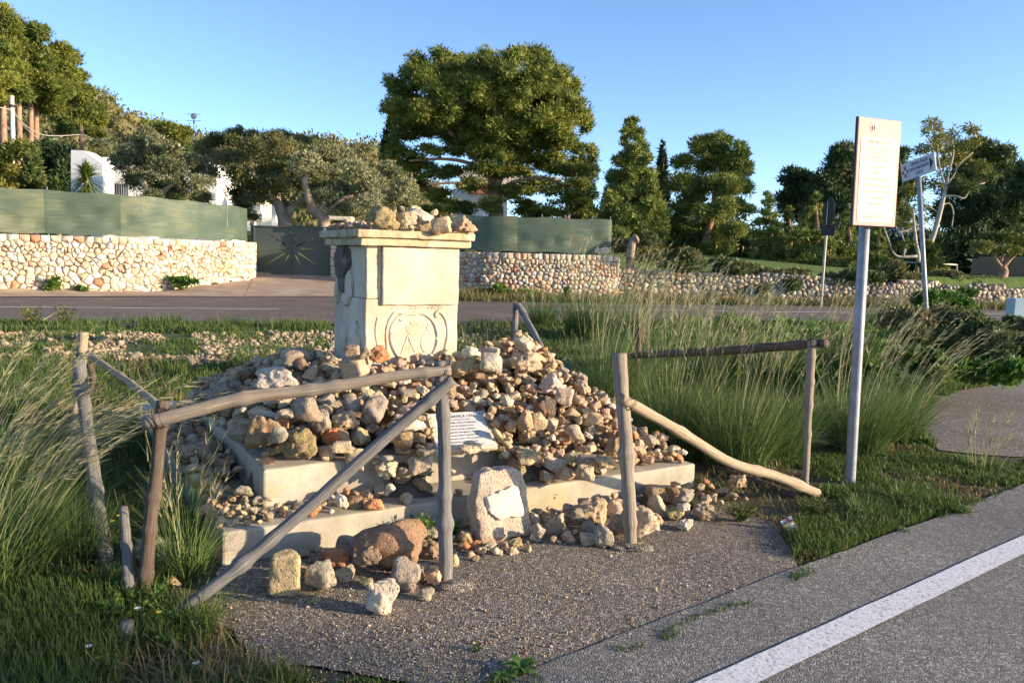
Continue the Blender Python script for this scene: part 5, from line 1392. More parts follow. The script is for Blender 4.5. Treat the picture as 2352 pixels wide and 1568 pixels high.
leaf(gx0, gmid-.02, 'l'); leaf(gmid+.02, gx1, 'r')
link('fixed_panel', box_np((.12, .08, GH+.1), .01), 'gate_green', gate, (gx0-.1, 36.46, gz+GH/2+.05))
link('letter_box', box_np((.18, .1, .22), .01), 'white_paint', gate, at(748, 530, 36.3))

# ------------------------------------------------------------------ buildings
def prism(name, pts, z0, z1, mat, parent, loc=None):
    n = len(pts); V = [(x, y, z0) for x, y in pts]+[(x, y, (z1[i] if isinstance(z1, (list, tuple)) else z1)) for i, (x, y) in enumerate(pts)]
    F = [tuple(range(n))[::-1], tuple(range(n, 2*n))]+[(i, (i+1) % n, n+(i+1) % n, n+i) for i in range(n)]
    me = bpy.data.meshes.new(name); me.from_pydata([tuple(np.array(v)-np.array(wpos(parent))) for v in V], [], F); return link(name, me, mat, parent, wpos(parent))
def T2(px, py, Y): p = at(px, py, Y); return (p.x, p.y)
yH = 44.
h1 = empty('whitewashed_house', at(230, 470, yH), 'white rounded-roof house with a barred window behind the spiky yucca', 'house')
A1, A2, A3, A4 = at(163, 470, 42.8), at(218, 470, 43.6), at(520, 470, 46), at(545, 470, 52)
# gable wing with sloped parapet
zA = at(163, 345, 42.8).z; zB = at(200, 348, 43.2).z; zC = at(240, 378, 44).z
V = []
def side_wall(name, prof, Y0, thick, mat, parent):
    """vertical wall following a pixel outline at depth Y0, given real thickness"""
    P = [at(x, y, Y0) for x, y in prof]; n = len(P); V = [p-wpos(parent) for p in P]+[p+Vector((0, thick, 0))-wpos(parent) for p in P]
    F = [tuple(range(n))[::-1], tuple(range(n, 2*n))]+[(i, (i+1) % n, n+(i+1) % n, n+i) for i in range(n)]
    me = bpy.data.meshes.new(name); me.from_pydata([tuple(v) for v in V], [], F); return link(name, me, mat, parent, wpos(parent))
side_wall('stair_wall', [(163, 560), (163, 345), (192, 346), (236, 376), (236, 560)], 42.8, 1.2, 'white_plaster', h1)
side_wall('wall', [(228, 560), (228, 388), (262, 376), (300, 366), (345, 366), (345, 560)], 44.4, 5, 'white_plaster', h1)
side_wall('wall', [(345, 560), (345, 420), (420, 366), (455, 364), (490, 384), (497, 404), (498, 560)], 46, 5, 'white_plaster', h1)
bm = bmesh.new(); bmesh.ops.create_uvsphere(bm, u_segments=20, v_segments=10, radius=.55); me = bpy.data.meshes.new('dome'); bm.to_mesh(me); bm.free()
link('dome', me, 'white_plaster', h1, at(243, 384, 45.2))
wn = link('window', box_np((1.35, .10, 1.5), .01), 'window_glass', h1, at(266, 455, 44.4))
for k in range(11):
    link('bar', tube_mesh('bar', [([(0, 0, -.78), (0, 0, .78)], .014, 6)]), 'galvanised', wn, Vector((wpos(wn)))+Vector((-.62+k*.124, -.12, 0)))
link('window_frame', box_np((1.5, .06, .06), .01), 'galvanised', wn, wpos(wn)+Vector((0, -.12, .78)))
h2 = empty('cream_outbuilding', at(500, 480, 50), 'low cream and beige house half hidden by the olive trees left of the gate', 'house')
side_wall('beige_wall', [(500, 520), (500, 388), (600, 396), (605, 520)], 50, 4, 'tuff_block', h2).data.materials[0] = MATS['cream_plaster']
side_wall('wall', [(508, 520), (508, 436), (545, 428), (560, 432), (575, 520)], 48.6, 1.2, 'cream_plaster', h2)
side_wall('porch_wall', [(565, 530), (565, 472), (600, 470), (600, 500), (628, 500), (628, 530)], 47.5, .4, 'white_plaster', h2)
for x in (516, 528, 540):
    link('window', box_np((.18, .1, 1.0), .01), 'window_glass', h2, at(x, 462, 48.55))
for x in (582, 630): link('pillar', box_np((.25, .25, 2.6), .01), 'white_plaster', h2, at(x, 490, 46.9))
lampp = empty('garden_lamp', at(599, 500, 45), 'small white garden lamp above the left net end', 'garden lamp')
link('post', tube_mesh('post', [([at(599, 530, 45), at(599, 470, 45)], .05, 8)]), 'white_paint', lampp)
bm = bmesh.new(); bmesh.ops.create_icosphere(bm, subdivisions=3, radius=.12); me = bpy.data.meshes.new('globe'); bm.to_mesh(me); bm.free(); link('globe', me, 'white_paint', lampp, at(599, 467, 45))
link('lamp_box', box_np((.3, .3, .5), .02), 'white_paint', lampp, at(597, 494, 45))
h3 = empty('white_villa', at(1110, 480, 78), 'white villa with a red tiled canopy glimpsed through the big pine', 'house')
side_wall('wall', [(1040, 520), (1040, 432), (1060, 424), (1165, 428), (1165, 520)], 78, 8, 'white_plaster', h3)
side_wall('upper_wall', [(1058, 430), (1058, 392), (1100, 396), (1140, 402), (1290, 408), (1290, 430)], 82, 6, 'cream_plaster', h3)
side_wall('parapet', [(1060, 392), (1060, 386), (1110, 392), (1110, 397)], 81.8, 6.4, 'white_plaster', h3)
rfs = link('roof', box_np((2.6, 2.0, .12), .02), 'roof_tile', h3, at(1112, 436, 77)); rfs.rotation_euler = (math.radians(28), 0, 0)
for k in range(13):
    q = link('roof_tile', tube_mesh('roof_tile', [([(0, -1.05, 0), (0, 1.05, 0)], .1, 8)]), 'roof_tile', rfs, wpos(rfs)+Vector((-1.2+k*.2, 0, .06)))
    q.location = Vector((-1.2+k*.2, 0, .07))
link('window', box_np((.9, .1, 1.1), .02), 'window_glass', h3, at(1140, 462, 77.95))
h4 = empty('far_white_house', at(2120, 540, 70), 'small white house seen between eucalyptus trunks at right', 'house')
side_wall('wall', [(2060, 600), (2060, 528), (2098, 520), (2128, 528), (2128, 600)], 70, 6, 'white_plaster', h4)
link('window', box_np((1.0, .1, 1.0), .02), 'window_glass', h4, at(2080, 560, 69.95))
# block wall / shed at right edge
bw = empty('tuff_block_shed', at(2290, 640, 52), 'long low brown tuff-block shed under the trees at the right edge', 'shed')
p0, p1_ = at(2222, 640, 56), at(2352, 640, 50); e1v = (p1_-p0); e1v.z = 0; Ls = e1v.length; e1v.normalize(); nb_ = Vector((-e1v.y, e1v.x, 0)); zt0 = at(2232, 590, 56).z; zbm = at(2222, 637, 56).z-.1
bme = box_np((.48, .28, .235), .012); bme.materials.append(MATS['tuff_block']); nrow = 8
rh = (zt0-zbm)/nrow
for r in range(nrow):
    x = (.25 if r % 2 else 0)
    while x < Ls+3:
        if x > (nrow-r)*.0+ (r*.12):
            o = bpy.data.objects.new('block', bme); COL.objects.link(o); o.parent = bw; p = p0+e1v*(x+.25); o.location = Vector((p.x, p.y, zbm+rh*(r+.5)))-wpos(bw); o.rotation_euler = (0, 0, math.atan2(e1v.y, e1v.x)); o.scale = (1, 1, rh/.25)
        x += .5
c_ = p0+e1v*(Ls+3)/2+nb_*.5
o = link('rear_wall', box_np((Ls+3, .6, zt0-zbm-.1), .02), 'tuff_block', bw, (c_.x, c_.y, (zt0+zbm)/2-.05)); o.rotation_euler = (0, 0, math.atan2(e1v.y, e1v.x))
# goal frame
gf = empty('goal_frame', at(2140, 640, 46), 'thin rusty white goal frame standing on the far grass at right', 'goal frame')
for a_p, b_p in (((2076, 655), (2077, 602)), ((2196, 660), (2198, 608))):
    link('upright', tube_mesh('upright', [([at(*a_p, 46), at(*b_p, 46)], .035, 8)]), 'pale_wire', gf)
link('crossbar', tube_mesh('crossbar', [([at(2077, 602, 46), at(2198, 608, 46)], .04, 8)]), 'pale_wire', gf)
bx = link('utility_box', box_np((.42, .35, .7), .03), 'plastic_blue', None, at(2337, 716, 20.5)); meta(bx, 'pale blue-white utility box by the road at the right edge', 'utility box')

# ------------------------------------------------------------------ poles, mast, wires
def utility_pole(px, pyb, pyt, Y, r, mat, label, cat='utility pole'):
    b_, t_ = at(px[0], pyb, Y), at(px[1], pyt, Y); b_.z = min(b_.z, tz(b_.x, b_.y)); e = empty('utility_pole', b_, label, cat)
    link('shaft', tube_mesh('shaft', [([b_, b_.lerp(t_, .5), t_], [r*1.15, r, r*.9], 12)]), mat, e)
    link('collar', tube_mesh('collar', [([b_.lerp(t_, .93), b_.lerp(t_, .945)], r*1.3, 12)]), 'dark_metal', e); return e
utility_pole((31, 27), 445, 220, 40, .11, 'concrete_post', 'tall pale utility pole at the far left above the green net')
utility_pole((187, 186), 360, 288, 62, .15, 'dark_wood', 'dark wooden pole against the pines behind the white house')
utility_pole((411, 410), 400, 330, 75, .15, 'concrete_post', 'thin brown pole on the hillside right of the round olive')
up = utility_pole((759, 758), 345, 325, 160, .22, 'white_paint', 'tiny white crossarm pole on the skyline left of the big pine')
link('crossarm', box_np((1.6, .2, .2), .02), 'white_paint', up, at(758, 328, 160))
mast = empty('antenna_mast', at(446, 375, 60), 'thin white and red antenna mast with a small dish against the sky', 'antenna mast')
b_, t_ = at(448, 390, 60), at(445, 262, 60)
link('mast', tube_mesh('mast', [([b_, t_], .055, 8)]), 'white_paint', mast)
for k in range(5): link('red_band', tube_mesh('red_band', [([b_.lerp(t_, .15+.17*k), b_.lerp(t_, .19+.17*k)], .062, 8)]), 'red_print', mast)
bm = bmesh.new(); bmesh.ops.create_icosphere(bm, subdivisions=3, radius=.22)
for v in bm.verts: v.co.y *= .45
me = bpy.data.meshes.new('dish'); bm.to_mesh(me); bm.free(); link('dish', me, 'concrete_post', mast, at(445, 267, 60))
for dz in (0, .45): link('aerial_arm', tube_mesh('aerial_arm', [([at(445, 263, 60)+Vector((-.5, 0, -dz)), at(445, 263, 60)+Vector((.5, 0, -dz))], .02, 5)]), 'galvanised', mast)
def cable(pts, r, label):
    P = [at(x, y, Y) for x, y, Y in pts]; o = link('overhead_cable', tube_mesh('overhead_cable', [(polyline(P, 24), r, 5)]), 'pale_wire', None); meta(o, label, 'cable')
cable([(-30, 241, 38), (0, 247, 39), (28, 253, 40)], .02, 'overhead cable entering from the left edge to the tall pale pole')
cable([(29, 254, 40), (60, 290, 45), (100, 310, 51), (140, 312, 56), (186, 309, 62)], .028, 'sagging overhead cable between the tall pale pole and the dark wooden pole')
cable([(29, 258, 40), (70, 305, 45), (105, 324, 52), (130, 318, 57), (150, 311, 60)], .02, 'second thinner cable sagging lower between the same two poles')
cable([(187, 309, 62), (225, 322, 62), (265, 332, 62)], .028, 'cable running down right from the dark wooden pole into the olive')
cable([(375, 343, 70), (411, 339, 75), (470, 352, 72), (500, 354, 70)], .03, 'cable across the hillside through the thin brown pole')
cable([(0, 331, 60), (60, 336, 62), (120, 344, 64)], .022, 'faint low cable crossing behind the pine trunks')
# ------------------------------------------------------------------ foliage builder
def fol(blobs, leaf, wd, cover=2.0, up=.5, tri=True, core=.66, seed=0, flat=1.0, shell=.55, core_sub=2, coretint=None):
    """blobs: (centre, (rx, ry, rz), tint). Many small leaf faces round each lobe plus a knobbly inner lobe."""
    r = np.random.default_rng(seed+1); VV = []; T3 = []; Q4 = []; TT = []; o = 0
    D, Fc = ICO[core_sub]
    for c, R_, tn in blobs:
        R_ = np.array(R_, float); c = np.array(c, float)
        area = 4*math.pi*((R_[0]*R_[1])**1.6/3+(R_[0]*R_[2])**1.6/3+(R_[1]*R_[2])**1.6/3)**(1/1.6)
        n = int(max(12, cover*area/(leaf*wd*.55)))
        d = r.normal(size=(n, 3)); d[:, 2] += .25; d /= np.linalg.norm(d, axis=1)[:, None]
        rad = shell+(1.08-shell)*r.random(n)**.6+(r.random(n) < .2)*r.uniform(0, .42, n)
        lump_ = 1+.16*np.sin(d[:, 0]*5+tn*40)*np.cos(d[:, 1]*6+tn*23)+.12*np.sin(d[:, 2]*9+tn*11)
        P = c+d*R_*(rad*lump_)[:, None]
        ax = d*1.0+np.array([0, 0, up])+r.normal(size=(n, 3))*.55; ax /= np.linalg.norm(ax, axis=1)[:, None]
        wv = np.cross(ax, r.normal(size=(n, 3))); wv /= np.linalg.norm(wv, axis=1)[:, None]+1e-9
        L = leaf*r.uniform(.6, 1.3, n)[:, None]; W_ = wd*r.uniform(.7, 1.3, n)[:, None]
        tint = np.clip(tn+r.normal(size=n)*.16, 0, 1)
        if tri:
            V = np.stack([P-wv*W_/2, P+wv*W_/2, P+ax*L], 1).reshape(-1, 3); T3.append(np.arange(3*n).reshape(-1, 3)+o); TT.append(np.repeat(tint, 3))
        else:
            V = np.stack([P, P+ax*L*.45-wv*W_/2, P+ax*L, P+ax*L*.45+wv*W_/2], 1).reshape(-1, 3); Q4.append(np.arange(4*n).reshape(-1, 4)+o); TT.append(np.repeat(tint, 4))
        VV.append(V); o += len(V)
        if core:
            V = c+D*R_*core*(1+.2*np.sin(D[:, :1]*4+tn*30)*np.cos(D[:, 2:3]*5)); VV.append(V); T3.append(Fc+o); TT.append(np.full(len(V), tn if coretint is None else coretint)); o += len(V)
    return np.vstack(VV), ([np.vstack(T3)] if T3 else [])+([np.vstack(Q4)] if Q4 else []), np.concatenate(TT)
def lobes(L, Y, dy=2.5, sub=4, seed=0, shrink=.72, flat=.9, tl=(.2, .8)):
    """pixel lobes (px, py, rx, ry[, Y offset]) at distance Y -> overlapping leafy lobes with depth"""
    r = np.random.default_rng(seed+5); B = []
    for l in L:
        y = Y+(l[4] if len(l) > 4 else r.uniform(-dy, dy)); c = np.array(at(l[0], l[1], y)); rx, rz = l[2]/FPX*y*1.12, l[3]/FPX*y*1.2
        tn = r.uniform(*tl)
        for k in range(sub):
            d = r.normal(size=3); d /= np.linalg.norm(d); f = shrink*r.uniform(.75, 1.15)
            off = d*np.array([rx, rx*.8, rz])*(1-f)*1.15
            B.append((c+off, (rx*f, rx*f*.9, rz*f*flat), float(np.clip(tn+r.normal()*.1, 0, 1))))
    return B
def plant(name, label, cat, base, blobs, mat, leaf, wd, cover, trunks=None, bark='pine_bark', group=None, crown='crown', single=False, **k):
    V, F, tn = fol(blobs, leaf, wd, cover, seed=int(abs(base[0])*13+abs(base[1])*7), **k)
    if single:
        o = link(name, mesh_np(name, shift(V, base), F, tint=tn), mat, None, base); return meta(o, label, cat, group)
    e = empty(name, base, label, cat, group)
    link(crown, mesh_np(crown, shift(V, base), F, tint=tn), mat, e, base)
    for nm, ts in (trunks or {}).items():
        m_ = tube_mesh(nm, ts); 
        for v in m_.vertices: v.co -= Vector(base)
        link(nm, m_, bark, e, base)
    return e
def px_tube(P, r0, r1, seed=1, sides=9, rough=.2, n=14):
    """P: (px, py, Y)"""
    Q = polyline([at(*p) for p in P], n); return (Q, np.linspace(r0, r1, n), sides, rough, seed)
def gbase(px, Y):
    p = at(px, 600, Y); return Vector((p.x, Y, tz(p.x, Y)))
def to_base(px, py, Y, b, r0, r1, seed=1):
    t = at(px, py, Y); Q = polyline([Vector((b[0], b[1], b[2]-.2)), Vector(b).lerp(t, .5)+Vector((.15, 0, 0)), t], 12); return (Q, np.linspace(r0, r1, 12), 10, .2, seed)

# the great umbrella-like pine
BIG = [(985, 150, 45, 38), (1040, 142, 45, 33), (1105, 148, 42, 38), (1160, 140, 50, 34), (1215, 152, 50, 38), (1265, 178, 45, 35), (1300, 208, 33, 30),
 (905, 195, 26, 22), (930, 225, 33, 28), (955, 185, 36, 33), (1000, 195, 50, 38), (1060, 195, 45, 38), (1120, 195, 55, 45), (1180, 195, 50, 45), (1240, 215, 50, 40), (1290, 245, 40, 30), (1322, 240, 18, 16),
 (915, 250, 24, 17), (960, 255, 42, 26), (1015, 255, 50, 30), (1080, 250, 50, 32), (1145, 255, 55, 38), (1205, 265, 50, 33), (1262, 280, 48, 27), (1322, 272, 33, 20), (1348, 282, 16, 16),
 (1000, 303, 42, 18), (1060, 300, 38, 20), (1110, 318, 36, 18), (1170, 310, 50, 26), (1225, 325, 45, 24), (1280, 322, 42, 20), (1318, 345, 28, 15), (1345, 300, 15, 10),
 (925, 362, 40, 26), (905, 340, 20, 16), (985, 350, 32, 16), (960, 385, 36, 18), (1110, 385, 42, 15), (1155, 402, 40, 15), (1250, 370, 42, 18), (1290, 392, 38, 20), (1320, 378, 22, 14),
 (965, 425, 38, 17), (1040, 392, 26, 12), (1165, 440, 45, 20), (1225, 425, 42, 20), (1292, 438, 40, 22), (1200, 475, 42, 16), (1335, 425, 26, 16), (1320, 470, 36, 18), (1275, 480, 36, 16), (1020, 455, 34, 17), (1060, 480, 34, 14), (990, 478, 30, 12), (1240, 500, 40, 14), (1000, 400, 34, 16), (1080, 425, 36, 16), (1130, 470, 34, 16), (1110, 350, 34, 16), (1270, 355, 36, 18), (1200, 400, 36, 18), (1040, 345, 32, 14), (935, 305, 34, 18), (1350, 345, 18, 14), (1345, 390, 18, 14), (1345, 500, 26, 14)]
bb = gbase(1128, 56)
Yp = 56
tr_ = {'trunk': [to_base(1138, 425, Yp, bb, .62, .48, 3)],
       'limb': [px_tube([(1137, 440, Yp), (1120, 395, Yp), (1080, 350, Yp), (1030, 300, Yp-1)], .36, .15, 2)], }
e = plant('umbrella_pine', 'huge round-crowned pine behind the pedestal, trunk forking under layered branches', 'pine tree', bb, lobes(BIG+[(1120+r_[0]*190, 270+r_[1]*120, 46, 34) for r_ in np.random.default_rng(3).normal(size=(60, 2))*.5 if (r_**2).sum() < 1.1], Yp, 3.0, 8, 1, .47, .85), 'pine_needles', .25, .09, .72, tr_, up=.35)
for sd, pts, r0 in [(4, [(1140, 435, Yp), (1148, 385, Yp), (1150, 320, Yp), (1160, 240, Yp)], .34), (5, [(1140, 430, Yp), (1165, 380, Yp), (1210, 330, Yp), (1260, 290, Yp)], .28), (6, [(1140, 440, Yp), (1190, 415, Yp-1), (1250, 410, Yp-1), (1310, 430, Yp-1)], .16),
                (7, [(1115, 390, Yp), (1060, 370, Yp-1), (1000, 365, Yp-1), (940, 370, Yp-1)], .16), (8, [(1135, 460, Yp), (1100, 430, Yp-1), (1040, 420, Yp-2), (980, 425, Yp-2)], .13)]:
    m_ = tube_mesh('limb', [px_tube(pts, r0, .06, sd)])
    for v in m_.vertices: v.co -= bb
    link('limb', m_, 'pine_bark', e, bb)

# pines at the left
def pine(px, Y, L, label, mat='pine_needles', trunk=None, seed=0, dy=1.8, sub=4, r=.2, cover=1.15, leaf=.25, wd=.09, group=None, name='pine_tree', cat='pine tree', bark='pine_bark', tl=(.2, .8), flat=.85):
    b = gbase(px, Y); top = trunk or (px, min(l[1] for l in L)+20)
    return plant(name, label, cat, b, lobes(L, Y, dy, sub*2, seed+int(px), shrink=.5, flat=flat, tl=tl), mat, leaf, wd, cover, {'trunk': [to_base(top[0], top[1], Y, b, r*1.2, r*.6, seed)]}, bark, group, up=.4)
gp = 'tall pines at the left edge'
pine(4, 52, [(-10, 62, 40, 42), (-40, 120, 50, 50), (8, 110, 42, 40), (18, 165, 40, 32), (-20, 195, 50, 30), (30, 60, 25, 26), (5, 30, 22, 18), (25, 205, 36, 20), (-5, 225, 36, 14)], 'leftmost tall pine, cut by the frame, pinkish bare trunk', trunk=(6, 200), group=gp, r=.26)
pine(38, 54, [(58, 92, 36, 32), (78, 132, 42, 36), (60, 176, 40, 28), (45, 130, 30, 30), (90, 75, 22, 20), (75, 205, 40, 20), (50, 215, 30, 14)], 'second tall pine from the left edge with two-toned bare trunk', trunk=(42, 180), group=gp, r=.24)
pine(64, 56, [(112, 118, 36, 34), (128, 158, 42, 34), (112, 205, 42, 26), (95, 180, 30, 24), (140, 118, 20, 18), (110, 232, 44, 16), (140, 200, 34, 20)], 'third tall pine from the left edge, slender straight trunk', trunk=(70, 185), group=gp, r=.22)
pine(76, 58, [(160, 145, 26, 28), (172, 186, 30, 24), (192, 212, 22, 15), (150, 222, 42, 24), (100, 240, 44, 20), (196, 238, 14, 9), (60, 222, 30, 18)], 'tall pine right of the left group whose crown reaches furthest right', trunk=(82, 190), group=gp, r=.24)
pine(185, 74, [(205, 255, 34, 22), (165, 275, 40, 20), (232, 280, 24, 16), (190, 300, 34, 15), (145, 300, 26, 12), (222, 305, 20, 10)], 'lower spreading pine on the slope behind the wooden pole', group=gp, dy=2.5)
pine(395, 108, [(345, 292, 22, 14), (372, 296, 24, 16), (400, 300, 26, 18), (425, 312, 20, 16), (388, 330, 40, 18), (420, 340, 24, 12)], 'bright green pine clump on the skyline behind the antenna mast', leaf=.5, wd=.16, cover=1.2)

# cypresses and conical pines
def cone(px, top, bot, hw, Y, n, seed, shape=1.0, rmin=.25, dy=None):
    r = np.random.default_rng(seed); L = []
    for k in range(n):
        t = (k+.5)/n; py = top+(bot-top)*t; w_ = hw*(t**shape if t < .82 else (1-(t-.82)*1.3)); w_ = max(w_, hw*.08)
        m_ = max(2, int(3.0*w_/ (hw*.33)))
        for q in range(m_):
            rs = max(hw*.13, w_*.34)*r.uniform(.8, 1.2); xo = (w_*1.0-rs*.5)*(-1+2*(q+.5+r.uniform(-.3, .3))/m_); yo = math.sqrt(max(0, w_*w_-xo*xo))*r.uniform(-1, 1)
            L.append((px+xo, py+r.uniform(-8, 8)-4, rs, rs*.7, yo/FPX*Y))
    return L
def cyp(px, top, bot, hw, Y, label):
    b = gbase(px, Y); B = []
    r = np.random.default_rng(int(px)); n = int((bot-top)/(hw*.5))
    for k in range(n):
        t = (k+.3)/n; w_ = hw*min(1, (t*2.4)**.6)*(1 if t < .8 else 1-.5*(t-.8)/.2); c = np.array(at(px+r.uniform(-2, 2), top+(bot-top)*t, Y)); R_ = w_/FPX*Y
        B.append((c, (R_, R_, R_*1.3), r.uniform(.2, .8)))
    plant('cypress_tree', label, 'cypress', b, B, 'cypress_foliage', .35, .12, 1.6, {'trunk': [to_base(px, bot-10, Y, b, .2, .15)]}, 'dark_bark', up=1.2, core=.8)
cyp(897, 262, 470, 19, 68, 'dark narrow cypress rising at the left edge of the huge pine')
cyp(1521, 325, 590, 13, 60, 'thin dark cypress between the two middle conical pines')
cyp(1340, 350, 560, 16, 76, 'dark cypress half hidden behind the right side of the huge pine')
pine(1462, 50, cone(1452, 276, 580, 86, 50, 16, 3, .55)+[(1448, 285, 12, 14), (1462, 300, 16, 14)], 'tall cone-shaped pine right of the huge one, above the net end', mat='young_pine_needles', trunk=(1454, 400), dy=1, sub=4, r=.16, leaf=.24, wd=.085)
pine(1612, 52, [(1600, 335, 26, 22), (1648, 330, 30, 22), (1690, 350, 26, 22), (1570, 375, 24, 18), (1625, 372, 40, 28), (1680, 385, 38, 26), (1715, 390, 20, 15), (1560, 420, 28, 22), (1600, 425, 38, 26), (1660, 430, 42, 28), (1705, 435, 28, 20), (1580, 470, 38, 24), (1640, 480, 42, 26), (1700, 478, 32, 20), (1570, 520, 38, 22), (1630, 530, 45, 24), (1690, 530, 34, 20), (1600, 565, 45, 20), (1660, 570, 40, 18), (1665, 315, 14, 12)],
     'broad bushy pine with pinkish stem in the middle right background', mat='young_pine_needles', trunk=(1650, 380), dy=2, sub=4, r=.22)
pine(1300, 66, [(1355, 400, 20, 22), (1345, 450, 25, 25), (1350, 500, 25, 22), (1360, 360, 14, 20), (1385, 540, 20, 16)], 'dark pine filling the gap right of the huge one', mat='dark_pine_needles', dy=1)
for q, (px, top, bot, hw, Y, lb, mt) in enumerate([(1765, 440, 620, 52, 48, 'young pine low and wide, left of the road sign seen from behind', 'young_pine_needles'), (1873, 452, 622, 62, 46, 'young pointed light green pine directly behind the round road sign', 'young_pine_needles'),
        (1948, 486, 630, 46, 47, 'young pine between road sign and information panel', 'young_pine_needles'), (2016, 526, 640, 34, 44, 'small bright young pine just right of the panel pole', 'young_pine_needles'), (1812, 480, 625, 40, 54, 'young pine in the row behind, between two lighter ones', 'pine_needles'),
        (2140, 560, 650, 40, 44, 'low dark young pine behind the thin goal frame', 'pine_needles'), (1560, 500, 610, 45, 56, 'shadowed young pine at the foot of the thin cypress', 'pine_needles'), (1700, 520, 625, 55, 56, 'dark undergrowth pine below the broad bushy pine', 'dark_pine_needles')]):
    pine(px, Y, cone(px, top, bot, hw, Y, 8, 20+q, .65), lb, mat=mt, dy=1, sub=3, r=.12, leaf=.24, wd=.085)
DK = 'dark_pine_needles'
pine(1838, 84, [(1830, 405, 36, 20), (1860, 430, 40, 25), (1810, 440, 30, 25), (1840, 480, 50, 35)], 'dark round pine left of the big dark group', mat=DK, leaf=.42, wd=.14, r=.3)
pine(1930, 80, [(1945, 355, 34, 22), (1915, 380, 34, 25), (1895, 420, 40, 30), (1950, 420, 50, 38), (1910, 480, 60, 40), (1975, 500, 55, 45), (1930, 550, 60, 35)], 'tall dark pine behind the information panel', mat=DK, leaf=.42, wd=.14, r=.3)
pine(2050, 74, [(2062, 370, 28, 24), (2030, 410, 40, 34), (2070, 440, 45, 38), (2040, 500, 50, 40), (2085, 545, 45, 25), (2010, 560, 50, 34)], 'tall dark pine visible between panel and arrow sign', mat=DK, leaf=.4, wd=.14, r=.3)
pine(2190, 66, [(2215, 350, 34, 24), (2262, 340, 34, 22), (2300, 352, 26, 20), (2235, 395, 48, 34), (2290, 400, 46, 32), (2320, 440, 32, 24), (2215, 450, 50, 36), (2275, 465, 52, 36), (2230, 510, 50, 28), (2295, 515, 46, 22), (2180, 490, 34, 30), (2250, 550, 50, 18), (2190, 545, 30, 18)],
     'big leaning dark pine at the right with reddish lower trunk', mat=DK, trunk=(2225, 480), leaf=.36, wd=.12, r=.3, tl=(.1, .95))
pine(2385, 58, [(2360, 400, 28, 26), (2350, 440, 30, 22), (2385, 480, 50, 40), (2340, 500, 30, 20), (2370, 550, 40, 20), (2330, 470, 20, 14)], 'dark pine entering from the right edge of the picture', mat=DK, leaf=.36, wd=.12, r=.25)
# eucalyptus
b = gbase(2131, 50); EU = [(2140, 285, 17, 13), (2155, 292, 12, 12), (2128, 300, 10, 10), (2165, 318, 24, 13), (2190, 312, 14, 16), (2145, 335, 22, 12), (2120, 345, 17, 10), (2185, 345, 26, 14), (2215, 330, 14, 12), (2232, 298, 18, 11), (2240, 322, 12, 10), (2205, 365, 26, 12), (2160, 372, 22, 11), (2180, 400, 24, 12), (2240, 385, 30, 12), (2225, 425, 28, 11), (2270, 405, 22, 10), (2150, 420, 18, 10), (2110, 375, 12, 9), (2095, 440, 22, 14), (2080, 490, 24, 18), (2115, 470, 16, 12)]
e = plant('eucalyptus_tree', 'tall pale-trunked eucalyptus with loose yellow-green crown above the arrow sign', 'eucalyptus', b, lobes(EU, 50, 1.6, 4, 7, .55, .9, (.25, 1)), 'eucalyptus_leaves', .30, .075, .85, {'trunk': [to_base(2136, 560, 50, b, .2, .17, 4), px_tube([(2136, 560, 50), (2150, 520, 50), (2163, 470, 50), (2172, 430, 50)], .17, .12, 3)]}, 'pale_bark', tri=False, core=0, up=-.6, shell=.1)
for sd, P, r0 in [(1, [(2172, 435, 50), (2180, 395, 50), (2190, 350, 50), (2185, 315, 50)], .08), (2, [(2168, 450, 50), (2195, 450, 50), (2215, 455, 50), (2232, 430, 50), (2262, 420, 50)], .07), (3, [(2170, 430, 50), (2160, 390, 50), (2150, 340, 50), (2140, 290, 50)], .07), (4, [(2174, 425, 50), (2192, 400, 50), (2205, 375, 50), (2235, 350, 50)], .05), (5, [(2165, 470, 50), (2182, 468, 50), (2190, 490, 50), (2186, 520, 50)], .05), (6, [(2158, 490, 50), (2130, 475, 50), (2105, 485, 50)], .05)]:
    m_ = tube_mesh('limb', [px_tube(P, r0, .03, sd)]); 
    for v in m_.vertices: v.co -= b
    link('limb', m_, 'pale_bark', e, b)
b = gbase(2106, 47)
e = plant('eucalyptus_tree', 'smaller grey-limbed eucalyptus behind the arrow sign pole', 'eucalyptus', b, lobes([(2060, 505, 18, 12), (2090, 520, 14, 10), (2115, 500, 16, 10), (2075, 560, 20, 12), (2050, 600, 22, 12)], 47, 1.2, 3, 9, .6, .9, (.3, 1)), 'eucalyptus_leaves', .26, .07, .7, {'trunk': [to_base(2104, 560, 47, b, .13, .1, 4), px_tube([(2104, 560, 47), (2100, 520, 47), (2097, 480, 47)], .1, .05, 3)]}, 'pale_bark', tri=False, core=0, up=-.6, shell=.1)
for sd, P, r0 in [(1, [(2106, 588, 47), (2080, 590, 47), (2055, 585, 47), (2040, 550, 47), (2028, 515, 47)], .1), (2, [(2075, 588, 47), (2078, 560, 47), (2068, 530, 47)], .07), (3, [(2100, 520, 47), (2080, 530, 47), (2062, 532, 47)], .05), (4, [(2098, 515, 47), (2120, 520, 47), (2135, 530, 47)], .05)]:
    m_ = tube_mesh('limb', [px_tube(P, r0, .03, sd)]); 
    for v in m_.vertices: v.co -= b
    link('limb', m_, 'pale_bark', e, b)
b = gbase(2300, 43)
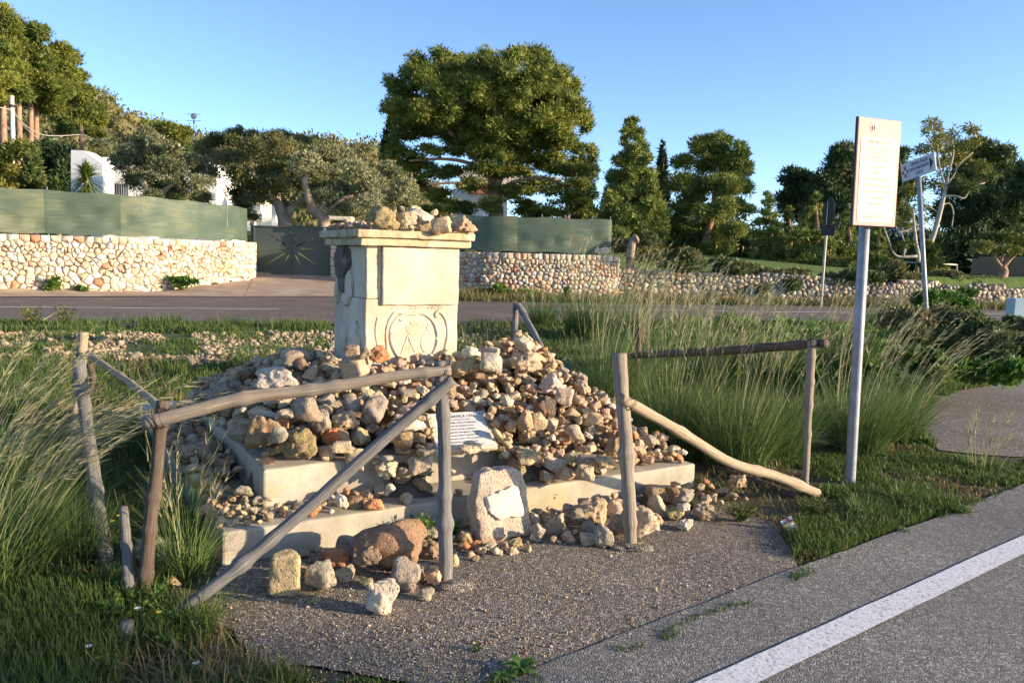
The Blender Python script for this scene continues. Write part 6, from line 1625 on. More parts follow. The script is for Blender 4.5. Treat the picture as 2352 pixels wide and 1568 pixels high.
e = plant('garden_tree', 'small forked tree on the far grass in front of the block shed', 'tree', b, lobes([(2275, 545, 28, 14), (2310, 550, 28, 14), (2340, 540, 28, 16), (2255, 570, 24, 12), (2300, 575, 28, 10), (2335, 575, 22, 10)], 43, 1.5, 4, 9, .6, .9, (.2, .9)), 'eucalyptus_leaves', .2, .07, 1.0, {'trunk': [to_base(2302, 612, 43, b, .24, .18, 3)]}, 'pine_bark', tri=False, core=0, shell=.2)
for sd, P, r0 in [(1, [(2302, 616, 43), (2288, 595, 43), (2278, 570, 43)], .11), (2, [(2304, 614, 43), (2325, 592, 43), (2350, 570, 43)], .11), (3, [(2300, 600, 43), (2305, 580, 43), (2308, 560, 43)], .06)]:
    m_ = tube_mesh('limb', [px_tube(P, r0, .03, sd)]); 
    for v in m_.vertices: v.co -= b
    link('limb', m_, 'pine_bark', e, b)
# dead trunk on the field edge
b = Vector(at(1447, 600, 34.6)); b.z = tz(b.x, b.y)
m_ = tube_mesh('dead_trunk', [(polyline([b-Vector((0, 0, .2)), at(1449, 575, 34.6), at(1455, 553, 34.6), at(1466, 546, 34.6)], 16), np.concatenate([np.linspace(.2, .15, 12), [.2, .22, .18, .1]]), 12, .35, 5)])
for v in m_.vertices: v.co -= b
meta(link('dead_trunk', m_, 'olive_bark', None, b), 'knobbly dead tree trunk standing alone behind the end of the right wall', 'tree trunk')

# olives behind the net
def olive(px, Y, L, label, trunks, seed, mat='olive_leaves', tl=(.15, .85), cover=1.0):
    b = gbase(px, Y); e = plant('olive_tree', label, 'olive tree', b, lobes(L, Y, 1.6, 5, seed, .55, .9, tl), mat, .17, .05, cover, None, tri=False, core=.5, up=.6, shell=.35)
    for k, (P, r0, r1) in enumerate(trunks):
        T_ = px_tube([(p[0], p[1], Y+(p[2] if len(p) > 2 else -.6)) for p in P], r0, r1, seed+k, 12, .4, 18)
        m_ = tube_mesh('trunk' if k == 0 else 'limb', [T_])
        for v in m_.vertices: v.co -= b
        link('trunk' if k == 0 else 'limb', m_, 'olive_bark', e, b)
    return e
olive(345, 37.5, [(300, 345, 30, 24), (335, 320, 30, 22), (370, 345, 34, 26), (285, 380, 25, 22), (330, 372, 36, 26), (382, 385, 38, 28), (420, 370, 32, 24), (455, 385, 34, 24), (485, 392, 18, 18), (320, 415, 30, 20), (370, 425, 38, 24), (420, 420, 36, 24), (465, 425, 28, 20), (395, 345, 20, 16), (265, 372, 14, 12), (340, 452, 28, 18), (400, 452, 38, 18), (452, 455, 28, 14)],
      'round-headed olive tree behind the left net, in front of the white house', [([(345, 520), (352, 460), (340, 440), (325, 412)], .28, .14), ([(350, 460), (375, 440), (400, 420)], .16, .07)], 3)
olive(652, 39, [(560, 330, 34, 24), (600, 345, 40, 28), (560, 375, 36, 28), (640, 335, 34, 24), (680, 345, 34, 26), (620, 385, 42, 30), (665, 390, 40, 28), (580, 420, 38, 26), (545, 445, 26, 24), (640, 425, 42, 22), (690, 420, 32, 24), (600, 455, 36, 18), (560, 480, 22, 18), (540, 400, 28, 24), (520, 360, 22, 20), (575, 500, 18, 14)],
      'dark dense olive tree with pale forked trunk above the metal gate', [([(655, 530), (650, 500), (640, 470), (618, 455)], .34, .16), ([(662, 525), (662, 495), (675, 470), (705, 458)], .22, .12), ([(705, 458), (730, 455), (740, 440)], .1, .05)], 5, mat='maquis_leaves')
olive(742, 38, [(700, 375, 30, 22), (740, 360, 34, 22), (780, 365, 34, 24), (720, 410, 34, 24), (765, 405, 38, 26), (810, 390, 34, 24), (840, 420, 34, 28), (800, 440, 36, 24), (760, 450, 34, 22), (720, 465, 28, 18), (850, 460, 30, 22), (780, 485, 30, 16), (820, 490, 30, 14)],
      'silvery olive tree with twisted bare trunk left of the pedestal stones', [([(745, 530), (742, 500), (722, 485), (708, 450), (700, 420), (705, 400)], .3, .1), ([(742, 500), (760, 480), (790, 455), (812, 450)], .13, .06), ([(728, 492), (742, 472), (750, 465)], .14, .09)], 7, tl=(.35, 1))
olive(905, 44, [(880, 420, 24, 22), (905, 405, 22, 18), (930, 430, 26, 24), (895, 455, 28, 22), (935, 465, 26, 20), (955, 450, 16, 18), (890, 385, 18, 16)], 'small silver-grey olive just left of the huge pine', [([(905, 530), (905, 480), (900, 450)], .18, .1)], 9, tl=(.55, 1))
olive(500, 60, [(470, 345, 28, 20), (505, 330, 28, 20), (540, 320, 28, 18), (545, 300, 12, 14), (580, 318, 26, 16), (620, 322, 24, 16), (655, 318, 30, 18), (690, 330, 24, 16), (500, 360, 28, 16)], 'hillside tree line of mixed green crowns above the dark olive', [([(500, 420), (500, 380), (500, 350)], .2, .1)], 11, mat='maquis_leaves', cover=.8)

# garden shrubs at the left
def bush(L, Y, label, mat, leaf, wd, cover, seed=0, dy=.8, name='shrub', cat='shrub', tl=(.15, .85), sub=4, **k):
    p = at(L[0][0], L[0][1], Y); b = Vector((p.x, p.y, tz(p.x, p.y)))
    k.setdefault('tri', False)
    return plant(name, label, cat, b, lobes(L, Y, dy, sub, seed, .68, .9, tl), mat, leaf, wd, cover, single=True, **k)
bush([(10, 360, 30, 22), (50, 350, 30, 22), (70, 385, 22, 26), (20, 400, 40, 30), (60, 425, 34, 20), (0, 430, 30, 20), (85, 415, 18, 20)], 36, 'dense yellow-green garden bush behind the pale pole at left', 'eucalyptus_leaves', .16, .08, 1.3, 1)
bush([(115, 345, 30, 22), (145, 360, 25, 26), (110, 390, 30, 30), (150, 400, 20, 30), (130, 430, 40, 20)], 50, 'dark shaded hedge left of the white house', 'cypress_foliage', .3, .14, 1.3, 2)
def rosette(px, py, Y, n, L, label, mat, droop=.6, col=1.2):
    c = at(px, py, Y); b = Vector((c.x, c.y, tz(c.x, c.y))); r = np.random.default_rng(int(px)); VV = []; Q = []; TT = []; o = 0
    for k in range(n):
        az = r.uniform(0, 2*math.pi); el = r.uniform(-.9, 1.4); zo = r.uniform(-col, 0) if el < .3 else r.uniform(-.3, 0); d = np.array([math.cos(az)*math.cos(el), math.sin(az)*math.cos(el), math.sin(el)])
        s = np.cross(d, [0, 0, 1]); s /= np.linalg.norm(s)+1e-6; l = L*r.uniform(.7, 1.1); P0 = np.array(c)+np.array([0, 0, zo])
        for j in range(4):
            t = j/3; w_ = .035*(1-t**2)+.002; p = P0+d*l*t+np.array([0, 0, -droop*l*t*t*(.4+.3*r.random())]); VV += [p-s*w_, p+s*w_]
        for j in range(3): Q.append((o+2*j, o+2*j+1, o+2*j+3, o+2*j+2))
        TT += [r.uniform(.1, 1)]*8; o += 8
    e = empty('yucca', b, label, 'yucca')
    link('leaf_rosette', mesh_np('leaf_rosette', shift(VV, b), np.array(Q), tint=TT), mat, e, b)
    link('stem', tube_mesh('stem', [([Vector((0, 0, 0)), Vector(c)-b-Vector((0, 0, .1))], [.12, .09], 8)]), 'olive_bark', e, b)
rosette(198, 398, 33, 360, .95, 'spiky yucca standing in front of the white house', 'yucca_leaves')
rosette(132, 425, 36, 220, .8, 'darker second yucca left of the white house', 'grass_blades', col=.5)

# ------------------------------------------------------------------ scrub on the hill
r = np.random.default_rng(5); B = []
while len(B) < 560:
    y = r.uniform(66, 190); x = y*r.uniform(-.75, .12)
    z = float(terr(x, y)); px, py, f = proj(np.array([[x, y, z]]))
    if not -60 < px[0] < 1250: continue
    s = r.uniform(1.0, 2.4)*(1 if y < 130 else 1.25); B.append(((x, y, z+s*.3), (s, s, s*r.uniform(.65, 1.0)), r.uniform(.05, .95)))
V, F, tn = fol(B, .55, .3, .42, tri=False, core=.82, seed=3)
meta(link('hillside_scrub', mesh_np('hillside_scrub', V, F, tint=tn), 'maquis_leaves', kind='stuff'), 'mass of brownish-green scrub covering the hillside and skyline')
# far wood right of centre
B = []
for k in range(150):
    px = r.uniform(1330, 2420); y = r.uniform(64, 110); x = (px-1176)/FPX*y; z = tz(x, y); s = r.uniform(1.6, 3.0)
    B.append(((x, y, z+s*.5), (s, s, s*.8), r.uniform(.1, .8)))
V, F, tn = fol(B, .5, .22, .9, tri=True, core=.8, seed=4)
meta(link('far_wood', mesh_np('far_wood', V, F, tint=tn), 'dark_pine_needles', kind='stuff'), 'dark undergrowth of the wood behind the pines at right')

# bushes on and before the field wall
gw = 'bushes growing over the field wall'
for q, (L, Y, lb, mt) in enumerate([
  ([(1545, 598, 30, 16), (1575, 590, 28, 16), (1600, 605, 26, 12), (1560, 612, 40, 10)], 33.9, 'dark bramble bush over the field wall right of the dead trunk', 'bramble_leaves'),
  ([(1660, 608, 26, 13), (1690, 612, 34, 13), (1725, 618, 24, 10), (1680, 625, 40, 8)], 34.1, 'low bramble spreading on the wall under the broad bushy pine', 'bramble_leaves'),
  ([(1770, 628, 28, 10), (1800, 634, 28, 12), (1835, 632, 26, 12), (1820, 655, 20, 14), (1790, 650, 14, 10)], 34.3, 'bramble hanging down the wall left of the road sign pole', 'bramble_leaves'),
  ([(1930, 640, 34, 12), (1965, 635, 30, 14), (2000, 640, 26, 14), (1900, 635, 20, 10)], 34.5, 'bush on the wall between road sign and panel pole', 'bramble_leaves'),
  ([(2040, 635, 30, 16), (2075, 640, 30, 14), (2110, 645, 26, 14), (2060, 615, 20, 12)], 35.5, 'bush on the wall left of the arrow sign pole', 'maquis_leaves'),
  ([(2160, 635, 26, 14), (2195, 640, 30, 14), (2235, 645, 30, 10), (2270, 648, 26, 8), (2150, 655, 24, 8)], 36.5, 'low bush by the goal frame right of the arrow sign pole', 'maquis_leaves'),
  ([(1420, 560, 20, 16), (1490, 560, 24, 22), (1475, 585, 30, 14), (1510, 590, 20, 12)], 36.5, 'dry brownish shrub beside the dead trunk', 'maquis_leaves'),
  ([(1760, 662, 10, 9), (1752, 670, 9, 7)], 33.4, 'small dark tuft growing out of the field wall', 'bramble_leaves'),
  ([(2230, 672, 12, 8), (2215, 668, 9, 6)], 34.0, 'small green tuft on the wall at far right', 'green_leaves')]):
    bush(L, Y, lb, mt, .14, .08, 1.1, 30+q, dy=.35, core=.7)
ww = 'weeds at the foot of the left wall'
for q, (L, Y, lb, mt) in enumerate([
  ([(125, 655, 13, 9), (128, 645, 8, 8), (118, 664, 12, 6)], 27.7, 'rounded green weed at the left wall foot, leftmost', 'green_leaves'),
  ([(178, 663, 11, 5), (188, 666, 8, 4)], 28.1, 'low sprig of weed at the left wall foot', 'green_leaves'),
  ([(412, 655, 14, 12), (425, 645, 12, 8), (398, 642, 12, 6), (445, 648, 12, 5), (365, 662, 8, 6)], 29.8, 'bright green weed climbing the left wall below the dark patch', 'green_leaves'),
  ([(1150, 662, 14, 10), (1135, 672, 18, 9), (1110, 675, 18, 9), (1170, 672, 12, 8)], 30.9, 'taller green weed at the foot of the right wall', 'green_leaves'),
  ([(1205, 672, 16, 9), (1230, 680, 14, 7), (1260, 684, 12, 6), (1080, 680, 16, 8)], 31.0, 'low green weeds along the foot of the right wall', 'green_leaves'),
  ([(1300, 672, 7, 12), (1310, 684, 14, 7)], 31.2, 'narrow green weed at the foot of the right wall, rightmost', 'green_leaves')]):
    bush(L, Y, lb, mt, .12, .07, 1.2, 50+q, dy=.2, core=.6)

# bramble bank at the right
for q, (L, Y, lb, mt, lf, dy) in enumerate([
  ([(2135, 690, 30, 18), (2170, 684, 28, 16), (2200, 700, 26, 14)], 12.5, 'bright green leafy bush below the arrow sign', 'green_leaves', .075, .4),
  ([(2060, 735, 40, 26), (2110, 745, 40, 28), (2160, 735, 40, 28), (2090, 775, 40, 24)], 11.0, 'brownish bramble thicket right of the panel pole', 'maquis_leaves', .06, .6),
  ([(2215, 745, 42, 30), (2260, 765, 40, 30), (2180, 790, 40, 28), (2230, 800, 44, 28)], 10.6, 'tangled brown-green bramble in the middle of the right bank', 'bramble_leaves', .06, .6),
  ([(2305, 795, 40, 28), (2345, 810, 40, 26), (2390, 800, 40, 30), (2290, 830, 40, 22)], 10.2, 'bramble at the right edge above the lay-by', 'bramble_leaves', .06, .6),
  ([(2240, 855, 44, 18), (2290, 862, 40, 16), (2340, 850, 36, 18), (2180, 850, 36, 18)], 9.3, 'broad-leaved bright green plants fringing the lay-by', 'green_leaves', .09, .3),
  ([(2120, 830, 40, 22), (2070, 815, 34, 22), (2150, 860, 30, 14)], 9.6, 'shaded green growth at the left end of the right bank', 'grass_blades', .08, .4),
  ([(2330, 745, 24, 14), (2360, 750, 24, 14), (2310, 760, 20, 10)], 17, 'dark green bush below the utility box', 'bramble_leaves', .09, .5)]):
    bush(L, Y, lb, mt, lf, lf*.62, 1.15, 70+q, dy=dy, core=.72, sub=5, name='bramble_bush', cat='bush')
# low broad-leaved cover behind the right fence
B = []
for k in range(130):
    px = r.uniform(1500, 2050); py = r.uniform(745, 900); p = gr(px, py); s = r.uniform(.12, .3)
    B.append(((p.x, p.y, s*.25), (s, s, s*.7), r.uniform(.2, .8)))
V, F, tn = fol(B, .075, .055, 1.2, tri=False, core=.6, seed=14)
meta(link('ground_cover', mesh_np('ground_cover', V, F, tint=tn), 'green_leaves', kind='stuff'), 'low bright green leafy ground cover behind the right fence')

# ------------------------------------------------------------------ grass
def blades_mesh(base, az, h, lean, curve, wd, seg, tint, r, wind=(0, 0)):
    n = len(base); t = np.linspace(0, 1, seg+1)
    D = np.stack([np.cos(az), np.sin(az)], -1)
    off = h[:, None]*(lean[:, None]*t[None]+curve[:, None]*t[None]**2)
    X_ = base[:, 0:1]+D[:, 0:1]*off+h[:, None]*wind[0]*t[None]**2.2; Y_ = base[:, 1:2]+D[:, 1:2]*off+h[:, None]*wind[1]*t[None]**2.2
    droop = (lean**2*.35)[:, None]*t[None]+ (curve**2*.55+curve*lean*.5)[:, None]*t[None]**2.2+ (wind[0]**2)*.5*t[None]**3
    Z_ = base[:, 2:3]+h[:, None]*(t[None]-droop)
    C_ = np.stack([X_, Y_, Z_], -1)
    wa = az+math.pi/2+r.uniform(-.9, .9, n); S_ = np.stack([np.cos(wa), np.sin(wa), np.zeros(n)], -1)[:, None, :]
    W_ = wd[:, None, None]*(1-.85*t[None, :, None]**1.5)/2
    V = np.stack([C_-S_*W_, C_+S_*W_], 2).reshape(n, -1, 3)
    k = (seg+1)*2; i = np.arange(n)[:, None]*k+2*np.arange(seg)[None]
    Q = np.stack([i, i+1, i+3, i+2], -1).reshape(-1, 4)
    return V.reshape(-1, 3), Q, np.repeat(tint, k), C_
EXC = []; RS_ = []
def strip_poly(pts): EXC.append(pts)
strip_poly([tuple(p) for p in [(lowA+UX*a+VX*b)[:2] for a, b in ((-.02, -.02), (LOWW+.02, -.02), (LOWW+.02, 4.02), (-.02, 4.02))]])
LOWP = EXC[0]; strip_poly([tuple(gr(*q)[:2]) for q in ((1615, 1085), (1740, 1090), (1840, 1140), (1800, 1200), (1690, 1165), (1610, 1130))])
strip_poly([tuple(gr(*q)[:2]) for q in ((300, 1090), (400, 1080), (450, 1250), (430, 1380), (330, 1300))])
PADP = [p for p in pad]+[p for p in padf[::-1]]
def grass(name, poly, n, hr, label, mat='grass_blades', dry=.12, clump=1.5, wk=1.0, seg=2, seed=0, lean=.25, z=0.0, pad_ok=False, hn=.6, bare=0.0, ej=.8):
    PW_ = [tuple(gr(q[0], q[1], z)[:2]) for q in poly]; r = np.random.default_rng(seed+40); P = np.array(poly, float); pts = []; tot = 0
    while tot < n:
        x = r.uniform(P[:, 0].min(), P[:, 0].max(), 20000); y = r.uniform(P[:, 1].min(), P[:, 1].max(), 20000); k = in_poly(poly, x, y); x, y = x[k], y[k]
        d = np.array(Fv)[None]+np.array(Rv)[None]*((x-1176)/FPX)[:, None]+np.array(Uv)[None]*((784-y)/FPX)[:, None]
        t = (z-EYE)/d[:, 2]; X_ = d[:, 0]*t; Y_ = d[:, 1]*t
        dens = fbm(X_*clump, Y_*clump, seed+3); k = dens > r.uniform(.25+bare, .62+bare, len(X_))
        k &= in_poly(PW_, X_+(fbm(X_*2.6, Y_*2.6, seed+21)-.47)*ej, Y_+(fbm(X_*2.6+7, Y_*2.6, seed+22)-.47)*ej)
        for E_ in EXC: k &= ~in_poly(E_, X_, Y_)
        if not pad_ok: k &= ~in_poly(PADP, X_+(fbm(X_*3.1, Y_*3.1, seed+31)-.5)*.5, Y_+(fbm(X_*3.1+5, Y_*3.1, seed+32)-.5)*.5)
        k &= terr(X_, Y_) < .6
        X_, Y_ = X_[k], Y_[k]; pts.append(np.stack([X_, Y_, terr(X_, Y_)], -1)); tot += len(X_)
    b = np.vstack(pts)[:n]; dist = np.hypot(b[:, 0], b[:, 1]); hm = .6+hn*2*(fbm(b[:, 0]*1.1, b[:, 1]*1.1, seed+9)-.3)
    h = r.uniform(*hr, n)*np.clip(hm, .4, 1.8); tint = np.clip(.2+.55*fbm(b[:, 0]*.8, b[:, 1]*.8, seed+1)+r.normal(size=n)*.15, 0, 1)
    V, Q, tn, _ = blades_mesh(b, r.uniform(0, 6.28, n), h, np.abs(r.normal(size=n))*lean, np.abs(r.normal(size=n))*.35, (.0035+.0011*dist)*wk*r.uniform(.7, 1.3, n), seg, tint, r)
    meta(link(name, mesh_np(name, V, Q, tint=tn), mat, kind='stuff'), label)
RA = [(-90, 1640), (-90, 1150), (300, 1180), (345, 1240), (400, 1380), (480, 1420), (560, 1500), (700, 1560), (700, 1640)]
grass('grass', RA, 19000, (.04, .15), 'short green grass in the shaded left foreground', seed=1)
grass('grass', RA, 2500, (.06, .2), 'dry straw mixed in the left foreground grass', 'dry_grass', seed=2, lean=.9)
RB = [(-90, 850), (440, 830), (430, 920), (390, 1040), (360, 1230), (-90, 1230)]
grass('grass', RB, 18000, (.08, .22), 'tall dark green grass left of the plinth', seed=3)
grass('grass', RB, 1800, (.12, .3), 'straw among the grass left of the plinth', 'dry_grass', seed=4, lean=.5)
RC = [(-90, 742), (760, 744), (760, 800), (640, 840), (430, 900), (-90, 900)]
grass('grass', RC, 15000, (.04, .13), 'patchy green grass among the rubble by the far road', seed=5, bare=.12)
grass('grass', [(-90, 742), (760, 744), (760, 765), (-90, 765)], 4500, (.08, .28), 'taller verge grass along the near side of the far road', seed=15, bare=.08)
RD = [(1045, 742), (1900, 738), (2090, 800), (1980, 960), (1640, 1060), (1420, 930), (1320, 830), (1045, 800)]
grass('grass', RD, 25000, (.08, .26), 'green grass behind the heap and the right fence', seed=6)
grass('grass', RD, 3000, (.1, .3), 'straw among the grass behind the right fence', 'dry_grass', seed=7, lean=.5)
RE = [(1835, 1312), (1795, 1220), (1650, 1150), (1600, 1060), (1700, 1000), (2100, 1000), (2150, 1040), (2280, 1056), (2450, 1056), (2450, 1085), (2352, 1112), (2180, 1165), (2000, 1240)]
grass('grass', RE, 22000, (.015, .065), 'short verge grass between tarmac pad and near road', seed=8, lean=.35, bare=.14, ej=1.3)
grass('grass', RE, 8000, (.02, .07), 'straw-coloured blades in the right verge', 'dry_grass', seed=9, lean=.9, bare=.05)
grass('grass', [(1250, 1560), (1560, 1440), (1835, 1318), (2010, 1236), (2200, 1160), (2400, 1085), (2400, 1100), (2200, 1180), (2010, 1262), (1835, 1338), (1560, 1470)], 1500, (.01, .045), 'sparse blades creeping over the asphalt edge', seed=29, pad_ok=True, bare=.06)
grass('grass', [(1560, 1130), (1700, 1160), (1850, 1220), (1860, 1320), (1790, 1330), (1740, 1250), (1600, 1190)], 1500, (.01, .04), 'straw and blades creeping onto the tarmac pad', 'dry_grass', seed=39, pad_ok=True, bare=.06, lean=1.0)
grass('grass', [(2000, 1240), (1835, 1312), (1800, 1230), (1860, 1130), (2100, 1120), (2352, 1080), (2352, 1110)], 8000, (.03, .10), 'thicker grass tuft line along the near road edge', seed=19, lean=.3)
RF = [(1045, 694), (1420, 700), (1900, 706), (2450, 716), (2450, 690), (1900, 684), (1400, 682), (1045, 684)]
grass('grass', RF, 9000, (.2, .6), 'dry yellowish verge grass below the field wall', 'dry_grass', seed=10)
grass('grass', RF, 6000, (.12, .45), 'green verge grass below the field wall', seed=11)
RG = [(640, 1535), (760, 1550), (1000, 1582), (1260, 1548), (1230, 1640), (600, 1640)]
grass('grass', RG, 5000, (.012, .04), 'fine short grass at the bottom edge of the tarmac', seed=12, pad_ok=True)
grass('grass', [(800, 1490), (1010, 1500), (1000, 1530), (820, 1530)], 500, (.004, .012), 'mossy specks on the old tarmac', seed=13, pad_ok=True)
grass('grass', [(2080, 880), (2352, 860), (2400, 870), (2200, 900), (2100, 960), (2150, 1030), (2100, 1030), (2060, 960)], 4000, (.05, .18), 'grass round the lay-by', seed=14)
RI = [(1385, 588), (1440, 583), (1700, 607), (1900, 615), (2352, 636), (2420, 640), (2420, 652), (2100, 648), (1700, 622), (1385, 603)]

EXC.pop(); EXC.pop()
for sd, P_ in ((61, [(1600, 1070), (1760, 1080), (1860, 1130), (1830, 1210), (1700, 1180), (1600, 1150)]), (62, [(250, 1080), (420, 1060), (470, 1250), (440, 1400), (300, 1420)])):
    grass('grass', P_, 1600, (.02, .09), 'dry needles and straw littering bare soil', 'dry_grass', seed=sd, lean=2.2, wk=.7, pad_ok=True)
# unseen tree added outside the frame at right, its thin crown shading the foreground
b = Vector((24, -5.2, 0)); rt = np.random.default_rng(8)
B = [((24+rt.normal()*.8, -5.15+rt.normal()*.75, 5.2+rt.normal()*.8), (.62, .62, .42), rt.uniform(.2, .8)) for _ in range(26)]
plant('added_shade_tree', 'unseen thin-crowned tree added out of the picture at the right to shade the foreground', 'tree', b, B, 'olive_leaves', .16, .06, .75, {'trunk': [(polyline([b-Vector((0, 0, .2)), b+Vector((.1, .1, 2.4)), b+Vector((0, 0, 5))], 12), np.linspace(.16, .07, 12), 10, .2, 3)]}, 'olive_bark', tri=False, core=0, shell=.1)

# rubble strip beyond the left grass
r = np.random.default_rng(77); VV = []; FF = []; CC = []; o = 0
D1, F1 = ICO[1]
for k in range(6500):
    px, py = r.uniform(-60, 790), 764+74*r.random()
    if fbm(px*.012, py*.03, 4) < .36: continue
    p = gr(px, py); big = r.random() < .16; s = r.uniform(.03, .075) if big else r.uniform(.01, .032); l = LIB[int(r.integers(len(LIB)))]
    Vb, Fb = (l[5] if big else (D1*(1+r.normal(size=(len(D1), 1))*.18), F1))
    M_ = rotm(r.uniform(0, 6.28), r.uniform(-1, 1), r.uniform(-1, 1))*s; V = Vb @ M_.T+np.array([p.x, p.y, tz(p.x, p.y)+s*.3])
    VV.append(V); FF.append(Fb+o); CC.append(np.broadcast_to(np.array(tuple(.8*q for q in jit(PAL[r.choice(['cream', 'tan', 'cream', 'grey', 'tan', 'ochre'])], .2))), (len(V), 3))); o += len(V)
for k in range(500):
    px, py = r.uniform(1050, 1500), r.uniform(745, 830); p = gr(px, py); s = r.uniform(.02, .06); l = LIB[int(r.integers(len(LIB)))]
    M_ = rotm(r.uniform(0, 6.28), r.uniform(-1, 1), r.uniform(-1, 1))*s; V = l[5][0] @ M_.T+np.array([p.x, p.y, tz(p.x, p.y)+s*.3])
    VV.append(V); FF.append(l[5][1]+o); CC.append(np.broadcast_to(np.array(jit(PAL[r.choice(['cream', 'grey', 'tan'])], .15)), (len(V), 3))); o += len(V)
meta(link('rubble_strip', mesh_np('rubble_strip', np.vstack(VV), np.vstack(FF), col=np.vstack(CC)), 'rubble_rock_mass', kind='stuff'), 'strip of pale limestone rubble and gravel along the far road')
# loose grit on the old tarmac and at its edges
VV = []; FF = []; CC = []; o = 0; k = 0
D1, F1 = ICO[1]
while k < 3200:
    px, py = r.uniform(480, 1850), r.uniform(1180, 1600); p = gr(px, py)
    if not in_poly(PADP, np.array([p.x]), np.array([p.y]))[0] and not (py > 1480 and px < 1300 and px > 560): continue
    if in_poly(LOWP, np.array([p.x]), np.array([p.y]))[0]: continue
    if r.random() > .35+.9*float(fbm(p.x*1.7, p.y*1.7, 31))-.2+ (.35 if py > 1440 else 0): continue
    s = r.uniform(.0018, .0055)*(1 if r.random() < .96 else 2.0)
    V = (D1*(1+r.normal(size=(len(D1), 1))*.2)*np.array([1, .8, .6])) @ rotm(r.uniform(0, 6), 0, 0).T*s+np.array([p.x, p.y, .012+s*.3])
    VV.append(V); FF.append(F1+o); CC.append(np.broadcast_to(np.array(jit(PAL[r.choice(['white', 'cream', 'grey', 'tan', 'tan', 'brown'])], .2)), (len(V), 3))); o += len(V); k += 1
meta(link('loose_grit', mesh_np('loose_grit', np.vstack(VV), np.vstack(FF), col=np.vstack(CC)), 'rubble_rock_mass', kind='stuff'), 'loose pale grit scattered on the old tarmac')

# ------------------------------------------------------------------ tall clump grass (each clump a thing)
def clump(px, py, n, h, rad, label, plumes=60, hp=(1.5, 2.0), wind=(.25, 0), seed=0, spread=.35, wk=1.0, loc=None, tone=0.0):
    r = np.random.default_rng(seed+900); h *= .9; c = np.array(loc if loc is not None else gr(px, py), float); c[2] = tz(c[0], c[1])
    a = r.uniform(0, 6.28, n); q = rad*np.sqrt(r.random(n)); b = np.stack([c[0]+q*np.cos(a), c[1]+q*np.sin(a), np.full(n, c[2])], -1)
    az = a+r.normal(size=n)*.7; hh = h*r.uniform(.55, 1.1, n)
    dist = math.hypot(c[0], c[1]); wd = (.0028+.00055*dist)*wk
    V, Q, tn, _ = blades_mesh(b, az, hh, np.abs(r.normal(size=n))*spread*.6+q/rad*spread*.5, np.abs(r.normal(size=n))*spread*1.2, np.full(n, wd)*r.uniform(.7, 1.3, n), 5, np.clip(.36+tone+r.normal(size=n)*.22, 0, 1), r, (wind[0]*.35, wind[1]*.35))
    e = empty('grass_clump', c, label, 'tall grass', 'clumps of tall feathery grass')
    link('blades', mesh_np('blades', shift(V, c), Q, tint=tn), 'tall_grass_blades', e, c, kind='stuff')
    if plumes:
        m_ = plumes; a = r.uniform(0, 6.28, m_); q = rad*.8*np.sqrt(r.random(m_)); b = np.stack([c[0]+q*np.cos(a), c[1]+q*np.sin(a), np.full(m_, c[2])], -1)
        hh = r.uniform(*hp, m_); wind = (wind[0]*.8, wind[1]); V1, Q1, t1, C_ = blades_mesh(b, a, hh, np.abs(r.normal(size=m_))*.16+.06, np.abs(r.normal(size=m_))*.12, np.full(m_, wd*1.0), 8, r.uniform(.1, .7, m_), r, wind)
        # feathery heads: fine side twigs on the last third
        K = 15; t = r.uniform(.66, 1., (m_, K)); i = np.minimum((t*8).astype(int), 7); f = t*8-i
        P = C_[np.arange(m_)[:, None], i]*(1-f)[..., None]+C_[np.arange(m_)[:, None], i+1]*f[..., None]
        T_ = C_[np.arange(m_)[:, None], i+1]-C_[np.arange(m_)[:, None], i]; T_ /= np.linalg.norm(T_, axis=-1)[..., None]+1e-9
        d = T_*1.0+r.normal(size=T_.shape)*.22+np.array([wind[0]*.8, wind[1], -.15]); d /= np.linalg.norm(d, axis=-1)[..., None]
        Lh = r.uniform(.04, .11, (m_, K, 1)); s = np.cross(d, r.normal(size=d.shape)); s /= np.linalg.norm(s, axis=-1)[..., None]
        V2 = np.stack([P-s*wd*.5, P+s*wd*.5, P+d*Lh], 2).reshape(-1, 3); T2_ = np.arange(len(V2)).reshape(-1, 3)
        link('plumes', mesh_np('plumes', shift(np.vstack([V1, V2]), c), [Q1, T2_+len(V1)], tint=np.concatenate([t1, np.repeat(r.uniform(.2, 1, m_*K), 3)])), 'grass_plumes', e, c, kind='stuff')
    return e
# right of the cairn
clump(1560, 1040, 950, .95, .26, 'nearest feathery clump, behind the pale sloping rail and right post', 45, (1.15, 1.65), (.2, 0), 1)
clump(1690, 1070, 800, .80, .22, 'feathery clump right of the sloping rail, its golden stalks upright', 34, (1.1, 1.5), (.10, 0), 2, tone=.1)
clump(1790, 1045, 650, .75, .20, 'feathery clump left of the fence end post', 22, (1.0, 1.35), (.2, 0), 3)
clump(1965, 1035, 850, .80, .22, 'feathery clump growing directly behind the panel pole', 30, (1.1, 1.5), (.25, 0), 4)
clump(2050, 1010, 650, .70, .20, 'feathery clump right of the panel pole beside the lay-by', 30, (1.0, 1.35), (.4, 0), 5)
clump(1400, 950, 800, 1.0, .25, 'feathery clump between the heap outline and the right post', 42, (1.3, 1.75), (.25, 0), 6)
clump(1480, 900, 800, 1.1, .28, 'tall clump behind the right post with stalks bent to the right', 30, (1.5, 2.0), (.3, 0), 7)
clump(1640, 880, 480, 1.0, .28, 'clump in the middle behind the horizontal dark rail', 28, (1.3, 1.7), (.3, 0), 8)
clump(1780, 890, 350, .9, .28, 'shaded clump behind the right part of the horizontal rail', 20, (1.1, 1.5), (.3, 0), 9)
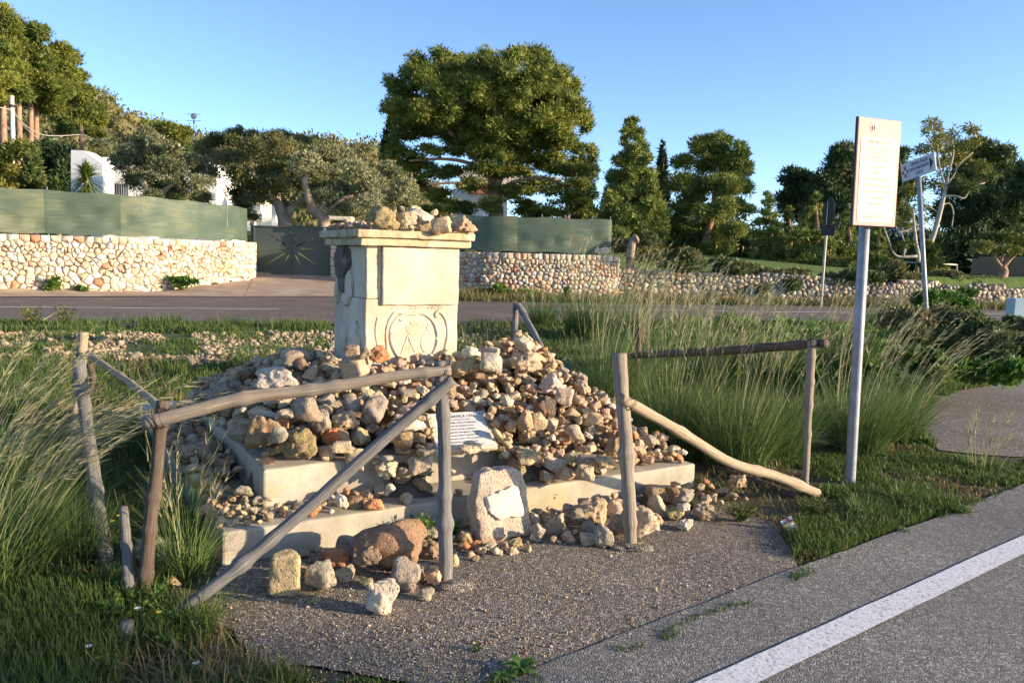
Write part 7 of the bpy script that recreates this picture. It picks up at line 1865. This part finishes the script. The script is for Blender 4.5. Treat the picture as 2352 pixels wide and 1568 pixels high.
clump(1930, 870, 700, 1.0, .3, 'clump behind the panel with plumes leaning over the bank', 34, (1.2, 1.6), (.38, 0), 10)
clump(1340, 775, 700, 1.15, .33, 'dark upright clump at the far road edge behind the back pole', 40, (1.7, 2.3), (.3, 0), 11, wk=.9, tone=-.2)
clump(1243, 752, 420, .85, .26, 'small round clump at the road edge right of the back pole', 6, (.9, 1.1), (.1, 0), 12, tone=-.25)
clump(1440, 790, 600, 1.1, .3, 'clump whose pale plumes stand before the tumbledown wall', 24, (1.5, 2.1), (.35, 0), 13)
clump(1560, 800, 500, 1.0, .3, 'far clump with sweeping plumes over the far road', 14, (1.4, 1.9), (.4, 0), 14)
clump(2020, 760, 400, .8, .3, 'clump with sweeping plumes at the foot of the bramble bank', 18, (.9, 1.3), (.4, 0), 15)
# left
clump(-30, 1330, 1200, .62, .28, 'big wind-swept clump in the left foreground', 70, (.8, 1.15), (.5, .05), 20, spread=.4)
clump(-60, 1180, 800, .75, .30, 'clump cut by the left edge, plumes blown right', 45, (1.0, 1.3), (.45, 0), 21, spread=.4)
clump(60, 1200, 420, .5, .2, 'clump whose plumes cross the bleached leaning post', 45, (.8, 1.1), (.8, 0), 22)
clump(185, 1290, 350, .42, .12, 'small clump at the foot of the leaning post', 0, seed=23)
clump(60, 960, 400, .38, .3, 'grass clump in sun left of the bleached post', 8, (.5, .8), (.4, 0), 24, tone=.15)
clump(430, 1330, 300, .45, .09, 'thin upright clump against the left corner of the plinth', 10, (.5, .8), (.05, 0), 25, tone=.1)
clump(415, 1240, 220, .5, .10, 'sparse clump left of the lower step side', 5, (.5, .8), (.1, 0), 26)
clump(440, 1430, 260, .22, .12, 'low tawny tuft by the foot of the slanting brace', 0, seed=27, tone=.25, spread=.7)
clump(600, 850, 500, .5, .4, 'dark grass clump behind the left end of the heap', 0, seed=28, tone=-.25)
clump(2260, 1075, 260, .16, .14, 'low tawny tuft on the verge beside the near road', 14, (.25, .5), (.15, 0), 29, tone=.2, spread=.7)
clump(1990, 1180, 350, .15, .12, 'dark green tuft on the verge below the panel pole', 0, seed=30, spread=.7)
clump(2080, 1150, 300, .16, .12, 'yellowish tuft on the verge right of the panel pole', 0, seed=31, tone=.25, spread=.7)

# ------------------------------------------------------------------ small plants
def sprig(px, py, n, h, label, mat='green_leaves', leaf=.02, seed=0, spread=.1, name='weed', lv=10):
    r = np.random.default_rng(seed+300); c = gr(px, py); c.z = tz(c.x, c.y); VV = []; Q = []; TT = []; o = 0; ts = []
    for k in range(n):
        a = r.uniform(0, 6.28); l = h*r.uniform(.5, 1.1); tip = Vector((math.cos(a)*spread*r.uniform(.3, 1.1), math.sin(a)*spread*r.uniform(.3, 1.1), l)); P = polyline([(0, 0, 0), tip*.5+Vector((0, 0, l*.12)), tip], 6); ts.append((P, .0018, 4, 0, 0, False))
        for j in range(lv):
            t = r.uniform(.15, 1); p = P[min(5, int(t*5))]+r.normal(size=3)*.004; d = r.normal(size=3)+np.array([0, 0, .5]); d /= np.linalg.norm(d); s = np.cross(d, r.normal(size=3)); s /= np.linalg.norm(s); L_ = leaf*r.uniform(.6, 1.2)
            VV += [p, p+d*L_*.5-s*L_*.3, p+d*L_, p+d*L_*.5+s*L_*.3]; Q.append((o, o+1, o+2, o+3)); TT += [r.uniform(.1, 1)]*4; o += 4
    e = empty(name, c, label, 'weed'); link('leaves', mesh_np('leaves', VV, np.array(Q), tint=TT), mat, e, c); link('stems', tube_mesh('stems', ts), mat, e, c, kind='stuff')
    return e
sprig(1700, 1200, 55, .13, 'thyme-like cushion plant between the stone row and the packet', 'eucalyptus_leaves', .012, 1, .14, lv=22)
sprig(985, 1245, 40, .16, 'green leafy weed squeezed between the big boulder and the middle post', 'green_leaves', .028, 2, .12)
sprig(1040, 1235, 16, .12, 'green weed peeping out right of the middle post', 'green_leaves', .025, 3, .07)
sprig(1250, 1165, 14, .2, 'thin-stalked weed by the right side of the standing slab', 'green_leaves', .02, 4, .16, lv=7)
sprig(1590, 1170, 20, .08, 'small weeds at the right corner of the lower step', 'bramble_leaves', .015, 5, .1)
sprig(300, 1430, 120, .13, 'clover-like weeds round the broken stump', 'green_leaves', .022, 6, .2)
sprig(400, 1470, 70, .09, 'low clover patch by the foot of the slanting brace', 'green_leaves', .02, 7, .16)
sprig(1880, 1185, 60, .11, 'low weedy tuft right of the packet', 'bramble_leaves', .014, 8, .16)
sprig(2200, 1180, 40, .06, 'low green weed on the verge by the near road', 'green_leaves', .018, 9, .12)
sprig(1096, 1500, 10, .05, 'tiny dry weed on the tarmac', 'maquis_leaves', .008, 10, .03)
def shrublet(px, py, n, h, label, mat, seed):
    return sprig(px, py, n, h, label, mat, .055, seed, .28, 'small_shrub', 18)
shrublet(75, 752, 20, .50, 'small yellow-green shrub beside the far road, leftmost', 'eucalyptus_leaves', 20)
shrublet(152, 752, 18, .48, 'small dark-stemmed shrub beside the far road, next to the yellow-green one', 'bramble_leaves', 21)
def leafy(px, py, n, L, label, seed, droop=.5):
    r = np.random.default_rng(seed+500); c = gr(px, py); c.z = .015; root = empty('broadleaf_weed', c, label, 'weed')
    for k in range(n):
        a = 6.28*k/n+r.uniform(-.3, .3); el = r.uniform(.15, .9); l = L*r.uniform(.7, 1.15); d = Vector((math.cos(a)*math.cos(el), math.sin(a)*math.cos(el), math.sin(el))); s = Vector((-math.sin(a), math.cos(a), 0)); V = []
        for j in range(7):
            t = j/6; w_ = L*.16*math.sin(math.pi*min(1, t*.93+.07))**.8+.001; p = d*l*t+Vector((0, 0, -droop*l*t*t*.8+.004)); V += [p-s*w_+Vector((0, 0, w_*.3)), p, p+s*w_+Vector((0, 0, w_*.3))]
        Q = [(3*j+b, 3*j+b+1, 3*j+b+4, 3*j+b+3) for j in range(6) for b in (0, 1)]
        link('leaf', mesh_np('leaf', [tuple(v) for v in V], np.array(Q), tint=[r.uniform(.3, .8)]*21, smooth=True), 'green_leaves', root, c)
leafy(1200, 1545, 11, .10, 'broad-leaved green rosette at the bottom edge of the picture', 1)
leafy(1150, 1562, 6, .07, 'small grey-green rosette left of the broad-leaved one', 2)
leafy(1275, 1150, 4, .09, 'broad dark leaf pair growing at the step foot', 3)
leafy(205, 1560, 9, .12, 'rosette of broad leaves in the lower left grass', 4)
leafy(1985, 1185, 7, .08, 'rosette of narrow leaves on the verge', 5)
# flowers
def flower(px, py, h, col, label, Y=None):
    c = gr(px, py) if Y is None else Vector((at(px, 600, Y).x, Y, 0)); e = empty('flower', c, label, 'flower')
    link('stem', tube_mesh('stem', [([Vector((0, 0, 0)), Vector((.01, 0, h))], .0015, 4)]), 'green_leaves', e, c)
    bm = bmesh.new()
    for k in range(8):
        a = k*math.pi/4; d = Vector((math.cos(a), math.sin(a), .3)).normalized(); s = Vector((-math.sin(a), math.cos(a), 0)); vs = [bm.verts.new(v) for v in (Vector((0, 0, 0)), d*.008-s*.005, d*.016, d*.008+s*.005)]; bm.faces.new(vs)
    me = bpy.data.meshes.new('petals'); bm.to_mesh(me); bm.free(); link('petals', me, col, e, c+Vector((.01, 0, h)))
for px, py, h, col, lb in [(258, 1290, .22, 'yellow_petals', 'upper yellow flower near the leaning post foot'), (272, 1290, .25, 'yellow_petals', 'higher of the paired yellow flowers by the leaning post'), (222, 1545, .06, 'yellow_petals', 'yellow flower low in the left foreground'), (362, 1480, .14, 'yellow_petals', 'yellow flower at the post foot'),
                           (312, 1470, .14, 'white_petals', 'white flower above the broken stump'), (445, 1545, .04, 'white_petals', 'white flower in the bottom grass right of the stump'), (200, 1540, .1, 'white_petals', 'white flower in the dark lower left grass')]:
    flower(px, py, h, col, lb)
